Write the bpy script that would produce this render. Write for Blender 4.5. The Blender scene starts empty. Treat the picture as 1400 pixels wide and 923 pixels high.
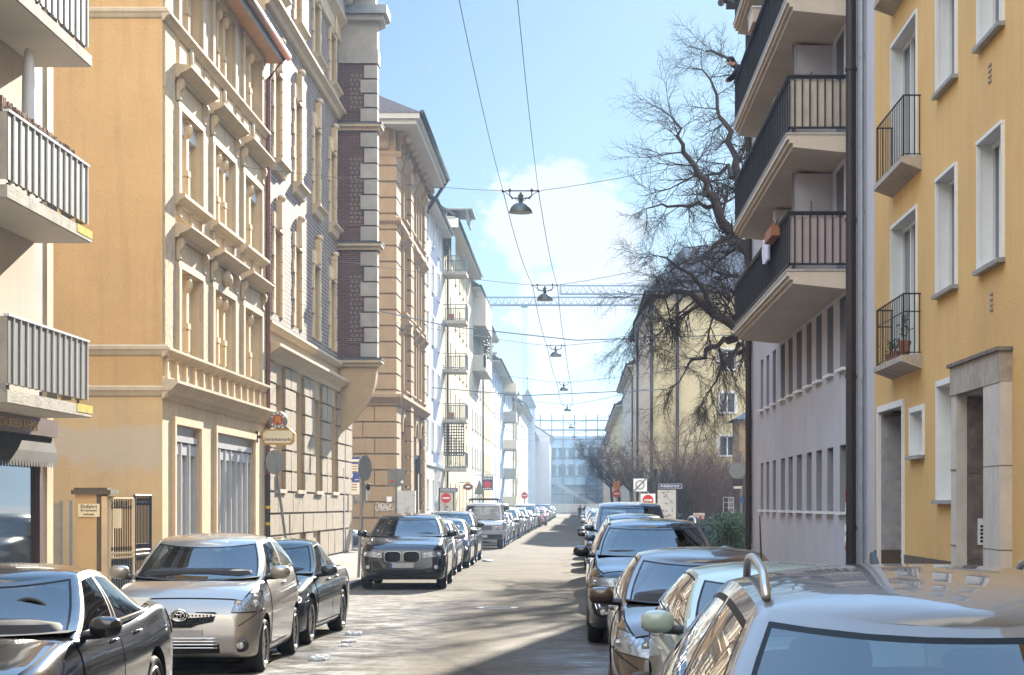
import bpy, bmesh, math, random
from math import sin, cos, tan, pi, radians, sqrt, atan2
from mathutils import Vector, Matrix
R = random.Random(7)
F, CX, HY, H = 2600.0, 788.0, 690.0, 1.87      # focal length in photo pixels, axis column, horizon row, eye height
def zat(py, Y): return H - (py - HY) * Y / F
def xat(px, Y): return (px - CX) * Y / F
scene = bpy.context.scene
COL = scene.collection
ORG = {}

# ------------------------------------------------------------------ mesh builder
class MB:
    def __init__(s): s.v = []; s.f = []; s.m = []
    def add(s, vs, fs, mi=0):
        b = len(s.v); s.v += [tuple(p) for p in vs]
        for f in fs: s.f.append([b + i for i in f]); s.m.append(mi)
    def quad(s, a, b, c, d, mi=0): s.add([a, b, c, d], [(0, 1, 2, 3)], mi)
    def box(s, x0, x1, y0, y1, z0, z1, mi=0):
        s.add([(x0,y0,z0),(x1,y0,z0),(x1,y1,z0),(x0,y1,z0),(x0,y0,z1),(x1,y0,z1),(x1,y1,z1),(x0,y1,z1)],
              [(3,2,1,0),(4,5,6,7),(0,1,5,4),(1,2,6,5),(2,3,7,6),(3,0,4,7)], mi)
    def ring(s, c, d, r, n, up=None):
        d = Vector(d).normalized()
        a = Vector((0,0,1)) if abs(d.z) < .9 else Vector((1,0,0))
        e1 = d.cross(a).normalized(); e2 = d.cross(e1)
        return [Vector(c) + e1 * (r * cos(2*pi*k/n)) + e2 * (r * sin(2*pi*k/n)) for k in range(n)]
    def path(s, pts, r, n=6, mi=0, cap=True):
        pts = [Vector(p) for p in pts]; m = len(pts)
        rs = r if isinstance(r, (list, tuple)) else [r] * m
        vs = []
        for i, p in enumerate(pts):
            d = pts[min(i+1, m-1)] - pts[max(i-1, 0)]
            if d.length < 1e-9: d = Vector((0,0,1))
            vs += s.ring(p, d, rs[i], n)
        fs = [(i*n+k, i*n+(k+1) % n, (i+1)*n+(k+1) % n, (i+1)*n+k) for i in range(m-1) for k in range(n)]
        if cap: fs += [tuple(range(n))[::-1], tuple((m-1)*n+k for k in range(n))]
        s.add(vs, fs, mi)
    def lathe(s, prof, o=(0,0,0), n=20, mi=0, ax='z', sweep=None):
        vs = []; m = len(prof)
        for r, h in prof:
            for k in range(n):
                a = 2*pi*k/n; p = (r*cos(a), r*sin(a), h)
                if ax == 'x': p = (h, r*cos(a), r*sin(a))
                elif ax == 'y': p = (r*cos(a), h, r*sin(a))
                vs.append((p[0]+o[0], p[1]+o[1], p[2]+o[2]))
        s.add(vs, [(i*n+k, i*n+(k+1) % n, (i+1)*n+(k+1) % n, (i+1)*n+k) for i in range(m-1) for k in range(n)], mi)
    def prism(s, poly, a0, a1, fn, mi=0):
        n = len(poly)
        vs = [fn(p[0], p[1], a0) for p in poly] + [fn(p[0], p[1], a1) for p in poly]
        s.add(vs, [tuple(range(n)), tuple(range(2*n-1, n-1, -1))] + [(i, (i+1) % n, n+(i+1) % n, n+i) for i in range(n)], mi)
    def blob(s, c, sx, sy, sz, p=2.6, nu=14, nv=8, mi=0, rot=None):
        f = lambda t: math.copysign(abs(t) ** (2.0/p), t)
        vs = []
        for j in range(nv+1):
            ph = -pi/2 + pi*j/nv
            for i in range(nu):
                th = 2*pi*i/nu
                q = Vector((sx*f(cos(ph))*f(cos(th)), sy*f(cos(ph))*f(sin(th)), sz*f(sin(ph))))
                if rot: q = rot @ q
                vs.append(Vector(c)+q)
        s.add(vs, [(j*nu+i, j*nu+(i+1) % nu, (j+1)*nu+(i+1) % nu, (j+1)*nu+i) for j in range(nv) for i in range(nu)], mi)
    def mesh(s, name, mats, o=(0,0,0), smooth=False, fix=False):
        me = bpy.data.meshes.new(name)
        me.from_pydata([(p[0]-o[0], p[1]-o[1], p[2]-o[2]) for p in s.v], [], s.f)
        if not isinstance(mats, (list, tuple)): mats = [mats]
        for m in mats: me.materials.append(m)
        if len(mats) > 1: me.polygons.foreach_set('material_index', s.m)
        if fix:
            bm = bmesh.new(); bm.from_mesh(me)
            bmesh.ops.remove_doubles(bm, verts=bm.verts, dist=1e-5)
            bmesh.ops.recalc_face_normals(bm, faces=bm.faces); bm.to_mesh(me); bm.free()
        me.update()
        if smooth:
            me.shade_smooth()
            if smooth is not True: me.set_sharp_from_angle(angle=radians(smooth))
        return me
    def build(s, name, mats, parent=None, loc=None, smooth=False, fix=False):
        o = tuple(loc) if loc is not None else (tuple(ORG.get(parent, (0,0,0))) if parent else (0,0,0))
        return put(name, s.mesh(name, mats, o, smooth, fix), parent, o if not parent or loc is not None else None)

def put(name, me, parent=None, loc=None, rz=0):
    ob = bpy.data.objects.new(name, me); COL.objects.link(ob)
    if parent:
        ob.parent = parent
        po = ORG.get(parent, Vector((0,0,0)))
        if loc is not None: ob.location = Vector(loc) - Vector(po)
        ORG[ob] = Vector(loc) if loc is not None else Vector(po)
    elif loc is not None:
        ob.location = loc; ORG[ob] = Vector(loc)
    else: ORG[ob] = Vector((0,0,0))
    ob.rotation_euler.z = rz
    return ob
def tag(o, label=None, cat=None, group=None, kind=None):
    if label: o['label'] = label
    if cat: o['category'] = cat
    if group: o['group'] = group
    if kind: o['kind'] = kind
    return o
def thing(name, loc, label, cat, group=None, rz=0):
    o = bpy.data.objects.new(name, None); COL.objects.link(o)
    o.location = loc; o.rotation_euler.z = rz; o.empty_display_size = .2
    ORG[o] = Vector(loc)
    return tag(o, label, cat, group)

# ------------------------------------------------------------------ materials
def nodes(m):
    m.use_nodes = True; nt = m.node_tree; nt.nodes.clear(); return nt
def N(nt, t, **kw):
    n = nt.nodes.new(t)
    for k, v in kw.items():
        if k[0] == '_': setattr(n, k[1:], v)
        else:
            key = int(k[1:]) if k[0] == 'i' and k[1:].isdigit() else k.replace('__', ' ')
            n.inputs[key].default_value = v
    return n
def L(nt, a, b): nt.links.new(a, b)
def rgba(c): return (c[0], c[1], c[2], 1)
def P(name, col, rough=.7, var=.12, scale=3., bump=0., bscale=40., streak=0., metal=0., spec=.5, stain=None, stain_amt=0., stain_scale=.6, coat=0., speck=0., speck_scale=60., band=None):
    m = bpy.data.materials.new(name); nt = nodes(m)
    out = N(nt, 'ShaderNodeOutputMaterial'); b = N(nt, 'ShaderNodeBsdfPrincipled')
    b.inputs['Roughness'].default_value = rough; b.inputs['Metallic'].default_value = metal
    b.inputs['Specular IOR Level'].default_value = spec; b.inputs['Coat Weight'].default_value = coat
    b.inputs['Coat Roughness'].default_value = .03
    L(nt, b.outputs[0], out.inputs[0])
    if var == 0 and bump == 0 and not stain:
        b.inputs['Base Color'].default_value = rgba(col); return m
    g = N(nt, 'ShaderNodeNewGeometry'); pos = g.outputs['Position']
    n1 = N(nt, 'ShaderNodeTexNoise', Scale=scale, Detail=6., Roughness=.6); L(nt, pos, n1.inputs['Vector'])
    hsv = N(nt, 'ShaderNodeHueSaturation', Color=rgba(col))
    mr = N(nt, 'ShaderNodeMapRange', i1=.25, i2=.75, i3=1-var, i4=1+var); L(nt, n1.outputs[0], mr.inputs[0])
    L(nt, mr.outputs[0], hsv.inputs['Value']); cur = hsv.outputs[0]
    def mixc(fac, c2, c1):
        mx = N(nt, 'ShaderNodeMix', _data_type='RGBA'); L(nt, fac, mx.inputs[0]); L(nt, c1, mx.inputs[6]); mx.inputs[7].default_value = rgba(c2); return mx.outputs[2]
    if streak > 0:
        mp = N(nt, 'ShaderNodeMapping'); mp.inputs['Scale'].default_value = (2.6, 2.6, .16); L(nt, pos, mp.inputs[0])
        n2 = N(nt, 'ShaderNodeTexNoise', Scale=2.2, Detail=5.); L(nt, mp.outputs[0], n2.inputs['Vector'])
        r2 = N(nt, 'ShaderNodeMapRange', i1=.5, i2=.78, i3=0., i4=streak); L(nt, n2.outputs[0], r2.inputs[0])
        cur = mixc(r2.outputs[0], [c*.45 for c in col], cur)
    if stain:
        n3 = N(nt, 'ShaderNodeTexNoise', Scale=stain_scale, Detail=7., Roughness=.65); L(nt, pos, n3.inputs['Vector'])
        r3 = N(nt, 'ShaderNodeMapRange', i1=.5, i2=.68, i3=0., i4=stain_amt); L(nt, n3.outputs[0], r3.inputs[0])
        cur = mixc(r3.outputs[0], stain, cur)
    if band:
        sz = N(nt, 'ShaderNodeSeparateXYZ'); L(nt, pos, sz.inputs[0]); nw = N(nt, 'ShaderNodeTexNoise', Scale=.7, Detail=7., Roughness=.6); L(nt, pos, nw.inputs['Vector'])
        wz = N(nt, 'ShaderNodeMapRange', i1=.3, i2=.7, i3=-band[1]*.9, i4=band[1]*.9); L(nt, nw.outputs[0], wz.inputs[0])
        ad = N(nt, 'ShaderNodeMath', _operation='ADD'); L(nt, sz.outputs[2], ad.inputs[0]); L(nt, wz.outputs[0], ad.inputs[1])
        sb = N(nt, 'ShaderNodeMath', _operation='SUBTRACT', i1=band[0]); L(nt, ad.outputs[0], sb.inputs[0]); ab = N(nt, 'ShaderNodeMath', _operation='ABSOLUTE'); L(nt, sb.outputs[0], ab.inputs[0])
        rb = N(nt, 'ShaderNodeMapRange', i1=band[1]*.55, i2=band[1], i3=band[3], i4=0.); L(nt, ab.outputs[0], rb.inputs[0]); cur = mixc(rb.outputs[0], band[2], cur)
    if speck > 0:
        n4 = N(nt, 'ShaderNodeTexNoise', Scale=speck_scale, Detail=2.); L(nt, pos, n4.inputs['Vector'])
        r4 = N(nt, 'ShaderNodeMapRange', i1=.55, i2=.7, i3=0., i4=speck); L(nt, n4.outputs[0], r4.inputs[0])
        cur = mixc(r4.outputs[0], [c*.35 for c in col], cur)
    L(nt, cur, b.inputs['Base Color'])
    if bump > 0:
        nb = N(nt, 'ShaderNodeTexNoise', Scale=bscale, Detail=4.); L(nt, pos, nb.inputs['Vector'])
        bp = N(nt, 'ShaderNodeBump', Strength=bump, Distance=.02); L(nt, nb.outputs[0], bp.inputs['Height'])
        L(nt, bp.outputs[0], b.inputs['Normal'])
    return m
def paint(name, col, metal=.0, rough=.28, dust=(.5,.45,.38), damt=.1):
    m = bpy.data.materials.new(name); nt = nodes(m)
    out = N(nt, 'ShaderNodeOutputMaterial'); b = N(nt, 'ShaderNodeBsdfPrincipled', Roughness=rough, Metallic=metal); b.inputs['Specular IOR Level'].default_value = .2
    b.inputs['Coat Weight'].default_value = 1.; b.inputs['Coat Roughness'].default_value = .04
    g = N(nt, 'ShaderNodeNewGeometry'); tc = N(nt, 'ShaderNodeTexCoord')
    n1 = N(nt, 'ShaderNodeTexNoise', Scale=3.2, Detail=6., Roughness=.65); L(nt, tc.outputs['Object'], n1.inputs['Vector'])
    sp = N(nt, 'ShaderNodeSeparateXYZ'); L(nt, tc.outputs['Object'], sp.inputs[0])
    low = N(nt, 'ShaderNodeMapRange', i1=.95, i2=.2, i3=.25, i4=1.); L(nt, sp.outputs[2], low.inputs[0])
    r = N(nt, 'ShaderNodeMapRange', i1=.4, i2=.75, i3=damt*.25, i4=damt*2.2); L(nt, n1.outputs[0], r.inputs[0])
    mu = N(nt, 'ShaderNodeMath', _operation='MULTIPLY'); L(nt, r.outputs[0], mu.inputs[0]); L(nt, low.outputs[0], mu.inputs[1])
    mx = N(nt, 'ShaderNodeMix', _data_type='RGBA'); mx.inputs[6].default_value = rgba(col); mx.inputs[7].default_value = rgba(dust)
    L(nt, mu.outputs[0], mx.inputs[0]); L(nt, mx.outputs[2], b.inputs['Base Color'])
    cr = N(nt, 'ShaderNodeMapRange', i1=0., i2=.4, i3=.03, i4=.3); L(nt, mu.outputs[0], cr.inputs[0]); L(nt, cr.outputs[0], b.inputs['Coat Roughness'])
    L(nt, b.outputs[0], out.inputs[0]); return m
def glass(name, tint=(.45,.5,.52), refl=.06):
    m = bpy.data.materials.new(name); nt = nodes(m)
    out = N(nt, 'ShaderNodeOutputMaterial'); t = N(nt, 'ShaderNodeBsdfTransparent'); t.inputs[0].default_value = rgba(tint)
    gl = N(nt, 'ShaderNodeBsdfGlossy', Roughness=.015); gl.inputs[0].default_value = (1,1,1,1)
    fr = N(nt, 'ShaderNodeFresnel', IOR=1.5); mx = N(nt, 'ShaderNodeMixShader')
    ad = N(nt, 'ShaderNodeMath', _operation='ADD', i1=refl); ad.use_clamp = True
    L(nt, fr.outputs[0], ad.inputs[0]); L(nt, ad.outputs[0], mx.inputs[0]); L(nt, t.outputs[0], mx.inputs[1]); L(nt, gl.outputs[0], mx.inputs[2]); L(nt, mx.outputs[0], out.inputs[0])
    return m
def brickmat(name, c1, c2, mortar, bw=.25, bh=.075, ms=.012, rough=.35, bump=.6):
    m = bpy.data.materials.new(name); nt = nodes(m)
    out = N(nt, 'ShaderNodeOutputMaterial'); b = N(nt, 'ShaderNodeBsdfPrincipled', Roughness=rough)
    g = N(nt, 'ShaderNodeNewGeometry'); sp = N(nt, 'ShaderNodeSeparateXYZ'); L(nt, g.outputs['Position'], sp.inputs[0])
    a = N(nt, 'ShaderNodeMath', _operation='ADD'); L(nt, sp.outputs[0], a.inputs[0]); L(nt, sp.outputs[1], a.inputs[1])
    cb = N(nt, 'ShaderNodeCombineXYZ'); L(nt, a.outputs[0], cb.inputs[0]); L(nt, sp.outputs[2], cb.inputs[1])
    br = N(nt, 'ShaderNodeTexBrick', Scale=1.); br.inputs['Brick Width'].default_value = bw; br.inputs['Row Height'].default_value = bh
    br.inputs['Mortar Size'].default_value = ms; br.inputs['Mortar Smooth'].default_value = .2
    br.inputs['Color1'].default_value = rgba(c1); br.inputs['Color2'].default_value = rgba(c2); br.inputs['Mortar'].default_value = rgba(mortar)
    L(nt, cb.outputs[0], br.inputs['Vector'])
    n1 = N(nt, 'ShaderNodeTexNoise', Scale=1.3, Detail=6.); L(nt, g.outputs['Position'], n1.inputs['Vector'])
    hs = N(nt, 'ShaderNodeHueSaturation'); L(nt, br.outputs[0], hs.inputs['Color'])
    mr = N(nt, 'ShaderNodeMapRange', i1=.3, i2=.7, i3=.78, i4=1.22); L(nt, n1.outputs[0], mr.inputs[0]); L(nt, mr.outputs[0], hs.inputs['Value'])
    L(nt, hs.outputs[0], b.inputs['Base Color'])
    if bump > 0:
        bp = N(nt, 'ShaderNodeBump', Strength=bump, Distance=.012); bp.invert = True; L(nt, br.outputs[1], bp.inputs['Height']); L(nt, bp.outputs[0], b.inputs['Normal'])
    L(nt, b.outputs[0], out.inputs[0]); return m

M = {}
M['ochre'] = P('ochre render', (.60,.365,.15), .85, .11, .5, .5, 22, .30, stain=(.46,.29,.14), stain_amt=.4, stain_scale=.4, speck=.16, speck_scale=30)
M['ochre_low'] = P('pale base render', (.60,.41,.20), .85, .10, 1.0, .35, 25, .15, stain=(.50,.36,.2), stain_amt=.4, stain_scale=.5, band=(3.0,.50,(.52,.45,.36),.62))
M['cream'] = P('cream stucco', (.68,.505,.295), .8, .12, 2.0, .4, 30, .3, stain=(.42,.33,.22), stain_amt=.35)
M['cream_rough'] = P('rough cast cream', (.55,.395,.235), .9, .2, 6, 1., 9, .2, speck=.5, speck_scale=9)
M['trim'] = P('moulding stone', (.54,.425,.275), .75, .14, 3, .3, 40, .25, stain=(.30,.25,.2), stain_amt=.35)
M['panel_pink'] = P('pinkish plaster', (.58,.40,.28), .85, .15, 5, .6, 18)
M['frame'] = P('window frame paint', (.74,.66,.50), .45, .06, 4, 0, 40)
M['white'] = P('white paint', (.70,.70,.68), .4, .05, 4)
M['pane'] = P('window glass', (.035,.045,.055), .04, .25, .6, 0, 1, spec=.9)
M['pane_pale'] = P('curtained glass', (.42,.40,.36), .12, .2, 1.2, 0, 1, spec=.8)
M['brick'] = brickmat('red brick', (.11,.030,.020), (.075,.022,.017), (.15,.11,.09), rough=.6)
M['brick_lit'] = brickmat('sunlit banded brick', (.16,.094,.066), (.118,.070,.052), (.30,.25,.195), bw=.5, bh=.13, ms=.028, rough=.75, bump=.45)  # the house brick again, sunlight on the front put into paler tones
M['pale_brick'] = P('pale lattice brick', (.20,.16,.14), .8, .15, 6)
M['stone'] = P('grey dressed stone', (.40,.37,.33), .8, .15, 2.5, .4, 30, .2, stain=(.22,.19,.17), stain_amt=.4)
M['stone_warm'] = P('rusticated stone', (.34,.26,.168), .85, .16, 3, 1., 16, .15, speck=.55, speck_scale=16)
M['reveal'] = P('terracotta render', (.47,.335,.19), .85, .10, 2, .3, 30)
M['sand'] = P('brown sandstone', (.33,.215,.108), .85, .12, 1.4, .4, 25, .2, stain=(.30,.19,.1), stain_amt=.4)
M['blueplaster'] = P('pale grey plaster', (.50,.51,.55), .85, .07, 1.0, .2, 30, .15)
M['yellowplaster'] = P('pale yellow plaster', (.57,.48,.28), .85, .07, 1.0, .2, 30, .12)
M['whiteplaster'] = P('off white plaster', (.52,.49,.43), .85, .07, 1.0, .2, 30, .12)
M['lightblue'] = P('light blue plaster', (.44,.53,.62), .85, .07, 1.0, .2, 30)
M['rose'] = P('rose plaster', (.58,.48,.38), .85, .07, 1.0, .2, 30)
M['lilac'] = P('lilac grey render', (.50,.465,.475), .9, .07, .8, .55, 45, .22, stain=(.42,.385,.38), stain_amt=.5, stain_scale=.35)
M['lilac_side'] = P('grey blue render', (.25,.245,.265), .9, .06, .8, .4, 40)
M['beige'] = P('beige balcony render', (.54,.46,.37), .85, .08, 1.2, .3, 30, .15)
M['yellow'] = P('ochre yellow render', (.65,.395,.140), .85, .15, .45, .45, 30, .20, stain=(.55,.29,.08), stain_amt=.45, stain_scale=.9)
M['plinth'] = P('dark plinth', (.115,.085,.055), .85, .2, 3, .4, 20, .2)
M['portal'] = P('shell limestone', (.40,.34,.28), .75, .22, 5, .5, 25, .3, stain=(.18,.14,.11), stain_amt=.6, stain_scale=2.)
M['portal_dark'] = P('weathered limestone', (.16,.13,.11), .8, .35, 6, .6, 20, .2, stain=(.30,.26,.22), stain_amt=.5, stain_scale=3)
M['portal_pale'] = P('pale limestone jamb', (.55,.49,.42), .75, .12, 4, .3, 30, .3)
M['greystucco'] = P('grey trowelled stucco', (.36,.34,.34), .9, .22, 5, 1., 8, 0)
M['iron'] = P('black iron', (.018,.018,.02), .45, .2, 8)
M['steel'] = P('galvanised steel', (.34,.34,.34), .45, .15, 6, metal=.6)
M['signgrey'] = P('weathered sign back', (.27,.265,.235), .6, .15, 6)
M['darksteel'] = P('grey sign back', (.16,.17,.165), .5, .12, 6)
M['pipe_dark'] = P('dark brown downpipe', (.03,.022,.02), .4, .2, 4)
M['pipe_rust'] = P('copper brown downpipe', (.20,.075,.045), .5, .25, 3)
M['zinc'] = P('zinc sheet', (.30,.32,.34), .4, .15, 3, metal=.5)
M['tile'] = P('dark roof tiles', (.11,.07,.055), .8, .35, 6, 1., 9)
M['slate'] = P('blue grey slate', (.085,.095,.115), .6, .3, 5, .8, 9)
M['tile_red'] = P('red roof tiles', (.27,.115,.07), .8, .3, 5, 1., 9)
M['wood'] = P('varnished soffit boards', (.50,.26,.10), .6, .2, 2)
M['brownboard'] = P('brown sign board', (.10,.032,.022), .5, .15, 5)
M['awning'] = P('dark awning cloth', (.03,.027,.025), .9, .2, 6)
M['slat'] = P('grey balcony cladding', (.155,.135,.115), .5, .2, 3, 0, 30, .3)
M['slat_dark'] = P('dark balcony cladding', (.17,.155,.15), .55, .2, 3, 0, 30, .2)
M['concrete'] = P('weathered concrete', (.42,.38,.31), .9, .22, 4, .6, 25, .2, stain=(.16,.14,.11), stain_amt=.6, stain_scale=3)
M['underside'] = P('painted soffit', (.60,.55,.47), .9, .06, 1.5, .1, 30)
M['lichen'] = P('yellow lichen', (.62,.46,.02), .95, .3, 8, .5, 30, stain=(.3,.26,.1), stain_amt=.6, stain_scale=9)
M['bark_mat'] = P('bark screen', (.16,.085,.05), .95, .5, 12, .8, 30)
M['reed'] = P('reed matting', (.42,.37,.30), .8, .25, 2, 0, 30, .5)
M['mauve'] = P('mauve privacy cloth', (.36,.29,.29), .85, .08, 2)
M['shop'] = P('grey shop shutters', (.46,.45,.45), .5, .1, 3, 0, 1, .2)
M['bluecap'] = P('dark blue enamel', (.012,.022,.10), .3, .05, 4)
M['signred'] = P('sign red', (.55,.02,.02), .4, .05, 4)
M['signblue'] = P('sign blue', (.02,.06,.33), .4, .05, 4)
M['signwhite'] = P('sign white', (.80,.80,.78), .4, .04, 4)
M['signcream'] = P('sign cream', (.78,.68,.47), .5, .06, 4)
M['gold'] = P('gold paint', (.50,.30,.05), .35, .15, 6, metal=.3)
M['orange'] = P('orange sign', (.60,.20,.04), .5, .1, 5)
M['black'] = P('black lettering', (.012,.012,.012), .5, 0)
M['board'] = P('scribbled pale board', (.55,.52,.46), .6, .12, 3, stain=(.3,.28,.26), stain_amt=.4, stain_scale=4)
M['rubber'] = P('tyre rubber', (.018,.018,.018), .8, .2, 8)
M['plastic'] = P('black trim plastic', (.015,.015,.016), .4, .1, 6)
M['cabin'] = P('dark cabin trim', (.03,.03,.032), .8, .1, 6)
M['seat'] = P('grey seat fabric', (.05,.05,.055), .9, .1, 6)
M['rim'] = P('alloy rim', (.42,.42,.43), .3, .1, 6, metal=.85)
M['rimdark'] = P('dark alloy rim', (.16,.16,.165), .35, .1, 6, metal=.8)
M['chrome'] = P('chrome', (.75,.75,.76), .12, 0, metal=1.)
M['lens'] = P('headlight lens', (.20,.22,.24), .08, .7, 26, .6, 45, metal=.5, coat=1.)
M['foglens'] = P('fog lamp lens', (.55,.55,.52), .1, .1, 20, metal=.6, coat=1.)
M['amberlens'] = P('amber fog lamp', (.45,.22,.13), .2, .1, 20, coat=1.)
M['taillens'] = P('red tail lens', (.45,.015,.012), .12, .1, 20, coat=1.)
M['plate'] = P('number plate', (.36,.36,.36), .4, .12, 9)
M['carglass'] = glass('car window glass', (.30,.36,.39), .03)
M['frit'] = P('black window edge', (.006,.006,.007), .6, 0, spec=.2)
M['bark'] = P('tree bark', (.042,.034,.029), .95, .3, 8, .6, 30)
M['twig'] = P('twigs', (.034,.026,.022), .95, .25, 6)
M['twig_brown'] = P('brown twigs', (.115,.065,.040), .95, .35, 3)
M['twig_tan'] = P('tan twigs', (.17,.115,.07), .95, .3, 3)
M['leaf'] = P('evergreen leaf', (.035,.065,.02), .55, .5, 4)
M['leaf_dark'] = P('hedge leaf', (.03,.032,.018), .7, .5, 4)
M['snow'] = P('dirty snow', (.66,.66,.66), .6, .2, 14, .8, 60)
M['skin'] = P('skin', (.48,.27,.19), .6, .06, 10)
M['coat_dark'] = P('dark coat', (.022,.024,.032), .85, .2, 8)
M['trousers'] = P('dark trousers', (.03,.034,.05), .85, .2, 8)
M['hair'] = P('dark wool hat', (.04,.045,.06), .95, .2, 20)
M['shirt'] = P('pale lilac shirt', (.62,.60,.72), .8, .05, 8)
M['terra'] = P('terracotta', (.30,.12,.06), .8, .15, 8)
M['netting'] = P('pale scaffold netting', (.30,.48,.66), .8, .12, .5)
M['enamel'] = P('dark green grey enamel', (.055,.07,.07), .35, .1, 8)
M['opal'] = P('lamp underside', (.45,.44,.40), .4, .1, 8)
M['wire'] = P('overhead wire', (.13,.14,.15), .6, 0)
M['cranegrey'] = P('crane steel', (.09,.11,.13), .6, .1, 2)
M['graffiti'] = P('pale spray paint', (.62,.56,.50), .6, .05, 9)
M['graffiti_dark'] = P('grey marker ink', (.12,.12,.13), .6, .05, 9)
M['kerb'] = P('granite kerb', (.22,.21,.20), .85, .2, 5, .5, 30)
M['pots'] = M['terra']

def pavement_mat():
    m = bpy.data.materials.new('gritty pavement'); nt = nodes(m)
    out = N(nt, 'ShaderNodeOutputMaterial'); b = N(nt, 'ShaderNodeBsdfPrincipled', Roughness=.95); b.inputs['Specular IOR Level'].default_value = .12
    g = N(nt, 'ShaderNodeNewGeometry')
    br = N(nt, 'ShaderNodeTexBrick', Scale=1.); br.inputs['Brick Width'].default_value = .5; br.inputs['Row Height'].default_value = .5
    br.inputs['Mortar Size'].default_value = .008; br.inputs['Color1'].default_value = (.27,.235,.20,1); br.inputs['Color2'].default_value = (.23,.205,.18,1); br.inputs['Mortar'].default_value = (.10,.09,.08,1)
    L(nt, g.outputs['Position'], br.inputs['Vector'])
    n = N(nt, 'ShaderNodeTexNoise', Scale=2., Detail=8.); L(nt, g.outputs['Position'], n.inputs['Vector'])
    hs = N(nt, 'ShaderNodeHueSaturation'); L(nt, br.outputs[0], hs.inputs['Color'])
    mr = N(nt, 'ShaderNodeMapRange', i1=.3, i2=.7, i3=.7, i4=1.3); L(nt, n.outputs[0], mr.inputs[0]); L(nt, mr.outputs[0], hs.inputs['Value'])
    L(nt, hs.outputs[0], b.inputs['Base Color']); L(nt, b.outputs[0], out.inputs[0]); return m
def road_mat():
    m = bpy.data.materials.new('worn asphalt'); nt = nodes(m)
    out = N(nt, 'ShaderNodeOutputMaterial'); b = N(nt, 'ShaderNodeBsdfPrincipled', Roughness=.8); b.inputs['Specular IOR Level'].default_value = .12
    g = N(nt, 'ShaderNodeNewGeometry'); pos = g.outputs['Position']
    def noise(sc, det=6., rough=.6, scl=None):
        n = N(nt, 'ShaderNodeTexNoise', Scale=sc, Detail=det, Roughness=rough)
        if scl:
            mp = N(nt, 'ShaderNodeMapping'); mp.inputs['Scale'].default_value = scl; L(nt, pos, mp.inputs[0]); L(nt, mp.outputs[0], n.inputs['Vector'])
        else: L(nt, pos, n.inputs['Vector'])
        return n.outputs[0]
    def rng(x, a, bb, c, d):
        r = N(nt, 'ShaderNodeMapRange', i1=a, i2=bb, i3=c, i4=d); L(nt, x, r.inputs[0]); return r.outputs[0]
    def mixc(f, c1, c2):
        mx = N(nt, 'ShaderNodeMix', _data_type='RGBA'); L(nt, f, mx.inputs[0])
        for k, c in ((6, c1), (7, c2)):
            if isinstance(c, tuple): mx.inputs[k].default_value = rgba(c)
            else: L(nt, c, mx.inputs[k])
        return mx.outputs[2]
    def mul(a, c):
        n = N(nt, 'ShaderNodeMath', _operation='MULTIPLY'); L(nt, a, n.inputs[0]); L(nt, c, n.inputs[1]); return n.outputs[0]
    sp = N(nt, 'ShaderNodeSeparateXYZ'); L(nt, pos, sp.inputs[0]); X = sp.outputs[0]; Y = sp.outputs[1]
    c = mixc(rng(noise(.5, 8), .35, .65, 0, 1), (.072,.059,.045), (.128,.104,.078))      # dusty grit over asphalt
    c = mixc(rng(noise(45, 3), .45, .66, 0, .7), c, (.045,.04,.034)); c = mixc(rng(noise(5, 8, .7), .5, .66, 0, .5), c, (.20,.165,.125)); c = mixc(rng(noise(1.1, 9, .7), .54, .66, 0, .55), c, (.06,.052,.044))                    # stone chips
    c = mixc(rng(noise(1.6, 6, .6, (1, .12, 1)), .52, .72, 0, .5), c, (.075,.067,.06))  # wheel tracks
    # patched dark repairs
    vo = N(nt, 'ShaderNodeTexVoronoi', _feature='DISTANCE_TO_EDGE', Scale=.16); L(nt, pos, vo.inputs['Vector'])
    c = mixc(rng(vo.outputs[0], .0, .012, .75, 0), c, (.035,.032,.03))
    # damp strip on the shaded right side, X > -1.2 and close
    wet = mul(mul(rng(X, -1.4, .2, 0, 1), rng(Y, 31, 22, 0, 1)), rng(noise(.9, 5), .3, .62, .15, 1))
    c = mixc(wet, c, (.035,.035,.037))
    # salt and slush residue near the left cars
    salt = mul(mul(rng(X, -1.6, -2.9, 0, 1), rng(Y, 46, 30, 0, 1)), rng(noise(2.2, 9, .72), .42, .62, 0, .95))
    c = mixc(salt, c, (.40,.385,.36))
    salt2 = mul(mul(rng(X, -.6, .1, 0, 1), rng(Y, 34, 27, 0, 1)), rng(noise(3.0, 9, .7, (.5, 1.5, 1)), .56, .66, 0, .7))
    c = mixc(salt2, c, (.40,.41,.43))
    L(nt, c, b.inputs['Base Color'])
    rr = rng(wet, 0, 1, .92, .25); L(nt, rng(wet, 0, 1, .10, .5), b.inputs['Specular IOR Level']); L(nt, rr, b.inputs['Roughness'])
    bp = N(nt, 'ShaderNodeBump', Strength=.8, Distance=.02); L(nt, noise(35, 5), bp.inputs['Height']); L(nt, bp.outputs[0], b.inputs['Normal'])
    L(nt, b.outputs[0], out.inputs[0]); return m
M['pavement'] = pavement_mat(); M['road'] = road_mat()
M['ground'] = P('far ground', (.12,.11,.10), .9, .2, .5)
M['asphalt'] = P('side street asphalt', (.10,.085,.07), .95, .25, 1.2, .4, 60, spec=.1)

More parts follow.
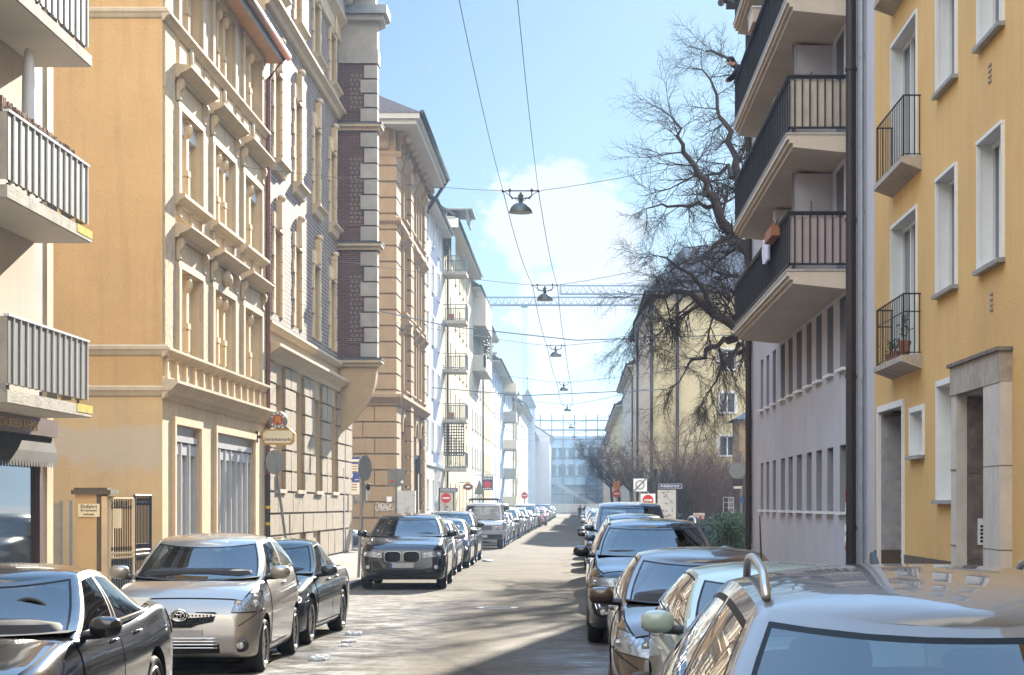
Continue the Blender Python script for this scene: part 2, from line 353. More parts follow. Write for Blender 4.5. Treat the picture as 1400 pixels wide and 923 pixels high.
# ------------------------------------------------------------------ text
TXT = {}
def text_mesh(s, size, extrude=.004, align='CENTER', bold=0., space=1.):
    cu = bpy.data.curves.new('lettering', 'FONT'); cu.body = s; cu.size = size; cu.extrude = extrude; cu.offset = bold
    cu.align_x = align; cu.align_y = 'CENTER'; cu.space_character = space; cu.resolution_u = 3
    ob = bpy.data.objects.new('lettering', cu); COL.objects.link(ob)
    dg = bpy.context.evaluated_depsgraph_get(); dg.update()
    me = bpy.data.meshes.new_from_object(ob.evaluated_get(dg))
    bpy.data.objects.remove(ob); bpy.data.curves.remove(cu)
    return me
def lettering(s, size, loc, mat, parent, rx=pi/2, rz=0., ry=0., name='lettering', **kw):
    me = text_mesh(s, size, **kw); me.materials.clear(); me.materials.append(mat)
    o = put(name, me, parent, loc); o.rotation_euler = (rx, ry, rz); return o

# ------------------------------------------------------------------ facade helper
class Fac:
    """A street front: u runs along the street (world Y), d outwards from the front, z up."""
    def __init__(s, X, side): s.X = X; s.s = side; s.rz = pi/2 if side > 0 else -pi/2
    def p(s, u, d, z): return (s.X + s.s*d, u, z)
    def u(s, px, d=0.): return F * (s.X + s.s*d) / (px - CX)
    def z(s, px, py, d=0.): return H - (py - HY) * (s.X + s.s*d) / (px - CX)
class Gab:
    """A wall facing the camera: u runs along world X, d towards the camera."""
    def __init__(s, Y): s.Y = Y; s.rz = 0.
    def p(s, u, d, z): return (u, s.Y - d, z)
    def u(s, px): return xat(px, s.Y)
    def z(s, px, py): return zat(py, s.Y)
def fbox(mb, f, u0, u1, d0, d1, z0, z1, mi=0):
    a, b = f.p(u0, d0, z0), f.p(u1, d1, z1)
    mb.box(min(a[0],b[0]), max(a[0],b[0]), min(a[1],b[1]), max(a[1],b[1]), z0, z1, mi)
def wall(mb, f, u0, u1, z0, z1, ops=(), rev=.2, mi=0, mr=None, d=0., back=False):
    mr = mi if mr is None else mr
    us = sorted({u0, u1} | {min(max(x, u0), u1) for o in ops for x in o[:2]})
    zs = sorted({z0, z1} | {min(max(x, z0), z1) for o in ops for x in o[2:4]})
    for i in range(len(us)-1):
        for j in range(len(zs)-1):
            uc, zc = (us[i]+us[i+1])/2, (zs[j]+zs[j+1])/2
            if any(o[0] < uc < o[1] and o[2] < zc < o[3] for o in ops): continue
            mb.quad(f.p(us[i],d,zs[j]), f.p(us[i+1],d,zs[j]), f.p(us[i+1],d,zs[j+1]), f.p(us[i],d,zs[j+1]), mi)
    for o in ops:
        a, b, c, e = o[:4]; r = o[4] if len(o) > 4 else rev
        q = lambda u, dd, z: f.p(u, dd, z)
        mb.quad(q(a,d,c), q(a,d-r,c), q(a,d-r,e), q(a,d,e), mr); mb.quad(q(b,d,c), q(b,d-r,c), q(b,d-r,e), q(b,d,e), mr)
        mb.quad(q(a,d,c), q(b,d,c), q(b,d-r,c), q(a,d-r,c), mr); mb.quad(q(a,d,e), q(b,d,e), q(b,d-r,e), q(a,d-r,e), mr)
        if back: mb.quad(q(a,d-r,c), q(b,d-r,c), q(b,d-r,e), q(a,d-r,e), mr)
def cornice(mb, f, u0, u1, z, prof, mi=0, ret=0.):
    """prof: (d, dz) points from wall up and out and back to wall; swept along u."""
    mb.prism([(d, z+dz) for d, dz in prof], u0, u1, lambda d, zz, u: f.p(u, d, zz), mi)
WIN = {}
def window(parent, f, uc, z0, w, h, rev=.2, style='cross', fm=None, gm=None, name='window', d=0., sill=None, trim=None, tw=.16):
    fm = fm or M['frame']; gm = gm or M['pane']
    key = (round(w,2), round(h,2), style, fm.name, gm.name, rev, sill and sill.name, trim and trim.name)
    if key not in WIN:
        a = MB(); t = .065; hw = w/2
        a.box(-hw, -hw+t, 0, .06, 0, h); a.box(hw-t, hw, 0, .06, 0, h)
        a.box(-hw+t, hw-t, 0, .06, 0, t); a.box(-hw+t, hw-t, 0, .06, h-t, h)
        if style in ('cross', 'mull'): a.box(-.045, .045, -.012, .06, t, h-t)
        if style == 'two':
            for x in (-w/6, w/6): a.box(x-.045, x+.045, -.012, .06, t, h-t)
        if style in ('cross', 'two', 'trans'): a.box(-hw+t, hw-t, -.006, .055, h*.68, h*.68+.07)
        if style == 'side': a.box(-hw+w*.36, -hw+w*.36+.07, -.012, .06, t, h-t)
        g = MB(); g.quad((-hw+t*.5, .04, t*.5), (hw-t*.5, .04, t*.5), (hw-t*.5, .04, h-t*.5), (-hw+t*.5, .04, h-t*.5))
        ex = []; q = -(rev-.07); b = MB()
        if sill: b.box(-hw-.07, hw+.07, q-.10, q+.012, -.06, -.004); ex.append(('sill', b.mesh('sill', sill)))
        if trim:
            b = MB(); b.box(-hw-tw, -hw-.003, q-.045, q+.01, 0, h); b.box(hw+.003, hw+tw, q-.045, q+.01, 0, h); b.box(-hw-tw, hw+tw, q-.055, q+.01, h+.003, h+tw); ex.append(('surround', b.mesh('surround', trim)))
        WIN[key] = (a.mesh('window', fm), g.mesh('pane', gm), ex)
    o = put(name, WIN[key][0], parent, f.p(uc, d-rev+.07, z0), f.rz)
    for nm, me in [('pane', WIN[key][1])]+WIN[key][2]: p = put(nm, me, None, None); p.parent = o
    return o
def copy_tree(o, parent=None):
    c = o.copy(); COL.objects.link(c)
    if parent: c.parent = parent
    for ch in o.children: copy_tree(ch, c)
    return c
# ================================================================== SETTING
def struct(name, mb, mat): return tag(mb.build(name, mat), kind='structure')
XL, XR = -8.5, 5.4
g = MB(); g.quad((-900,-500,-.03), (900,-500,-.03), (900,2000,-.03), (-900,2000,-.03)); struct('ground', g, M['ground'])
g = MB()
for i in range(44):
    y0, y1 = -20+i*10, -10+i*10; g.quad((-5,y0,0), (2.3,y0,0), (2.3,y1,0), (-5,y1,0))
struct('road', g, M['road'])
g = MB(); g.quad((-60,71.5,-.006), (-5,71.5,-.006), (-5,88.5,-.006), (-60,88.5,-.006)); g.quad((2.3,84,-.006), (60,84,-.006), (60,100,-.006), (2.3,100,-.006))
struct('side_street', g, M['asphalt'])
def pavement(x0, x1, y0, y1, kx):
    g = MB(); g.box(x0, x1, y0, y1, -.02, .12); struct('pavement', g, M['pavement'])
    k = MB(); xx = (kx, kx+.14) if kx < x0+.01 else (kx-.14, kx)
    y = y0
    while y < min(y1, 130):
        k.box(xx[0]-.004, xx[1]+.004, y+.004, y+1.196, -.02, .13); y += 1.2
    struct('kerb', k, M['kerb'])
pavement(-9.5, -5, -10, 71.5, -5); pavement(-9.5, -5, 88.5, 420, -5)
pavement(2.3, 60, -10, 84, 2.3); pavement(2.3, 60, 100, 420, 2.3)

fl = Fac(XL, 1); fr = Fac(XR, -1)

# ================================================================== LEFT 1: flats with balconies over a framer's shop
def left_flats():
    t = thing('apartment_building', (XL, 27, 0), 'flats with grey slatted balconies above a picture framing shop', 'building')
    u1 = fl.u(70)
    w = MB(); u00 = -26.; ops = [(24.6, 30.15, .9, 2.85, .12)]
    for k in range(3): ops.append((25.6, 27.9, 3.6+2.75*k, 5.75+2.75*k, .35))
    wall(w, fl, u00, u1, 0, 14, ops, .2, 0, back=False)
    w.quad((XL, u1, 0), (XL-9, u1, 0), (XL-9, u1, 14), (XL, u1, 14)); w.quad((XL, u00, 0), (XL-9, u00, 0), (XL-9, u00, 14), (XL, u00, 14))
    w.quad((XL, u00, 14), (XL-9, u00, 14), (XL-9, u1, 14), (XL, u1, 14))
    w.build('wall', M['beige'], t)
    p = MB(); fbox(p, fl, u1-.34, u1+.012, -.05, .03, 0, 13.9); p.build('sunlit_corner_strip', M['cream'], t)  # sunlight on the wall corner, put in as a paler strip
    for k in range(3): window(t, fl, 26.75, 3.62+2.75*k, 2.28, 2.12, .35, 'side')
    # shop front
    sw = MB(); fbox(sw, fl, 24.6, 30.15, -.07, -.055, .9, 2.85); sw.build('shop_window', M['pane'], t)
    fr_ = MB()
    for a, b in ((24.5,24.66), (27.3,27.38), (30.06,30.2)): fbox(fr_, fl, a, b, -.10, .02, .85, 2.9)
    fbox(fr_, fl, 24.5, 30.2, -.1, .03, .80, .895); fr_.build('shop_frame', M['brownboard'], t)
    sb = MB(); fbox(sb, fl, 24.4, u1-.05, .02, .12, 2.95, 3.22); s = sb.build('sign_board', M['brownboard'], t)
    lettering('VERGOLDEN RESTAURIEREN RAHMEN', .19, fl.p(27.9, .125, 3.085), M['gold'], s, rz=pi/2, space=1.05)
    # scalloped awning
    a = MB(); n = 40
    for i in range(n):
        ua, ub = 24.5+(u1-.1-24.5)*i/n, 24.5+(u1-.1-24.5)*(i+1)/n
        a.quad(fl.p(ua,.05,2.94), fl.p(ub,.05,2.94), fl.p(ub,.12,2.70), fl.p(ua,.12,2.70))
        um = (ua+ub)/2
        a.add([fl.p(ua,.12,2.70), fl.p(ub,.12,2.70), fl.p(ub,.13,2.56), fl.p(um+.05,.135,2.46), fl.p(um-.05,.135,2.46), fl.p(ua,.13,2.56)], [(0,1,2,3,4,5)])
    a.build('awning', M['awning'], t)
    # balconies
    ub0, ub1, D = 25.5, 29.7, .88
    for k, zb in enumerate((3.24, 5.98, 8.74, 11.5)):
        s = MB(); fbox(s, fl, ub0-.1, ub1+.14, 0, D+.02, zb, zb+.17); s = s.build('balcony', M['concrete'], t)
        q = MB(); fbox(q, fl, ub0-.08, ub1+.12, .01, D, zb-.012, zb-.002); q.build('soffit', M['underside'], s)
        if k < 2:
            y = MB(); fbox(y, fl, ub1-.75, ub1+.145, D-.2, D+.026, zb+.05, zb+.175); y.build('lichen_patch', M['lichen'], s)
        r = MB(); z0, z1 = zb+.26, zb+1.16
        n = 13
        for i in range(n):                           # corrugated cladding: boards with open joints
            a0 = ub0+(ub1-ub0)*i/n; a1 = ub0+(ub1-ub0)*(i+1)/n
            fbox(r, fl, a0+.02, a1-.075, D-.045, D-.005, z0, z1, 0)
            fbox(r, fl, a1-.07, a1-.005, D-.08, D-.05, z0, z1, 1)
            fbox(r, fl, a1-.075, a1-.055, D-.02, D+.015, z0, z1, 2)
        for i in range(4):
            b0 = D*i/4
            if b0 > 0: fbox(r, fl, ub1-.02, ub1, b0+.02, b0+D/4-.04, z0, z1, 0)
            fbox(r, fl, ub0-.01, ub0+.02, b0+.012, b0+D/4-.012, z0, z1, 3)
        fbox(r, fl, ub0-.02, ub1+.02, D-.06, D+.02, z1+.002, z1+.035, 2)
        fbox(r, fl, ub1-.03, ub1+.02, 0, D-.06, z1+.002, z1+.035, 2)
        for u in (ub0+.3, ub0+1.9, ub1-.25): fbox(r, fl, u, u+.04, D-.12, D-.085, zb+.17, z0, 1)
        r.build('railing', [M['slat'], M['slat_dark'], M['white'], M['reed']], s)
    b = MB(); rr = random.Random(3)
    for i in range(190):
        u = ub0+.05+(ub1-.4-ub0)*rr.random(); z1 = 7.14
        fbox(b, fl, u, u+.02+.03*rr.random(), D-.14-.02*rr.random(), D-.10, z1-.3, z1+.10+.12*rr.random()*(1.2-.5*(u-ub0)/4))
    tag(b.build('bark_screen', M['bark_mat']), 'ragged brown bark screen tied along the middle balcony railing', 'privacy screen')
    u = 27.9; x, y, z = fl.p(u, D-.42, 6.15)
    c = MB(); c.lathe([(.0,2.42),(.05,2.4),(.085,2.2),(.1,1.4),(.115,.95),(.1,.86),(.13,.75),(.10,.62),(.02,.55)], (x,y,z), 14)
    o = thing('parasol', (x,y,z), 'folded white parasol standing on the middle balcony', 'parasol'); c.build('cover', M['white'], o, smooth=True)
    d = MB(); d.path([(x,y,z),(x,y,z+.6)], .02, 8); d.build('pole', M['steel'], o); e = MB(); e.lathe([(0,.06),(.2,.05),(.22,0),(0,0)], (x,y,z), 16); e.build('base', M['concrete'], o)
left_flats()

# ================================================================== yard between the flats and the ochre gable
def yard():
    Yp = 33.6; x0, x1 = xat(103,Yp), xat(147,Yp)
    t = thing('gate_pillar', ((x0+x1)/2, Yp, 0), 'rendered gate pillar with a dark cap carrying a small driveway sign', 'gate pillar')
    a = MB(); a.box(x0, x1-.1, Yp, Yp+.5, 0, 2.05); a.build('shaft', M['ochre_low'], t)
    a = MB(); a.box(x1-.1, x1, Yp-.03, Yp+.45, 0, 2.02); a.build('edge_post', M['cream'], t)
    a = MB(); a.box(x0-.06, x1+.07, Yp-.07, Yp+.57, 2.05, 2.13); a.box(x0-.02, x1+.0, Yp-.03, Yp+.5, 2.13, 2.17); a.build('cap', M['plinth'], t)
    st = MB(); st.box(x1-.19, x1-.104, Yp-.008, Yp-.001, .7, 2.05); st.build('stain', M['plinth'], t)
    s = thing('driveway_sign', ((x0+x1)/2-.1, Yp-.02, 1.77), 'cream plate reading Einfahrt on the gate pillar', 'sign')
    a = MB(); cx = xat(122,Yp); a.box(cx-.19, cx+.19, Yp-.03, Yp-.004, 1.655, 1.885); a.build('plate', M['signcream'], s)
    for tx, sz, z in (('Einfahrt', .094, 1.835), ('für Lastwagen', .052, 1.768), ('verboten', .052, 1.70)): lettering(tx, sz, (cx, Yp-.032, z), M['black'], s, bold=.001, extrude=.002)
    # wrought iron gate leaves, one open towards the street, one fixed beside the gable
    def gate(xa, ya, xb, yb, z1, mats, label, low):
        t = thing('iron_gate', ((xa+xb)/2, (ya+yb)/2, 0), label, 'gate')
        d = Vector((xb-xa, yb-ya, 0)); n = int(d.length/.085)
        pt = lambda k, z: (xa+d.x*k, ya+d.y*k, z)
        a = MB()
        for k in (0, 1): a.path([pt(k,.05), pt(k,z1)], .028, 6)
        for z in (.1, .92, 1.0, z1): a.path([pt(0,z), pt(1,z)], .022, 6)
        a.build('frame', mats[0], t)
        b = MB()
        for i in range(1, n):
            k = i/n; top = z1 if i % 4 else z1-.02
            b.path([pt(k,.1), pt(k,top)], .011, 5)
            b.blob(pt(k,1.08), .02, .02, .05, nu=6, nv=4); b.blob(pt(k,z1-.16), .02, .02, .04, nu=6, nv=4)
            if i % 2 and i < n-1:
                for zc in (z1-.09, .84):
                    b.path([(pt(k,0)[0]+.5*d.x/n*cos(q)+0, pt(k,0)[1]+.5*d.y/n*cos(q), zc+.05*sin(q)) for q in [i_*pi/4 for i_ in range(9)]], .007, 4)
        b.build('bars', mats[1], t)
        if low:
            c = MB(); c.quad((xa,ya+.02,.12), (xb,yb+.02,.12), (xb,yb+.02,.9), (xa,ya+.02,.9)); c.build('kick_plate', M['darksteel'], t)
        return t
    ga = gate(xat(149,33.7), 33.75, xat(182,34.6), 34.6, 1.98, (M['cream'], M['iron']), 'wrought iron gate leaf with a cream frame beside the pillar', True)
    a = MB(); a.box(xat(160,33.9)-.07, xat(160,33.9)+.07, 33.9, 33.93, 1.45, 1.8); a.build('notice', M['signcream'], ga)
    gate(xat(184,36.2), 36.2, xat(206,37.2), 37.2, 2.05, (M['iron'], M['iron']), 'black wrought iron gate leaf with spearheads against the ochre gable', False)
    # wire mesh fence panel behind
    t = thing('mesh_fence', (xat(85,37.4), 37.4, 0), 'pale wire mesh fence panel behind the gate pillar', 'fence')
    x0, x1 = xat(68,37.4), xat(101,37.4); a = MB()
    for x in (x0, x1-.06, x1-.25): a.path([(x,37.4,0), (x,37.4,1.95)], .03, 6)
    a.build('posts', M['steel'], t); b = MB()
    for i in range(9): b.path([(x0+(x1-x0-.25)*i/9,37.4,.35),(x0+(x1-x0-.25)*i/9,37.4,1.9)], .005, 4)
    for i in range(20): b.path([(x0,37.4,.35+.08*i),(x1-.25,37.4,.35+.08*i)], .005, 4)
    b.build('mesh', M['steel'], t)
yard()

# ================================================================== LEFT 2: ochre gable, cream decorated front
def scroll(mb, f, u, z, d0, w, h, mi=0):
    """console bracket: an S profile extruded in u"""
    pr = [(0,0),(.10,.02),(.16,.10),(.12,.22),(.15,.30),(.26,.38),(.30,.52),(.24,.62),(0,.62)]
    mb.prism([(d0+d*h*1.1, z+zz*h/.62) for d, zz in pr], u-w/2, u+w/2, lambda d, zz, uu: f.p(uu, d, zz), mi)
def left_cream():
    u0, u1, zt = fl.u(222), 51.9, 13.96
    t = thing('ornate_house', (XL, 45, 0), 'cream fronted townhouse with stucco window hoods and a blank ochre gable wall', 'building')
    gz = zt+.4
    cols = [(fl.u(242.5), fl.u(272.5)), (fl.u(289), fl.u(317)), (fl.u(330.5), fl.u(354))]
    rows = [(5.16, 6.9), (8.5, 10.28), (12.05, 13.75)]
    ops = [(a, b, z0, z1, .24) for a, b in cols for z0, z1 in rows]
    g0, g1 = (fl.u(237.5), fl.u(272)), (fl.u(294), fl.u(346))
    ops += [(g0[0], g0[1], 0.15, 3.57, .35), (g1[0], g1[1], .15, 3.57, .35)]
    w = MB(); wall(w, fl, u0, u1, 0, zt, ops, .24, 0, 1)
    w.quad((XL,u0,zt), (XL-10,u0,zt), (XL-10,u1,zt), (XL,u1,zt)); w.build('front_wall', [M['cream'], M['cream']], t)
    # gable: upper ochre, paler ground floor, string courses
    ga = Gab(u0); a = MB(); X0, X1 = XL-11, XL
    wall(a, ga, X0, X1, 4.15, 22, ()); a.build('gable_wall', M['ochre'], t)
    a = MB(); wall(a, ga, X0, X1, 0, 4.15, ()); a.build('gable_base', M['ochre_low'], t)
    pr = [(0,0),(.05,.03),(.09,.10),(.13,.14),(.13,.2),(0,.24)]
    for z in (4.08, 4.92, 11.85): s = MB(); cornice(s, ga, X0, X1+.13, z, [(d*.6, dz) for d, dz in pr]); s.build('gable_string_course', M['trim'], t)
    # cornices on the front
    c = MB(); big = [(0,0),(.06,.02),(.10,.12),(.22,.20),(.30,.30),(.33,.32),(.33,.38),(0,.42)]
    sm = [(0,0),(.05,.02),(.10,.10),(.17,.15),(.17,.20),(0,.23)]
    for z, q in ((4.05, big), (4.90, sm), (11.80, sm)): c = MB(); cornice(c, fl, u0-.06, u1, z, q); c.build('cornice', M['trim'], t)
    # panels between, little pilasters below the first floor sill
    pl = MB()
    for i in range(14):
        u = u0+.25+(u1-u0-.5)*i/13; fbox(pl, fl, u-.06, u+.06, 0, .07, 4.48, 4.9)
    fbox(pl, fl, u0, u1, 0, .04, 4.46, 4.52)
    ed = [u0, cols[0][0]-.28] ; gaps = [(u0+.02, cols[0][0]-.36), (cols[0][1]+.36, cols[1][0]-.36), (cols[1][1]+.36, cols[2][0]-.36), (cols[2][1]+.36, u1-.05)]
    pl.build('plinth_panels', M['cream'], t)
    for a, b in gaps:
        for z0, z1 in ((5.15, 11.78), (12.06, zt-.05)): rc = MB(); fbox(rc, fl, a+.1, b-.02, -.01, .035, z0, z1); rc.build('rough_strip', M['cream_rough'], t)
    for ci, (a, b) in enumerate(cols):
        for ri, (z0, z1) in enumerate(rows):
            hd = MB(); tr = MB(); pk = MB(); mul = MB(); rol = MB(); lg = MB(); fz = MB()
            for e0, e1 in ((a-.24, a-.002), (b+.002, b+.24)): fbox(tr, fl, e0, e1, -.01, .10, z0-.06, z1)
            fbox(tr, fl, a-.24, b+.24, -.01, .09, z1+.005, z1+.16)
            if ri < 2:
                fbox(fz, fl, a-.15, b+.15, -.01, .05, z1+.16, z1+.6)
                zh = z1+.62
                cornice(hd, fl, a-.38, b+.38, zh, [(0,0),(.10,.01),(.14,.08),(.26,.13),(.36,.19),(.38,.2),(.38,.25),(0,.30)])
                for u in (a-.16, b+.16): scroll(tr, fl, u, z1+.12, .03, .16, .5)
                if ri == 0 and ci == 1: tr.blob(fl.p((a+b)/2,.1,z1+.38), .16, .3, .2, 2)
                if ri == 1:      # apron panels above the hood with a thin rod ornament
                    for k in range(3):
                        u = a+(b-a)*(k+.5)/3; fbox(pk, fl, u-.34, u+.34, 0, .04, zh+.36, 11.74)
                    tr.blob(fl.p((a+b)/2,.06,zh+.75), .05, .14, .22, 2); fbox(tr, fl, (a+b)/2-.02, (a+b)/2+.02, .04, .07, zh+.32, 11.7)
            if ri == 1:
                cornice(lg, fl, a-.36, b+.36, z0-.28, [(0,0),(.08,.02),(.14,.1),(.24,.15),(.24,.22),(0,.26)])
                for k in range(3):
                    u = a+(b-a)*k/2; fbox(tr, fl, u-.11, u+.11, -.01, .09, 8.05-.05, z0-.27)
                fbox(pk, fl, a-.1, b+.1, 0, .03, 7.98, z0-.27)
            # mullion columns and roller box
            nm = [.5] if ci != 1 else [.34, .66]
            for k in nm:
                u = a+(b-a)*k
                fbox(mul, fl, u-.12, u+.12, -.2, -.02, z0, z1); fbox(mul, fl, u-.15, u+.15, -.2, .02, z0+.55, z0+.68); fbox(mul, fl, u-.09, u+.09, -.05, .015, z0+.06, z0+.52)
                mul.blob(fl.p(u,-.02,z1-.22), .12, .15, .17, 2, 10, 6); fbox(mul, fl, u-.16, u+.16, -.2, .04, z1-.07, z1-.003)
            if ri == 1: fbox(rol, fl, a+.02, b-.02, -.19, -.06, z1-.36, z1-.005)
            ks = [0]+nm+[1]
            for k0, k1 in zip(ks, ks[1:]):
                window(t, fl, a+(b-a)*(k0+k1)/2, z0+.01, (b-a)*(k1-k0)-.22, z1-z0-.02, .24, 'cross', M['frame'], M['pane_pale'])
            for mb_, nm, mt in ((hd,'window_hood','trim'),(tr,'window_surround','trim'),(pk,'apron_panel','cream'),(mul,'mullion_column','cream'),(rol,'blind_box','white'),(lg,'window_ledge','trim'),(fz,'frieze_panel','cream')):
                if mb_.v: mb_.build(nm, M[mt], t)
    # ground floor shop openings with grey shutters
    gs = MB()
    for (a, b) in (g0, g1):
        gs_f = MB()
        for e0, e1 in ((a-.16, a), (b, b+.16)): fbox(gs_f, fl, e0, e1, -.01, .07, .12, 3.73)
        fbox(gs_f, fl, a, b, -.01, .07, 3.573, 3.73); gs_f.build('shop_surround', M['cream'], t)
        d = MB(); n = max(2, round((b-a)/.8))
        for i in range(n):
            x0, x1 = a+(b-a)*i/n, a+(b-a)*(i+1)/n
            fbox(d, fl, x0, x0+.09, -.3, -.03, .16, 3.2); fbox(d, fl, x1-.09, x1, -.3, -.05, .16, 3.2)
            fbox(d, fl, x0+.09, x1-.09, -.3, -.12, .16, 1.0); fbox(d, fl, x0+.09, x1-.09, -.3, -.15, 2.35, 2.45)
            for q in range(4): fbox(d, fl, x0+.13+.12*q, x0+.16+.12*q, -.3, -.1, .2, 3.1)
        fbox(d, fl, a+.01, b-.01, -.32, -.06, 2.95, 3.18); fbox(d, fl, a+.01, b-.01, -.32, -.02, 3.22, 3.35); fbox(d, fl, a+.01, b-.01, -.32, -.1, 3.36, 3.56)
        d.build('shopfront', M['shop'], t)
        gl = MB(); fbox(gl, fl, a+.02, b-.02, -.345, -.325, .16, 3.5); gl.build('shop_glass', M['pane'], t)
        po = MB(); fbox(po, fl, a+.1, a+.75, -.16, -.13, 2.1, 2.75); po.build('green_poster', P('faded green poster', (.07,.16,.13), .5, .2, 8), t)
    # eaves with boarded soffit, gutter, roof
    e = MB(); fbox(e, fl, u0-.1, u1+.15, -.3, .44, zt-.02, zt+.06); e.build('soffit', M['wood'], t)
    e = MB(); fbox(e, fl, u0-.1, u1+.15, .445, .50, zt-.04, zt+.2); e.build('eaves_board', M['zinc'], t)
    e = MB(); e.path([fl.p(u0-.1,.60,zt+.16), fl.p(u1+.2,.60,zt+.16)], .10, 10); e.build('gutter', M['pipe_rust'], t, smooth=True)
    e = MB(); e.prism([(.62,zt+.22), (-5,zt+5.5), (-10,zt+.3), (-10,zt+.2), (-5,zt+5.2), (.5,zt+.1)], u0-.12, u1+.15, lambda d, z, u: fl.p(u,d,z)); e.build('roof', M['tile'], t)
    e = MB(); e.path([fl.p(u1-.05,.55,zt+.1), fl.p(u1-.05,.1,zt-.5), fl.p(u1-.05,.09,2.7)], .065, 10, 0); e.path([fl.p(u1-.05,.09,2.7), fl.p(u1-.05,.09,.1)], .07, 10, 1)
    for z in (3, 5.5, 8, 11, 13): e.path([fl.p(u1-.05,.09,z-.03), fl.p(u1-.05,.09,z+.03)], .085, 10, 0)
    for z in (1.35, 1.8): e.path([fl.p(u1-.05,.09,z-.04), fl.p(u1-.05,.09,z+.04)], .074, 10, 2)
    e.build('downpipe', [M['pipe_rust'], M['pipe_dark'], M['lichen']], t, smooth=40)
    
left_cream()

# drinks shop sign on a bracket
def drinks_sign():
    Y = 50.4; k = Y/F
    cx, cz = xat(380.5,Y), zat(597.5,Y)
    t = thing('shop_sign', (XL, Y, cz), 'cream eight sided hanging sign reading Getränkemarkt on the cream house', 'sign')
    w, h, c = 45*k, 21.5*k, 5*k
    oct_ = lambda w, h, c: [(-w/2+c,-h/2),(w/2-c,-h/2),(w/2,-h/2+c),(w/2,h/2-c),(w/2-c,h/2),(-w/2+c,h/2),(-w/2,h/2-c),(-w/2,-h/2+c)]
    a = MB(); a.prism(oct_(w,h,c), Y-.1, Y+.1, lambda x, z, y: (cx+x, y, cz+z)); a.build('frame', M['gold'], t)
    a = MB(); a.prism(oct_(w*.9,h*.8,c*.8), Y-.112, Y-.102, lambda x, z, y: (cx+x, y, cz+z)); a.build('panel', M['signcream'], t)
    lettering('Getränkemarkt', h*.30, (cx-.02*w, Y-.116, cz-h*.16), M['black'], t, extrude=.002, bold=0.)
    a = MB(); a.path([(XL, Y, cz), (cx-w/2, Y, cz)], .045, 6); a.path([(XL+.02,Y,cz-.15),(XL+.02,Y,cz+.15)], .05, 6); a.build('bracket', M['iron'], t)
    ez = zat(574.5,Y); ex = xat(380.5,Y); r = 11.8*k
    e = thing('brewery_sign', (ex, Y, ez), 'round black and gold brewery roundel with a red centre above the cream sign', 'sign')
    a = MB(); a.lathe([(0,-.09),(r,-.09),(r*1.04,-.05),(r*1.04,.08),(0,.08)], (ex,Y,ez), 32, ax='y'); a.build('disc', M['darksteel'], e, smooth=30)
    a = MB(); a.lathe([(r*.93,-.098),(r*.98,-.098),(r*.98,-.09)], (ex,Y,ez), 32, ax='y'); a.lathe([(r*.60,-.1),(r*.64,-.1),(r*.64,-.09)], (ex,Y,ez), 32, ax='y'); a.build('gold_rings', M['gold'], e)
    a = MB(); a.lathe([(0,-.1),(r*.58,-.1),(r*.58,-.085)], (ex,Y,ez), 32, ax='y'); a.build('red_centre', M['signred'], e)
    # lion emblem, a rough golden silhouette
    li = [(-.36,-.34),(-.14,-.38),(-.1,-.1),(.05,-.12),(.2,-.4),(.42,-.36),(.3,.02),(.36,.22),(.22,.42),(-.02,.46),(-.18,.34),(-.34,.36),(-.30,.16),(-.44,.06),(-.2,.02),(-.28,-.12)]
    a = MB(); a.prism([(x*r*1.0, z*r*1.0) for x, z in li], Y-.112, Y-.101, lambda x, z, y: (ex+x, y, ez+z)); a.build('lion_emblem', M['gold'], e)
    for s, a0, da in (('LÖWEN', 150, -30), ('BRÄU', 222, 29)):
        for i, ch in enumerate(s):
            an = radians(a0+da*i); q = r*.785
            o = lettering(ch, r*.34, (ex+q*cos(an), Y-.1, ez+q*sin(an)), M['signwhite'], e, extrude=.003, bold=.004, ry=0)
            o.rotation_euler = (pi/2, (pi/2-an) if s == 'LÖWEN' else -(an-1.5*pi), 0)
    a = MB(); 
    for sx in (-1, 1): a.path([(ex+sx*r*.7,Y,ez-r*.75), (ex+sx*r*1.2,Y,cz+h/2)], .02, 5)
    a.build('struts', M['iron'], e)
drinks_sign()

